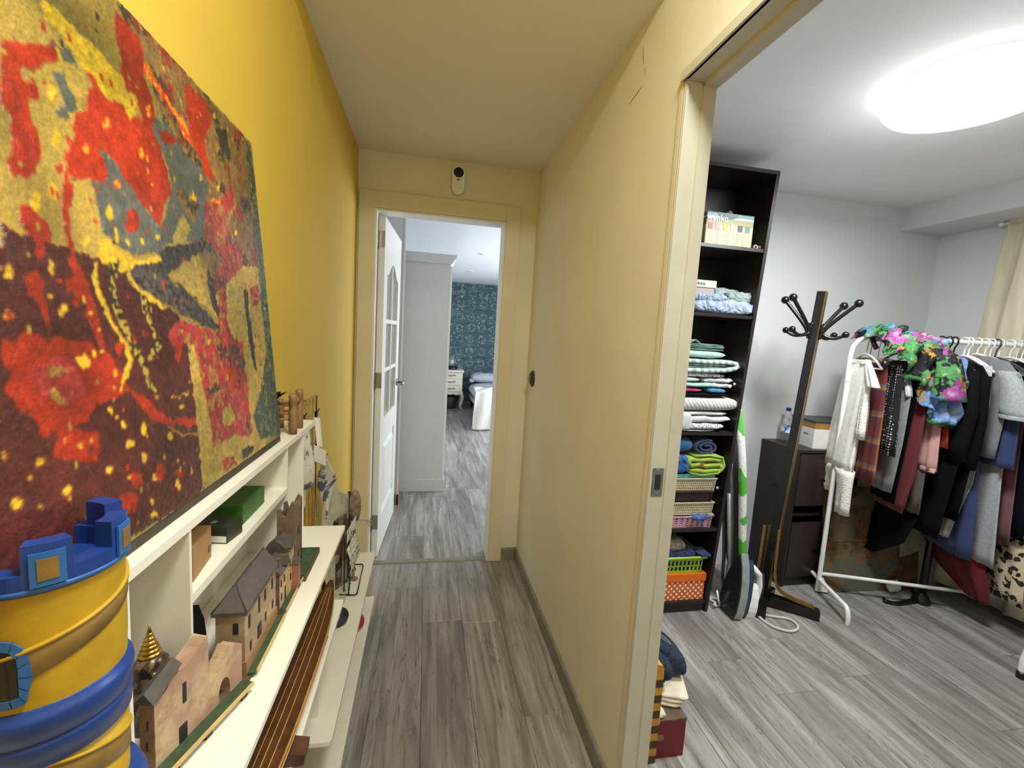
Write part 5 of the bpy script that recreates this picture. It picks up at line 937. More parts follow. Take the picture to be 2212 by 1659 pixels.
g = MB(); pl = bdp(0); n = len(pl); g.add([ibM @ Vector((p, 0, q)) for p, q in pl]+[ibM @ Vector((p, .008, q)) for p, q in pl], [tuple(range(n))[::-1], tuple(range(n, 2*n))]+[(i, (i+1) % n, n+(i+1) % n, n+i) for i in range(n)])
meshm = N('perforated_plate'); vv = meshm.n('ShaderNodeTexVoronoi'); vv.inputs['Scale'].default_value = 40; vv.inputs['Randomness'].default_value = 0; meshm.l(meshm.coord(), vv.inputs['Vector']); meshm.color(meshm.ramp(vv.outputs['Distance'], [(.16, lin((120, 118, 114))), (.2, lin((52, 46, 44)))])); g.build('mesh_plate', meshm.set(.5, .3), ib)
x = N('white_green_cover'); n1 = x.noise(x.coord(scale=(1, 1, .6)), 9, 1); n2 = x.noise(x.coord(), 45, 3, .5, 2); c = x.ramp(n2, [(.44, lin((232, 232, 226))), (.47, lin((150, 158, 164))), (.5, lin((232, 232, 226)))]); c = x.mix(x.ramp(n1, [(.585, (0,0,0)), (.595, (1,1,1))]), c, lin((84, 176, 56))); x.color(c); coverm = x.set(.85)
g = MB()
def wrap(i, j):
    p, q = pl[i % n]; cx_, cz_ = .15, Lb*.5; px_, o = p, 0
    d = (-1 if p < .15 else 1); e = [(0, -.004), (.010, .002), (.013, .018), (.004, .034)][j]; return ibM @ Vector((p+d*e[0]*1.0, e[1]+.001, q+(e[0] if q > Lb*.97 else 0)))
P = [wrap(i, j) for i in range(n) for j in range(4)]; g.add(P, [(4*i+j, 4*((i+1) % n)+j, 4*((i+1) % n)+j+1, 4*i+j+1) for i in range(n) for j in range(3)], True)
g.add([P[4*i+3] for i in range(n)], [tuple(range(n))], True); cov = g.build('cover', coverm, ib)
legm = mat('grey_enamel', (156, 156, 156), .35, .3)
def ip(a, o, q): return ibM @ Vector((a, o, q))
def ipf(a, o, q): v = ip(a, o, q); return Vector((v.x, v.y, max(.014, v.z)))
MB().tube([ip(.05, -.022, .66), ip(.05, -.024, .30), ip(.048, -.028, .06), Vector((1.735, 2.06, .014))], .010, 10).build('leg', legm, ib); MB().tube([ip(.02, -.045, .50), ip(.03, -.042, .1), Vector((1.66, 2.02, .014)), Vector((1.62, 1.99, .014))], .010, 10).build('leg', legm, ib)
MB().tube([ip(.22, -.025, .60), ip(.22, -.03, .05), Vector((1.80, 2.22, .014))], .010, 10).build('leg', legm, ib); MB().tube([Vector((1.735, 2.06, .014)), Vector((1.80, 2.22, .014))], .010, 10).build('foot_bar', legm, ib)
MB().tube([(1.575, 1.975, .10), (1.583, 1.968, .055), (1.60, 1.97, .02), (1.578, 1.972, .014), (1.562, 1.968, .03)], .006, 6).build('iron_rest', white_metal, ib)
# ---- steam iron standing on its heel
ir = thing('steam_iron', 'grey and teal steam iron standing upright on the floor with a braided cord loop', 'iron', (1.66, 1.90, 0))
irM = Matrix.Translation((1.655, 1.918, .006)) @ Matrix.Rotation(math.radians(-92), 4, 'Z') @ Matrix.Rotation(math.radians(-8), 4, 'X') @ Matrix.Scale(1.15, 4)
# local: x width, z along the iron from heel to tip, y depth (sole at -y)
def ol(s, h, k=1):
    w = .058*s; return [(-w*.86, 0), (-w, .03), (-w*.98, .10*k), (-w*.78, .17*k), (-w*.42, .235*k), (0, h), (w*.42, .235*k), (w*.78, .17*k), (w*.98, .10*k), (w, .03), (w*.86, 0)]
MB().prism(ol(1, .278), -.052, -.046, 'y', irM).build('soleplate', mat('dark_soleplate', (62, 62, 68), .25, .5), ir)
MB().prism(ol(1.06, .284), -.046, -.010, 'y', irM).build('skirt', mat('iron_grey', (172, 174, 176), .3, .4), ir)
MB().prism([(p*.8, q*.93+.006) for p, q in ol(1.0, .27)], -.010, .022, 'y', irM).build('body', mat('iron_teal', (38, 62, 78), .3), ir)
MB().prism([(p*.62, q) for p, q in ol(1.0, .15, .55)], .022, .075, 'y', irM).build('heel_block', white_plastic, ir)
MB().tube([irM @ Vector(p) for p in ((0, .070, .03), (0, .088, .075), (0, .088, .14), (0, .070, .195), (0, .03, .225))], .0155, 12).build('handle', white_plastic, ir)
MB().tube([irM @ Vector(p) for p in ((0, .104, .05), (0, .106, .10), (0, .102, .15), (0, .085, .20))], .011, 10).build('handle_grip', mat('iron_navy', (34, 40, 54), .4), ir)
MB().sphere((0, 0, 0), .017, 14, (1, 1, .7), irM @ Matrix.Translation((0, .03, .13))).build('dial', black_plastic, ir)
for k in range(5): MB().sphere((0, 0, 0), .004, 8, (1, .4, 1), irM @ Matrix.Translation(((-.03, .03, -.025, .025, 0)[k], -.0525, (.06, .06, .14, .14, .22)[k]))).build('steam_hole', black, ir)
text('lettering', 'azur', .022, white_plastic, ir, irM @ Vector((.048, -.02, .09)), (irM @ Matrix.Rotation(PI/2, 4, 'Z') @ Matrix.Rotation(PI/2, 4, 'X') @ Matrix.Rotation(PI/2, 4, 'Z')).to_euler())
x = N('braided_cord'); w = x.n('ShaderNodeTexWave'); w.inputs['Scale'].default_value = 60; w.inputs['Distortion'].default_value = 1; x.l(x.coord(rot=(.5, .6, .7)), w.inputs['Vector']); x.color(x.ramp(w.outputs['Fac'], [(.25, lin((150, 146, 138))), (.5, lin((228, 224, 216)))])); cordm = x.set(.8)
def smooth(pts, n=6):
    out = []; P = [Vector(p) for p in pts]
    for i in range(len(P)-1):
        a, b, c, d = P[max(i-1, 0)], P[i], P[i+1], P[min(i+2, len(P)-1)]
        for k in range(n):
            t = k/n; out.append(.5*((2*b)+(c-a)*t+(2*a-5*b+4*c-d)*t*t+(3*b-a-3*c+d)*t**3))
    return out+[P[-1]]
MB().tube(smooth([(1.715, 1.965, .04), (1.752, 1.942, .012), (1.80, 1.885, .008), (1.85, 1.86, .008), (1.905, 1.838, .008), (1.915, 1.795, .008), (1.885, 1.758, .008), (1.83, 1.748, .008), (1.775, 1.785, .008), (1.757, 1.85, .008), (1.762, 1.905, .014), (1.748, 1.95, .012), (1.70, 1.985, .008)]), .0068, 8).build('cord_loop', cordm, ir)
MB().tube(smooth([(1.70, 1.985, .008), (1.64, 2.03, .008), (1.585, 2.06, .012), (1.57, 2.05, .02), (1.60, 2.0, .008)]), .0068, 8).build('cord_tail', cordm, ir)
# ---- dresser
DX0, DX1, DY0, DZ1 = 2.118, 2.56, 2.125, .835
dr = thing('dresser', 'black-brown open-fronted chest standing in the corner behind the coat stand', 'dresser', (2.34, 2.265, 0))
B(DX0, DX0+.018, DY0, RY-.004, 0, DZ1-.018).build('side_panel', black_brown, dr); B(DX1-.018, DX1, DY0, RY-.004, 0, DZ1-.018).build('side_panel', black_brown, dr); B(DX0-.002, DX1+.002, DY0-.004, RY-.004, DZ1-.018, DZ1, b=.001).build('top', black_brown, dr)
B(DX0+.018, DX1-.018, RY-.012, RY-.006, 0, DZ1-.018).build('back_panel', black_brown, dr); B(DX0+.018, DX1-.018, DY0+.01, RY-.012, .04, .056).build('bottom_shelf', black_brown, dr); B(DX0+.018, DX1-.018, DY0+.012, DY0+.022, 0, .04).build('kick_board', black_brown, dr)
dk2 = mat('drawer_front', (50, 36, 33), .4, var=.1)
for z0, z1 in ((.50, .81), (.062, .395)):
    d_ = B(DX0+.022, DX1-.022, DY0-.002, DY0+.016, z0, z1, b=.001).build('drawer', dk2, dr); B(2.30, 2.38, DY0-.012, DY0-.002, (z0+z1)/2-.006, (z0+z1)/2+.006, b=.002).build('handle', black, d_)
B(DX0+.018, DX1-.018, DY0+.02, RY-.012, .43, .446).build('shelf', black_brown, dr)
for z in (.58, .24): B(DX0-.030, DX0-.0005, DY0+.09, DY0+.15, z-.006, z).build('shelf_bracket', black_brown, dr)
# bottle
bo = thing('water_bottle', 'clear plastic water bottle with a blue cap on the chest', 'bottle', (2.235, 2.352, DZ1))
bprof = [(.024, 0), (.030, .004), (.031, .012), (.029, .022), (.031, .032), (.029, .042), (.031, .052), (.031, .095), (.029, .103), (.031, .112), (.031, .130), (.026, .155), (.016, .178), (.013, .186), (.013, .196)]
x = N('clear_pet'); x.color((.95, .97, 1)); pet = x.set(.05, 0, Transmission_Weight=.95, IOR=1.2, Alpha=.75)
MB().lathe(bprof, 24, (2.235, 2.352, DZ1)).build('bottle_body', pet, bo); MB().lathe([(.0145, .190), (.0145, .208), (.013, .210), (.0, .210)], 20, (2.235, 2.352, DZ1)).build('cap', mat('blue_cap', (36, 62, 140), .4), bo)
x = N('bottle_label'); x.color(x.ramp(x.noise(x.coord(), 40, 2), [(.5, lin((228, 232, 236))), (.55, lin((70, 120, 190)))])); MB().lathe([(.0316, .056), (.0318, .092)], 24, (2.235, 2.352, DZ1), None, True, False).build('label', x.set(.4), bo)
# white carton with lid flaps and black-gold box
wb = thing('white_carton', 'white open cardboard carton with flaps on the chest beside the bottle', 'box', (2.40, 2.26, DZ1))
wM = Matrix.Translation((2.395, 2.255, DZ1+.0005)) @ Matrix.Rotation(math.radians(-8), 4, 'Z')
whc = mat('white_card', (222, 220, 216), .6, var=.03)
for nm, a in (('wall', (-.135, .135, -.115, -.111, 0, .115)), ('wall', (-.135, .135, .111, .115, 0, .115)), ('wall', (-.135, -.131, -.111, .111, 0, .115)), ('wall', (.131, .135, -.111, .111, 0, .115)), ('bottom', (-.131, .131, -.111, .111, 0, .004))): MB().box(*a, wM).build(nm, whc, wb)
MB().add([wM @ Vector(p) for p in ((.0, -.116, .115), (.135, -.116, .115), (.140, -.150, .045), (.02, -.150, .04))], [(0,1,2,3)]).build('flap', whc, wb); solid(bpy.data.objects['flap'], .003)
for k, x_ in enumerate((-.136,)): MB().box(-.1362, -.135, .02, .075, .062, .074, wM).build('grey_print', mat('print_grey', (120, 120, 120), .6), wb); MB().box(-.1362, -.135, -.07, -.03, .075, .082, wM).build('grey_print', bpy.data.materials['print_grey'], wb)
gbx = thing('black_gold_box', 'shallow box with a black lid and gold sides lying in the white carton', 'box', (2.40, 2.26, DZ1+.1))
MB().box(-.128, .128, -.108, .108, .006, .150, wM).build('gold_body', mat('gold_card', (176, 132, 62), .35, .3, var=.1), gbx); MB().box(-.131, .131, -.109, .111, .150, .163, wM).build('black_lid', mat('dark_grey_card', (56, 56, 58), .4, var=.1), gbx); MB().box(.045, .1285, -.1088, .1085, .10, .1495, wM).build('black_panel', black, gbx)
MB().box(-.02, .04, -.1088, -.107, .105, .1495, wM).build('copper_panel', mat('copper_card', (180, 112, 66), .35, .3), gbx)
# ---- coat stand, leaning
cs = thing('coat_stand', 'black and gold bentwood coat stand with ball hooks, tilted slightly to the right', 'coat stand', (1.955, 1.985, 0))
cb, ct = Vector((1.875, 1.985, .03)), Vector((1.993, 1.98, 1.706)); ax = (ct-cb).normalized()
ra = math.radians(60); rb_ = math.radians(40); ux = Vector((math.cos(ra), -math.sin(ra), 0)); ux = (ux-ax*ux.dot(ax)).normalized(); uy = ax.cross(ux).normalized(); H = (ct-cb).length
cM = Matrix(((ux.x, uy.x, ax.x, cb.x), (ux.y, uy.y, ax.y, cb.y), (ux.z, uy.z, ax.z, cb.z), (0, 0, 0, 1)))
MB().box(-.019, .019, -.023, .023, 0, H, cM, b=.002).build('post', black, cs)
MB().box(.0185, .0205, -.021, .021, .05, H, cM).build('gold_inlay', gold, cs); MB().box(.0203, .0208, -.004, .004, .05, H-.01, cM).build('inlay_groove', black, cs)
MB().box(-.020, .020, -.024, .024, H, H+.003, cM).box(-.02, .02, -.02, .02, H+.0028, H+.0042, cM).build('cap', gold, cs)
for a in (14, 64, 194, 236):
    R_ = cM @ Matrix.Rotation(math.radians(a), 4, 'Z'); hz = H-.235
    g = MB(); pts = smooth([(.024, 0, hz+.075), (.030, 0, hz+.03), (.052, 0, hz+.01), (.09, 0, hz+.005), (.125, 0, hz+.022)], 5); g.tube([R_ @ p for p in pts], .0085, 10); g.sphere((.130, 0, hz+.028), .0165, 16, (1,1,1), R_)
    g.build('lower_hook', black, cs)
    g = MB(); pts = smooth([(.022, 0, hz-.005), (.038, 0, hz+.040), (.072, 0, hz+.088), (.112, 0, hz+.135), (.152, 0, hz+.180)], 5); g.tube([R_ @ p for p in pts], .0095, 10); g.sphere((.158, 0, hz+.187), .020, 16, (1,1,1), R_)
    g.build('upper_hook', black, cs)
Bz = Matrix.Translation((cb.x, cb.y, 0)) @ Matrix.Rotation(-rb_, 4, 'Z')
for a, L_ in ((2, .26), (90, .22), (180, .15), (266, .17)):
    R_ = Bz @ Matrix.Rotation(math.radians(a), 4, 'Z')
    MB().prism([(.02, .012), (.02, .065), (L_-.06, .055), (L_, .050), (L_, 0), (L_-.05, 0), (L_-.06, .012)], -.024, .024, 'y', R_).build('foot', black, cs)
    if a == 266: continue
    pts = smooth([(.034, 0, .44), (.036, 0, .34), (.040, 0, .20), (.060, 0, .12), (.11, 0, .082), (L_-.03, 0, .060)], 6)
    g = MB(); n = len(pts); P = []
    for i, p in enumerate(pts):
        t_ = (pts[min(i+1, n-1)]-pts[max(i-1, 0)]).normalized(); nn_ = Vector((t_.z, 0, -t_.x))
        for o_, yy in ((.006, -.014), (.006, .014), (-.006, .014), (-.006, -.014)): P.append(R_ @ (p+nn_*o_+Vector((0, yy, 0))))
    g.add(P, [(4*i+k, 4*i+(k+1) % 4, 4*i+4+(k+1) % 4, 4*i+4+k) for i in range(n-1) for k in range(4)]+[(0,1,2,3), (4*n-4, 4*n-1, 4*n-2, 4*n-3)]); g.build('curved_brace', gold, cs)
MB().box(-.04, .04, -.04, .04, .01, .07, cM).build('hub_block', black, cs)
# ---- clothes rail
ANG = math.radians(-20); RB = Vector((2.30, 2.05, 0)); Rd = Vector((math.cos(ANG), math.sin(ANG), 0)); Rw = Vector((math.sin(ANG), -math.cos(ANG), 0))   # Rw points to the room
def rp_(s, w, z): return RB + Rd*s + Rw*w + Vector((0, 0, z))
RLN, RT = .955, 1.497
rk = thing('clothes_rail', 'white metal clothes rail with curved feet crowded with garments', 'clothes rack', rp_(.48, 0, 0))
MB().tube(smooth([rp_(0, 0, .02), rp_(0, 0, .6), rp_(0, 0, 1.2), rp_(0, 0, 1.40), rp_(.022, 0, 1.465), rp_(.075, 0, RT), rp_(.14, 0, RT), rp_(.5, 0, RT), rp_(RLN-.14, 0, RT), rp_(RLN-.075, 0, RT), rp_(RLN-.022, 0, 1.465), rp_(RLN, 0, 1.40), rp_(RLN, 0, 1.2), rp_(RLN, 0, .6), rp_(RLN, 0, .02)], 5), .0125, 12).build('top_frame', white_metal, rk)
MB().tube([rp_(0, 0, .120), rp_(RLN, 0, .120)], .010, 10).build('lower_bar', white_metal, rk)
for s in (0, RLN):
    MB().tube(smooth([rp_(s, -.30, .0), rp_(s, -.30, .045), rp_(s, -.275, .082), rp_(s, -.22, .085), rp_(s, 0, .085), rp_(s, .22, .085), rp_(s, .275, .082), rp_(s, .30, .045), rp_(s, .30, .0)], 5), .0115, 10).build('foot', white_metal, rk)
    MB().tube([rp_(s, 0, 1.245), rp_(s, 0, 1.252)], .0135, 12).build('joint_collar', white_plastic, rk)
g = MB(); g.prism([(-.012, .0), (.05, .0), (.058, .02), (.02, .085), (-.012, .085)], -.006, .006, 'y', Matrix(((Rd.x, Rw.x, 0, RB.x), (Rd.y, Rw.y, 0, RB.y), (0, 0, 1, .012), (0, 0, 0, 1)))); g.build('corner_bracket', white_plastic, rk)
# hangers: hook over the rail, shoulders below
def hanger(label, s, m, drop=.06, span=.20, style='wide', tilt=0):
    t = thing('coat_hanger', label, 'hanger', rp_(s, 0, RT), 'hangers on the clothes rail'); zt = RT+.0125
    hk = smooth([rp_(s, -.024, zt-.012), rp_(s, -.022, zt+.006), rp_(s, 0, zt+.012), rp_(s, .02, zt+.002), rp_(s, .020, zt-.025), rp_(s, .006, zt-.045), rp_(s, 0, zt-drop)], 5)
    MB().tube(hk, .0040 if style == 'wide' else .0024, 8).build('hook', m, t)
    g = MB(); z = zt-drop
    if style == 'wide': g.tube(smooth([rp_(s, -span, z-.075+tilt), rp_(s, -span*.55, z-.028+tilt*.5), rp_(s, 0, z), rp_(s, span*.55, z-.028-tilt*.5), rp_(s, span, z-.075-tilt)], 5), .0062, 8).tube([rp_(s, -span, z-.075+tilt), rp_(s, span, z-.075-tilt)], .004, 6)
    else: g.tube([rp_(s, -span*.75, z-.01), rp_(s, span*.75, z-.01)], .006, 8)
    g.build('shoulder_bar', m, t)
    if style != 'wide':
        for e in (-1, 1): MB().box(-.006, .006, -.010, .010, -.028, .006, Matrix.Translation(rp_(s, e*span*.62, z-.012))).build('clip', steel, t)
    return t
# garments: lofts whose cross-section is wide across the rail and thin along it
def loft(rows, seed, n=30, fold=.010, nf=7):
    """rows: (z, w_centre, half_width, half_thickness, s_offset)"""
    r = random.Random(seed); ph = r.uniform(0, 6.28); P = []; m = len(rows); z0, z1 = rows[0][0], rows[-1][0]
    for z, wc, hw, th, so in rows:
        d = (z0-z)/(z0-z1+1e-9)
        for k in range(n):
            a = 2*PI*k/n; c_, s_ = math.cos(a), math.sin(a); w = wc+hw*math.copysign(abs(c_)**.8, c_); q = th*s_*(.6+.4*abs(s_))
            f = fold*d*math.sin(nf*c_*1.7+ph+2*d)+.5*fold*d*math.sin(13*c_+ph*2); P.append((so+q+f, w, z))
    F = [(j*n+k, j*n+(k+1) % n, (j+1)*n+(k+1) % n, (j+1)*n+k) for j in range(m-1) for k in range(n)]+[tuple(range(n))[::-1], tuple(range((m-1)*n, m*n))]
    return P, F
def dens(rows, k=4):
    out = []
    for i in range(len(rows)-1):
        for j in range(k): t = j/k; out.append(tuple(rows[i][q]*(1-t)+rows[i+1][q]*t for q in range(5)))
    return out+[rows[-1]]
def garment(name, label, cat, s, rows, m, seed, parts=(), fold=.008, nf=7, pname='body'):
    t = thing(name, label, cat, rp_(s, 0, rows[0][0])); P, F = loft(dens(rows), seed, fold=fold, nf=nf)
    MB().add([rp_(s+p[0], p[1], p[2]) for p in P], F, True).build(pname, m, t)
    for pn, rws, mm in parts:
        P, F = loft(dens(rws, 3), seed+1, 18, fold*.6, 4); MB().add([rp_(s+p[0], p[1], p[2]) for p in P], F, True).build(pn, mm, t)
    return t
x = N('ivory_lace'); v = x.coord(); n1 = x.noise(v, 5, 2); vo = x.n('ShaderNodeTexVoronoi', feature='DISTANCE_TO_EDGE'); vo.inputs['Scale'].default_value = 70; x.l(v, vo.inputs['Vector']); x.color(x.ramp(vo.outputs['Distance'], [(.02, lin((248, 245, 238))), (.12, lin((226, 220, 208)))])); x.bump(vo.outputs['Distance'], .8, .004); lace = x.set(.85)
ivory = fabric('ivory_viscose', (246, 243, 236), rgb2=(230, 225, 214), vs=40)
x = N('plaid'); v = x.coord(); sp3 = x.n('ShaderNodeSeparateXYZ'); x.l(v, sp3.inputs[0]); u_ = x.math('MULTIPLY', sp3.outputs['Y'], 9.0); z_ = x.math('MULTIPLY', sp3.outputs['Z'], 7.0)
cw = x.ramp(x.math('FRACT', x.math('ADD', u_, 20)), [(0, lin((96, 44, 40))), (.3, lin((132, 62, 40))), (.45, lin((60, 52, 92))), (.6, lin((170, 104, 46))), (.72, lin((88, 40, 48))), (1, lin((110, 50, 44)))], 'CONSTANT'); ch_ = x.ramp(x.math('FRACT', x.math('ADD', z_, 20)), [(0, lin((104, 36, 40))), (.4, lin((62, 48, 84))), (.55, lin((176, 112, 50))), (.68, lin((84, 112, 122))), (.78, lin((116, 48, 44)))], 'CONSTANT'); x.color(x.mix(.5, cw, ch_)); plaid = x.set(.9)
x = N('black_polka'); vo = x.n('ShaderNodeTexVoronoi'); vo.inputs['Scale'].default_value = 75; vo.inputs['Randomness'].default_value = .3; x.l(x.coord(), vo.inputs['Vector']); x.color(x.ramp(vo.outputs['Distance'], [(.27, lin((226, 222, 214))), (.33, lin((20, 20, 24)))])); bpolka = x.set(.85)
x = N('leopard_print'); vo = x.n('ShaderNodeTexVoronoi'); vo.inputs['Scale'].default_value = 26; d_ = x.noise(x.coord(), 30, 2); vm = x.n('ShaderNodeVectorMath', operation='ADD'); x.l(x.coord(), vm.inputs[0]); x.l(x.math('MULTIPLY', d_, .04), vm.inputs[1]); x.l(vm.outputs[0], vo.inputs['Vector']); x.color(x.ramp(vo.outputs['Distance'], [(.18, lin((92, 62, 42))), (.28, lin((34, 26, 24))), (.42, lin((34, 26, 24))), (.48, lin((206, 188, 160)))])); leopard = x.set(.85)
x = N('snake_print'); vo = x.n('ShaderNodeTexVoronoi'); vo.inputs['Scale'].default_value = 60; x.l(x.coord(), vo.inputs['Vector']); x.color(x.ramp(vo.outputs['Color'], [(.25, lin((40, 34, 34))), (.5, lin((128, 110, 92))), (.7, lin((214, 202, 176)))])); snake = x.set(.8)
greyw = fabric('grey_wool', (142, 144, 146), rgb2=(126, 128, 130), vs=60); burg = fabric('burgundy_cloth', (110, 22, 34)); taupe = fabric('taupe_cloth', (100, 92, 88)); pinkc = fabric('pink_corduroy', (206, 158, 152)); redc = fabric('bright_red_cloth', (178, 44, 34)); blk = fabric('black_wool', (7, 7, 8), bump=.15); blk2 = fabric('black_jersey', (11, 11, 12), bump=.15); navyc = fabric('navy_blue_cloth', (48, 62, 106)); greyt = fabric('grey_jersey', (128, 128, 132)); greyl = fabric('light_grey_knit', (166, 170, 172), rgb2=(148, 152, 154), vs=80); mauve = fabric('mauve_cloth', (128, 82, 96)); darkred = fabric('dark_red_chiffon', (104, 18, 28)); navyd = fabric('midnight_cloth', (12, 13, 20)); silver = fabric('silver_grey_cloth', (196, 196, 196))
# left to right along the rail
garment('white_lace_blouse', 'ivory blouse with a lace hem and fluted shoulder frill, first on the rail', 'blouse', .030,
        [(1.372, .02, .095, .006, 0), (1.345, .02, .10, .010, 0), (1.30, .015, .115, .018, 0), (1.15, .0, .125, .024, 0), (.95, -.01, .13, .028, -.004), (.76, -.02, .14, .032, -.008)], ivory, 1,
        [('lace_hem', [(.765, -.02, .142, .033, -.008), (.70, -.09, .062, .028, -.010), (.60, -.115, .045, .026, -.012)], lace), ('lace_hem', [(.765, .06, .070, .033, -.008), (.66, .075, .055, .028, -.008), (.52, .085, .045, .024, -.008)], lace),
         ('shoulder_frill', [(1.375, .10, .014, .010, 0), (1.32, .13, .03, .016, 0), (1.25, .175, .035, .018, 0), (1.235, .185, .034, .018, 0)], ivory), ('collar_band', [(1.372, .02, .10, .012, 0), (1.345, .02, .103, .013, 0)], ivory), ('lace_side', [(1.25, .125, .018, .014, 0), (1.1, .13, .02, .02, 0), (.95, .135, .018, .02, 0)], lace)], .012, 9)
garment('plaid_skirt', 'pleated plaid skirt in rust, purple and ochre, second on the rail', 'skirt', .095, [(1.36, .06, .095, .008, 0), (1.30, .06, .105, .012, 0), (1.0, .05, .125, .020, 0), (.725, .04, .14, .024, 0)], plaid, 2, (), .010, 12)
garment('polka_dot_skirt', 'narrow black skirt with small white dots beside the plaid skirt', 'skirt', .135, [(1.36, .10, .10, .006, 0), (1.2, .10, .12, .008, 0), (.89, .10, .135, .010, 0)], bpolka, 3)
garment('grey_wool_skirt', 'grey wool pencil skirt with a slash pocket, right of the dotted skirt', 'skirt', .19, [(1.30, .08, .105, .010, 0), (1.22, .08, .125, .016, 0), (.95, .07, .125, .018, 0), (.685, .05, .115, .018, 0)], greyw, 4, [('pocket_edge', [(1.295, .160, .008, .014, -.004), (1.24, .185, .012, .014, -.004), (1.20, .20, .006, .014, -.004)], silver)], .004)
garment('black_trousers', 'black trousers hanging between the grey skirt and the burgundy dress', 'trousers', .235, [(1.38, .05, .12, .008, 0), (1.1, .05, .12, .012, 0), (.62, .04, .10, .012, 0)], blk, 5)
garment('burgundy_dress', 'long burgundy dress showing beneath the draped floral blouse', 'dress', .275, [(1.34, .06, .11, .008, 0), (1.1, .07, .13, .014, 0), (.8, .07, .13, .018, 0), (.575, .03, .12, .018, 0)], burg, 6, (), .008)
garment('taupe_skirt', 'grey-brown skirt whose hem shows right of the burgundy dress', 'skirt', .33, [(1.30, .03, .10, .008, 0), (1.0, .05, .12, .012, 0), (.585, .05, .125, .014, 0)], taupe, 7)
garment('pink_corduroy_jacket', 'pink corduroy jacket sleeve hanging below the floral blouse', 'jacket', .34, [(1.30, .05, .10, .010, 0), (1.15, .10, .10, .016, 0), (1.0, .12, .09, .02, 0), (.83, .125, .095, .02, 0)], pinkc, 8, [('cuff', [(.845, .125, .097, .0215, 0), (.822, .125, .097, .0215, 0)], pinkc)], .005)
garment('red_top', 'bright red top peeking out right of the pink jacket', 'top', .375, [(1.30, .04, .12, .008, 0), (1.15, .10, .10, .010, 0), (.955, .15, .075, .012, 0)], redc, 9)
garment('black_asymmetric_skirt', 'black skirt with a ragged pointed hem, lowest of the black clothes', 'skirt', .36, [(1.2, .0, .11, .010, 0), (.9, .0, .13, .018, 0), (.55, -.02, .17, .024, -.01), (.40, -.05, .16, .020, -.03), (.26, -.11, .05, .012, -.06)], blk, 10)
garment('black_coat', 'black long-sleeved coat in front, right of the floral blouse', 'coat', .43, [(1.405, .02, .04, .010, 0), (1.385, .04, .15, .018, 0), (1.33, .06, .195, .026, 0), (1.1, .07, .185, .030, 0), (.8, .06, .16, .03, 0), (.47, .03, .15, .03, 0)], blk2, 11, [('sleeve', [(1.35, .20, .045, .03, 0), (1.15, .225, .05, .034, .0), (.90, .20, .05, .03, .0)], blk2), ('lapel', [(1.36, .16, .03, .012, -.028), (1.22, .20, .02, .012, -.034), (1.05, .20, .012, .01, -.034)], blk)], .006)
garment('black_velvet_jacket', 'black soft jacket with pale piping just right of the black coat', 'jacket', .49, [(1.405, .02, .04, .010, 0), (1.38, .04, .15, .018, 0), (1.31, .06, .19, .024, 0), (.95, .06, .17, .026, 0), (.58, .05, .15, .024, 0)], blk, 12, [('sleeve', [(1.33, .20, .04, .026, 0), (1.1, .21, .045, .028, 0), (.86, .20, .04, .026, 0)], blk), ('pale_piping', [(1.115, .205, .046, .030, 0), (1.108, .205, .046, .030, 0)], silver)], .006)
garment('silver_blouse', 'silver grey blouse whose striped cuff shows under the black jacket', 'blouse', .54, [(1.38, .04, .14, .010, 0), (1.2, .06, .14, .012, 0), (.78, .08, .10, .012, 0), (.55, .075, .06, .012, -.02), (.46, .07, .045, .010, -.02)], silver, 13)
garment('navy_dress', 'long navy blue dress left of the light grey knit dress', 'dress', .56, [(1.38, .0, .12, .010, 0), (1.15, .03, .12, .018, 0), (.95, .04, .12, .018, 0), (.7, .06, .13, .02, 0), (.385, .05, .16, .022, 0)], navyc, 14, (), .008)
garment('grey_tshirt', 'grey short-sleeved T-shirt on a white hanger', 'T-shirt', .60, [(1.43, .02, .05, .010, 0), (1.405, .04, .15, .016, 0), (1.34, .06, .20, .024, 0), (1.15, .05, .17, .026, 0), (.92, .04, .16, .024, 0)], greyt, 15, [('sleeve', [(1.36, .195, .045, .03, 0), (1.26, .235, .06, .036, .004), (1.14, .255, .065, .038, .006)], greyl), ('sleeve_hem', [(1.15, .255, .0665, .039, .006), (1.13, .256, .0665, .039, .006)], greyl), ('label', [(1.30, .12, .012, .004, -.03), (1.17, .13, .012, .004, -.032)], silver)], .005)
garment('blue_tunic', 'blue sleeved tunic under the grey T-shirt', 'tunic', .635, [(1.35, .05, .15, .012, 0), (1.15, .12, .13, .018, 0), (1.02, .14, .12, .02, 0), (.885, .15, .115, .02, 0)], navyc, 16)
garment('light_grey_dress', 'long light grey knitted dress reaching low on the right half of the rail', 'dress', .66, [(1.33, .05, .13, .010, 0), (1.1, .07, .11, .016, 0), (.85, .08, .105, .018, 0), (.6, .08, .13, .022, 0), (.368, .07, .165, .024, 0)], greyl, 17, (), .008)
garment('dark_red_chiffon_dress', 'dark red sheer dress with a slanted hem hanging lowest', 'dress', .70, [(1.30, .02, .12, .010, 0), (.9, .02, .13, .014, 0), (.55, .02, .15, .018, -.02), (.33, -.02, .20, .02, -.04), (.23, .03, .17, .014, -.02), (.145, .12, .06, .006, .0)], darkred, 18, (), .010)
garment('mauve_skirt', 'mauve skirt strip right of the light grey dress', 'skirt', .72, [(1.25, .06, .11, .008, 0), (.9, .07, .12, .012, 0), (.49, .09, .13, .014, 0)], mauve, 19)
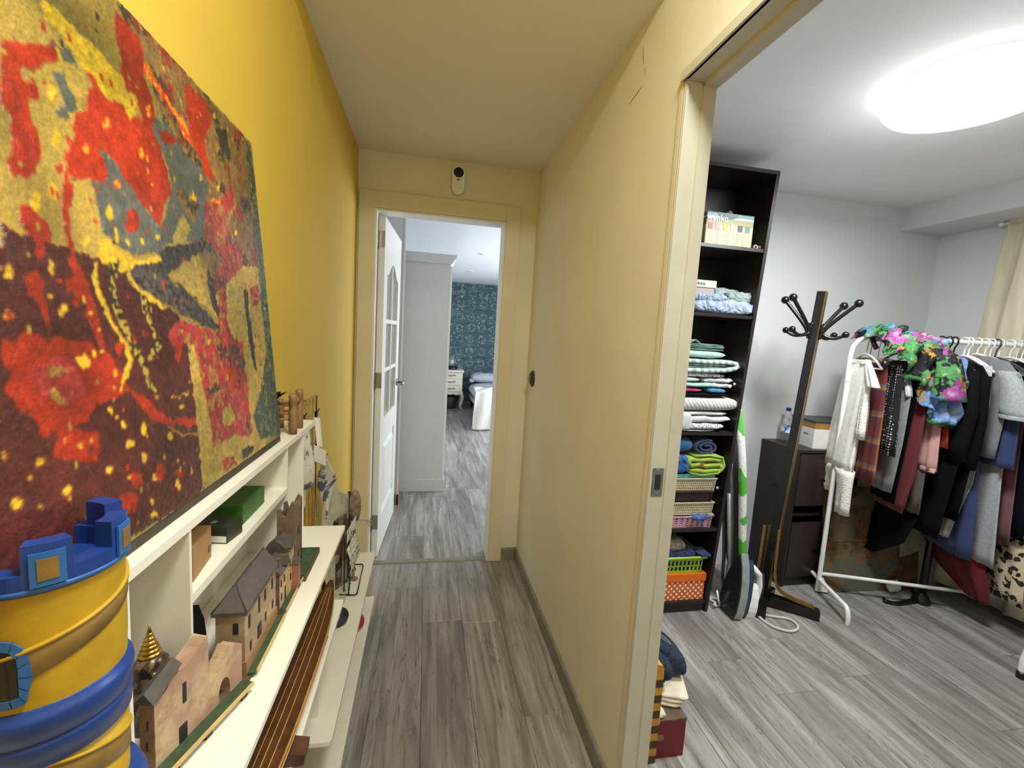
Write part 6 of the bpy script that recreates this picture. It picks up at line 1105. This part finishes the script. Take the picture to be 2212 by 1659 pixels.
garment('black_dress', 'black long dress right of the grey T-shirt', 'dress', .75, [(1.41, .02, .05, .010, 0), (1.385, .06, .17, .014, 0), (1.3, .09, .20, .018, 0), (1.0, .09, .17, .018, 0), (.53, .10, .14, .018, 0)], navyd, 20)
garment('leopard_skirt', 'leopard print skirt showing below the black dress', 'skirt', .78, [(1.0, .08, .11, .008, 0), (.7, .09, .12, .014, 0), (.42, .11, .13, .016, 0), (.19, .12, .14, .016, 0)], leopard, 21, (), .006)
garment('snake_print_blouse', 'cream and brown snake print blouse near the right end of the rail', 'blouse', .805, [(1.40, .04, .05, .010, 0), (1.375, .09, .17, .014, 0), (1.25, .14, .20, .018, 0), (1.0, .15, .17, .018, 0), (.84, .15, .16, .018, 0)], snake, 22)
garment('midnight_trousers', 'midnight blue trousers last on the rail', 'trousers', .85, [(1.36, .06, .14, .010, 0), (1.0, .12, .15, .014, 0), (.7, .16, .14, .014, 0), (.33, .17, .13, .014, 0)], navyd, 23)
# hangers
hg = [(.03, white_plastic, 'white plastic hanger carrying the ivory lace blouse', 'wide', .105, .15), (.095, mat('wood_hanger', (196, 154, 100), .5), 'wooden clip hanger carrying the plaid skirt', 'clip', .12, .16), (.135, white_plastic, 'clip hanger carrying the dotted skirt', 'clip', .12, .15), (.19, white_plastic, 'white clip hanger with curled ends above the grey wool skirt', 'clip', .17, .16),
      (.235, black_plastic, 'black hanger carrying the black trousers', 'wide', .09, .17), (.275, white_plastic, 'white hanger carrying the burgundy dress', 'wide', .11, .15), (.33, white_plastic, 'hanger carrying the grey-brown skirt', 'clip', .16, .15), (.34, white_plastic, 'hanger carrying the pink jacket', 'wide', .13, .14), (.375, white_plastic, 'white hanger carrying the red top', 'wide', .09, .18),
      (.43, black_plastic, 'black hanger carrying the black coat', 'wide', .085, .17), (.465, black_plastic, 'spare black hanger between the black coat and black jacket', 'wide', .085, .19), (.49, black_plastic, 'black hanger carrying the black jacket', 'wide', .085, .17), (.54, white_plastic, 'white hanger carrying the silver blouse', 'wide', .085, .17), (.56, white_plastic, 'white hanger carrying the navy dress', 'wide', .085, .17), (.60, white_plastic, 'white hanger inside the grey T-shirt', 'wide', .072, .19),
      (.635, white_plastic, 'white hanger carrying the blue tunic', 'wide', .085, .17), (.66, white_plastic, 'white hanger carrying the light grey dress', 'wide', .085, .17), (.685, mat('grey_wire', (90, 88, 92), .4, .5), 'thin grey wire hanger right of the grey dress', 'wide', .085, .2), (.70, white_plastic, 'white hanger carrying the dark red dress', 'wide', .09, .17), (.75, white_plastic, 'white hanger carrying the black dress', 'wide', .08, .19), (.78, white_plastic, 'clip hanger carrying the leopard skirt', 'clip', .15, .15), (.805, white_plastic, 'white hanger carrying the snake print blouse', 'wide', .085, .18), (.85, black_plastic, 'black hanger carrying the midnight trousers', 'wide', .09, .18)]
for s, m, lab, sty, dp, sp in hg:
    hanger(lab, min(s, RLN-.09), m, dp, sp, sty) if .06 <= s else hanger(lab, .075, m, dp, sp, sty)
# floral blouse thrown over the rail
x = N('tropical_floral'); v = x.coord(); dn = x.n('ShaderNodeTexNoise'); dn.inputs['Scale'].default_value = 16; dn.inputs['Detail'].default_value = 4; x.l(v, dn.inputs['Vector']); vm = x.n('ShaderNodeVectorMath', operation='MULTIPLY_ADD'); x.l(dn.outputs['Color'], vm.inputs[0]); vm.inputs[1].default_value = (.20, .20, .20); x.l(v, vm.inputs[2])
def flo(scale, thr, stops, prev, seed):
    o_ = x.n('ShaderNodeVectorMath', operation='ADD'); o_.inputs[1].default_value = (seed, seed*.7, seed*1.3); x.l(vm.outputs[0], o_.inputs[0])
    vo = x.n('ShaderNodeTexVoronoi'); vo.inputs['Scale'].default_value = scale; x.l(o_.outputs[0], vo.inputs['Vector']); sc_ = x.n('ShaderNodeSeparateColor'); x.l(vo.outputs['Color'], sc_.inputs[0])
    c = x.ramp(sc_.outputs[0], stops, 'CONSTANT'); w = x.n('ShaderNodeTexWave', wave_type='RINGS'); w.inputs['Scale'].default_value = scale*.8; w.inputs['Distortion'].default_value = 14; w.inputs['Detail Scale'].default_value = 2; x.l(o_.outputs[0], w.inputs['Vector'])
    c = x.mix(x.math('MULTIPLY', w.outputs['Fac'], .6), x.mix(1, c, (.45, .5, .55), 'MULTIPLY'), c); c = x.mix(x.ramp(vo.outputs['Distance'], [(.0, (.5, .5, .5)), (.3, (0, 0, 0))]), c, (.8, .8, .75))
    return x.mix(x.ramp(vo.outputs['Distance'], [(thr, (1, 1, 1)), (thr+.05, (0, 0, 0))]), prev, c)
c = flo(14, .62, [(0, lin((98, 168, 92))), (.55, lin((70, 140, 74))), (.8, lin((226, 152, 44)))], lin((20, 22, 28)), 0)
c = flo(7.5, .46, [(0, lin((124, 164, 222))), (.42, lin((196, 92, 168))), (.75, lin((22, 26, 32)))], c, 3.1)
x.color(c); x.bump(dn.outputs['Fac'], .3, .004); floral = x.set(.75)
fl_ = thing('floral_blouse', 'bright tropical flower print blouse thrown over the left half of the rail', 'blouse', rp_(.3, 0, 1.5))
def drape(a, b):
    s = .04+.335*a; L_ = .02+.31*max(0, min(1, (a-.12)/.55))**1.3; tot = .10+.03+.20+L_; q = b*tot
    wr_ = .012*math.sin(40*a+9*b)+.008*math.sin(67*a-14*b)+.007*math.sin(31*b+11*a)
    top = RT+.045+.028*math.sin(PI*min(1, a*1.5))-.03*a
    if q < .10: w, z = -.10+q*.9, top-.06*(1-q/.10)**1.5
    elif q < .33: f = (q-.10)/.23; w, z = -.01+.235*f, top-.115*f**1.6
    else: f = q-.33; w, z = .225+.010*math.sin(f*9+a*6), top-.115-f
    return rp_(s+.04*max(0, b-.55)*(1 if a > .4 else -.5)+wr_*.6, w+wr_*1.3, z+wr_*.8)
o = MB().grid(drape, 70, 46).build('draped_body', floral, fl_); solid(o, .004)
P, F = loft(dens([(1.42, .25, .03, .05, .0), (1.34, .262, .035, .055, .01), (1.27, .262, .04, .06, .02), (1.20, .258, .045, .065, .03)], 4), 5, 26, .014, 6); MB().add([rp_(.29+p[0], p[1], p[2]) for p in P], F, True).build('sleeve', floral, fl_)
MB().tube([rp_(.06, .05, 1.50), rp_(.062, .075, 1.46), rp_(.07, .09, 1.435)], .012, 8).build('dark_lining', fabric('plum_lining', (70, 24, 36)), fl_)
# ---- behind the rail
tp_ = thing('tapestry_panel', 'old tapestry-like floral panel in two stacked halves leaning behind the clothes rail', 'panel', (2.68, 2.06, 0))
x = N('tapestry_print'); v = x.coord(); n1 = x.noise(v, 5, 5, .65, .6); n2 = x.noise(v, 16, 4, .7); c = x.ramp(n1, [(.3, lin((34, 28, 20))), (.42, lin((84, 60, 32))), (.52, lin((110, 94, 64))), (.62, lin((82, 92, 84))), (.72, lin((144, 130, 98)))]); c = x.mix(x.ramp(n2, [(.58, (0,0,0)), (.66, (.85,.85,.85))]), c, lin((150, 62, 44))); c = x.mix(x.ramp(n2, [(.30, (.8,.8,.8)), (.38, (0,0,0))]), c, lin((40, 52, 44))); x.color(c); tapm = x.set(.8)
tM = Matrix.Translation((2.335, 2.045, .003)) @ Matrix.Rotation(math.radians(-2), 4, 'Z') @ Matrix.Rotation(math.radians(-7), 4, 'X')
MB().box(0, .66, 0, .018, .0, .30, tM).build('lower_half', tapm, tp_); MB().box(0, .66, 0, .018, .304, .62, tM).build('upper_half', tapm, tp_); MB().box(.03, .64, -.004, .014, .298, .306, tM).build('ledge', mat('tapestry_ledge', (122, 96, 56), .6), tp_)
bs2 = thing('black_floor_stand', 'black metal stand with a curved foot under the clothes rail', 'stand', (2.86, 1.90, 0))
MB().tube([(2.86, 1.905, .0), (2.86, 1.905, .52)], .019, 12).build('column', black, bs2); MB().tube(smooth([(2.86, 1.905, .022), (2.78, 1.90, .016), (2.68, 1.895, .009), (2.64, 1.912, .009), (2.615, 1.918, .022)]), .009, 10, flat=1.6).build('curved_foot', black, bs2); MB().tube(smooth([(2.86, 1.905, .022), (2.90, 1.97, .012), (2.95, 2.02, .008)]), .009, 10).build('curved_foot', black, bs2); MB().lathe([(.045, 0), (.043, .02), (.024, .05), (.02, .06)], 20, (2.86, 1.905, 0)).build('base_hub', black, bs2)
for k, (a0, a1, y, z0, z1, m, lab) in enumerate(((2.86, 3.17, 2.05, .17, .55, mat('pale_board', (176, 170, 156), .7), 'pale grey board leaning behind the dark red dress'), (2.93, 3.10, 2.16, .0, .42, mat('white_tub', (190, 190, 182), .5), 'white plastic tub on the floor behind the pale board'))):
    t = thing('leaning_board' if k == 0 else 'storage_tub', lab, 'board' if k == 0 else 'tub', ((a0+a1)/2, y, 0))
    if k == 0:
        MB().box(a0, a1, y, y+.012, .02, z1, b=.002).build('panel', m, t); MB().box(a0, a1, y-.002, y+.016, 0, .02).build('bottom_strip', m, t)
    else:
        MB().lathe([(.07, 0), (.075, .02), (.085, .38), (.09, .40), (.088, .42)], 28, ((a0+a1)/2, y+.08, 0)).build('tub_body', m, t); MB().tube([((a0+a1)/2+.085*math.cos(a), y+.08+.085*math.sin(a), .38) for a in [2*PI*i/20 for i in range(20)]], .006, 6, True).build('rim', m, t)
ft = thing('white_tissue_scrap', 'small white crumpled tissue at the foot of the tapestry panel', 'tissue', (2.80, 2.0, 0)); MB().pad(2.76, 2.83, 1.99, 2.03, .0, .075, nx=10, nk=14, amp=.010, seed=91, e=.9).build('crumple', paper, ft)
# white chair leg with a black cap at the right edge
wl = thing('white_metal_chair', 'white tubular metal chair at the right edge, only a black-capped leg in view', 'chair', (2.90, 1.15, 0))
for k, (px_, py_) in enumerate(((2.672, 1.352), (3.05, 1.352), (2.672, .95), (3.05, .95))):
    MB().tube(smooth([(px_, py_, .03), (px_+.005, py_, .10), (px_+.03, py_-.01, .20), (px_+.06, py_-.02, .34), (px_+.07 if k % 2 == 0 else px_-.02, py_-.02, .44)]), .016, 12).build('leg', white_metal, wl); MB().tube([(px_, py_, 0), (px_+.002, py_, .03)], .019, 12).build('leg_cap', black_plastic, wl); MB().tube([(px_+.004, py_, .062), (px_+.004, py_, .067)], .0175, 12).build('grey_ring', steel, wl)
B(2.70, 3.07, .92, 1.36, .44, .465, b=.008).build('seat', white_plastic, wl); B(2.71, 3.06, .90, .92, .60, .86, b=.008).build('backrest', white_plastic, wl)
for px_ in (2.73, 3.04): MB().tube([(px_, .93, .45), (px_, .91, .62)], .012, 10).build('back_post', white_metal, wl)
# ---- curtain and rod
cu_ = thing('beige_curtain', 'sheer beige curtain hanging at the right wall beyond the clothes rail', 'curtain', (3.15, 1.5, 1.1))
x = N('beige_voile'); n1 = x.noise(x.coord(scale=(1, 6, .6)), 3, 4); x.color(x.ramp(n1, [(.35, lin((196, 186, 160))), (.65, lin((222, 214, 192)))])); voile = x.set(.9)
def curt(a, b):
    y = 1.985+.17*b**.8*(1-a)**2-1.3*a; z = 2.245-2.2*b; return (3.165+.020*math.sin(a*58)+.012*math.sin(a*23+b*2)-.01*b, y+.006*math.sin(a*90), z)
o = MB().grid(curt, 110, 24).build('cloth', voile, cu_); solid(o, .002)
def head(a, b): p = curt(a, 0); return (p[0]-.005, p[1]-.004*(1-b), 2.258-.085*b)
o = MB().grid(head, 110, 4).build('heading_band', voile, cu_); solid(o, .003)
rd_ = thing('curtain_rod', 'short white curtain rod end with a bracket under the ceiling beam', 'curtain rod', (3.19, 1.5, 2.2)); MB().tube([(3.195, 2.03, 2.185), (3.195, .7, 2.185)], .010, 10).build('rod', white_metal, rd_)
for y in (2.02, .72): MB().tube([(3.195, y, 2.185), (RX, y, 2.185)], .007, 8).box(RX-.006, RX, y-.015, y+.015, 2.155, 2.197).build('bracket', white_metal, rd_)
MB().sphere((3.195, 2.045, 2.185), .014, 12).build('finial', white_plastic, rd_)
# ================================================================ bedroom
wd = thing('white_wardrobe', 'tall white wardrobe with a cornice seen side on through the end doorway', 'wardrobe', (-.15, 4.6, 0))
ws = mat('wardrobe_grey_white', (214, 211, 208), .5, var=.02)
B(-.48, .172, 3.790, 3.815, .0, 1.945).build('side_panel', ws, wd); B(-.48, .172, 5.575, 5.6, .0, 1.945).build('side_panel', ws, wd); B(-.48, -.46, 3.815, 5.575, 0, 1.945).build('back_panel', ws, wd); B(-.48, .172, 3.815, 5.575, 1.925, 1.945).build('top_panel', ws, wd)
for k in range(4): d_ = B(.172, .192, 3.793+.4515*k, 3.793+.4515*(k+1)-.003, .115, 1.93, b=.002).build('door', white_trim, wd); MB().sphere((.202, 3.793+.4515*k+(.41 if k % 2 == 0 else .04), 1.0), .012, 12).build('knob', steel, d_)
MB().box(-.485, .200, 3.782, 5.608, .0, .108, b=.003).build('plinth', ws, wd)
MB().prism([(-.49, 1.945), (.18, 1.945), (.215, 1.995), (.222, 2.0), (.222, 2.022), (-.49, 2.022)], 3.775, 5.615, 'y').build('cornice', ws, wd)
# nightstand
nt = thing('nightstand', 'cream vintage nightstand with three carved drawers and curved legs by the wallpapered wall', 'nightstand', (.44, 8.15, 0))
crm = mat('antique_cream', (222, 214, 196), .5, var=.06, vs=20)
B(.235, .665, 7.96, 8.36, .315, .685, b=.004).build('body', crm, nt)
MB().prism([(.215, 7.95), (.225, 7.93), (.33, 7.915), (.45, 7.91), (.57, 7.915), (.675, 7.93), (.685, 7.95), (.685, 8.38), (.215, 8.38)], .685, .715, 'z').build('top', crm, nt)
MB().prism([(.215, .315), (.685, .315), (.66, .285), (.56, .265), (.50, .285), (.45, .268), (.40, .285), (.34, .265), (.24, .285)], 7.945, 8.37, 'y').build('apron', crm, nt)
for k in range(3):
    z0 = .325+.118*k; d_ = B(.262, .638, 7.945, 7.962, z0, z0+.112, b=.004).build('drawer', crm, nt)
    MB().tube(smooth([(.36, 7.938, z0+.055), (.39, 7.932, z0+.072), (.42, 7.934, z0+.056), (.45, 7.928, z0+.066), (.48, 7.934, z0+.056), (.51, 7.932, z0+.072), (.54, 7.938, z0+.055)], 4), .007, 8).sphere((.45, 7.93, z0+.058), .014, 10).build('carved_pull', mat('pull_taupe', (150, 132, 112), .5), d_)
for sx_, px_ in ((-1, .25), (1, .65)):
    for py_ in (7.97, 8.34): MB().tube(smooth([(px_, py_, .30), (px_+.028*sx_, py_, .22), (px_+.008*sx_, py_, .11), (px_-.006*sx_, py_, .045), (px_+.022*sx_, py_-.01, .012)], 4), [.030]*5+[.026]*4+[.018]*4+[.014]*3+[.017], 10).build('leg', crm, nt)
tl = thing('glass_lamp', 'small lamp with a clear glass cover and a black base on the nightstand', 'lamp', (.47, 8.12, .715)); x = N('clear_glass'); x.color((1, 1, 1)); cgl = x.set(.03, 0, Transmission_Weight=.9, IOR=1.3, Alpha=.6)
MB().lathe([(.10, 0), (.105, .015), (.10, .04), (.07, .065), (.04, .07)], 24, (.47, 8.12, .7155)).build('base', black, tl); MB().lathe([(.045, .07), (.055, .10), (.055, .20), (.04, .24), (.03, .25)], 24, (.47, 8.12, .7155), None, True, False).build('glass_cover', cgl, tl); MB().sphere((.47, 8.12, .85), .025, 12, (1, 1, 1.5)).build('bulb', mat('bulb_white', (240, 236, 226), .3), tl)
bn = thing('dark_bin', 'dark grey oval bin under the nightstand', 'bin', (.44, 8.2, 0)); MB().lathe([(.12, 0), (.13, .02), (.135, .21), (.128, .215)], 28, (.45, 8.14, 0)).build('bin_body', mat('dark_plastic', (52, 52, 56), .5), bn); MB().tube([(.45+.132*math.cos(a), 8.14+.132*math.sin(a), .21) for a in [2*PI*i/24 for i in range(24)]], .006, 6, True).build('rim', mat('dark_rim', (70, 70, 74), .5), bn)
# bed
bd = thing('bed', 'bed with pale blue-grey sheets and a white frame against the wallpapered wall', 'bed', (1.5, 7.4, 0))
sheet = fabric('blue_grey_sheet', (190, 194, 204), rgb2=(172, 178, 192), vs=6, crease=.5)
MB().pad(.80, 2.35, 6.42, 8.40, .235, .50, nx=30, nk=26, amp=.006, seed=101, e=.35).build('mattress', sheet, bd)
B(.84, 2.33, 6.44, 8.44, .17, .235, b=.01).build('bed_base', white_trim, bd)
for px_, py_ in ((.90, 6.50), (2.28, 6.50), (.90, 8.38), (2.28, 8.38)): MB().tube([(px_, py_, 0), (px_, py_, .17)], .03, 12).build('leg', black, bd)
t = thing('pillow', 'rumpled pale blue pillow at the head of the bed', 'pillow', (1.3, 8.2, .50)); MB().pad(.84, 1.50, 7.98, 8.42, .492, .665, nx=20, nk=20, amp=.014, seed=104, e=.8).build('pillow_body', sheet, t); MB().pad(.80, .88, 8.02, 8.12, .495, .56, nx=8, nk=12, amp=.008, seed=105).build('pillow_flap', sheet, t)
bl = thing('cream_blanket', 'cream fleece blanket with a scalloped edge spilling off the bed to the floor', 'blanket', (1.0, 6.4, .3))
x = N('cream_fleece'); n1 = x.noise(x.coord(), 60, 3); x.color(x.ramp(n1, [(.3, lin((206, 202, 190))), (.65, lin((232, 228, 218)))])); x.bump(n1, .7, .01); fleece = x.set(.95)
def blk_(a, b):
    sc_ = .022*abs(math.sin(a*PI*7)); x_ = .69+.42*a+.05*math.sin(b*3)*(1-a)
    if b < .35: f = b/.35; return (x_+.06*(1-f), 6.95-.55*f+.10*a, .535+.012*math.sin(9*a+6*f))
    f = (b-.35)/.65; return (x_-.03*math.sin(f*3)*(1-a)+.09*f*a, 6.40-.10*math.sin(min(1, f*2)*PI/2)-.05*f+.025*math.sin(a*11+f*3), max(.012, .535-.515*f*(1-.30*(a > .55)*(a-.55)/.45)-sc_*f+.02*math.sin(PI*f)))
o = MB().grid(blk_, 40, 40).build('fleece', fleece, bl); solid(o, .022, 0)
# recessed ceiling spots
for k, (px_, py_) in enumerate(((.576, 3.87), (.593, 5.32), (.60, 6.83))):
    t = thing('recessed_spot', ('nearest', 'middle', 'farthest')[k]+' of three round recessed spotlights in the bedroom ceiling', 'spotlight', (px_, py_, CH), 'bedroom ceiling spots')
    MB().lathe([(.028, -.002), (.042, -.006), (.046, -.003), (.046, 0)], 24, (px_, py_, CH), None, True, False).build('trim_ring', white_metal, t); MB().lathe([(.029, -.0015), (.0, -.003)], 20, (px_, py_, CH), None, True, False).build('lens', mat('spot_lens', (150, 150, 150), .3), t)
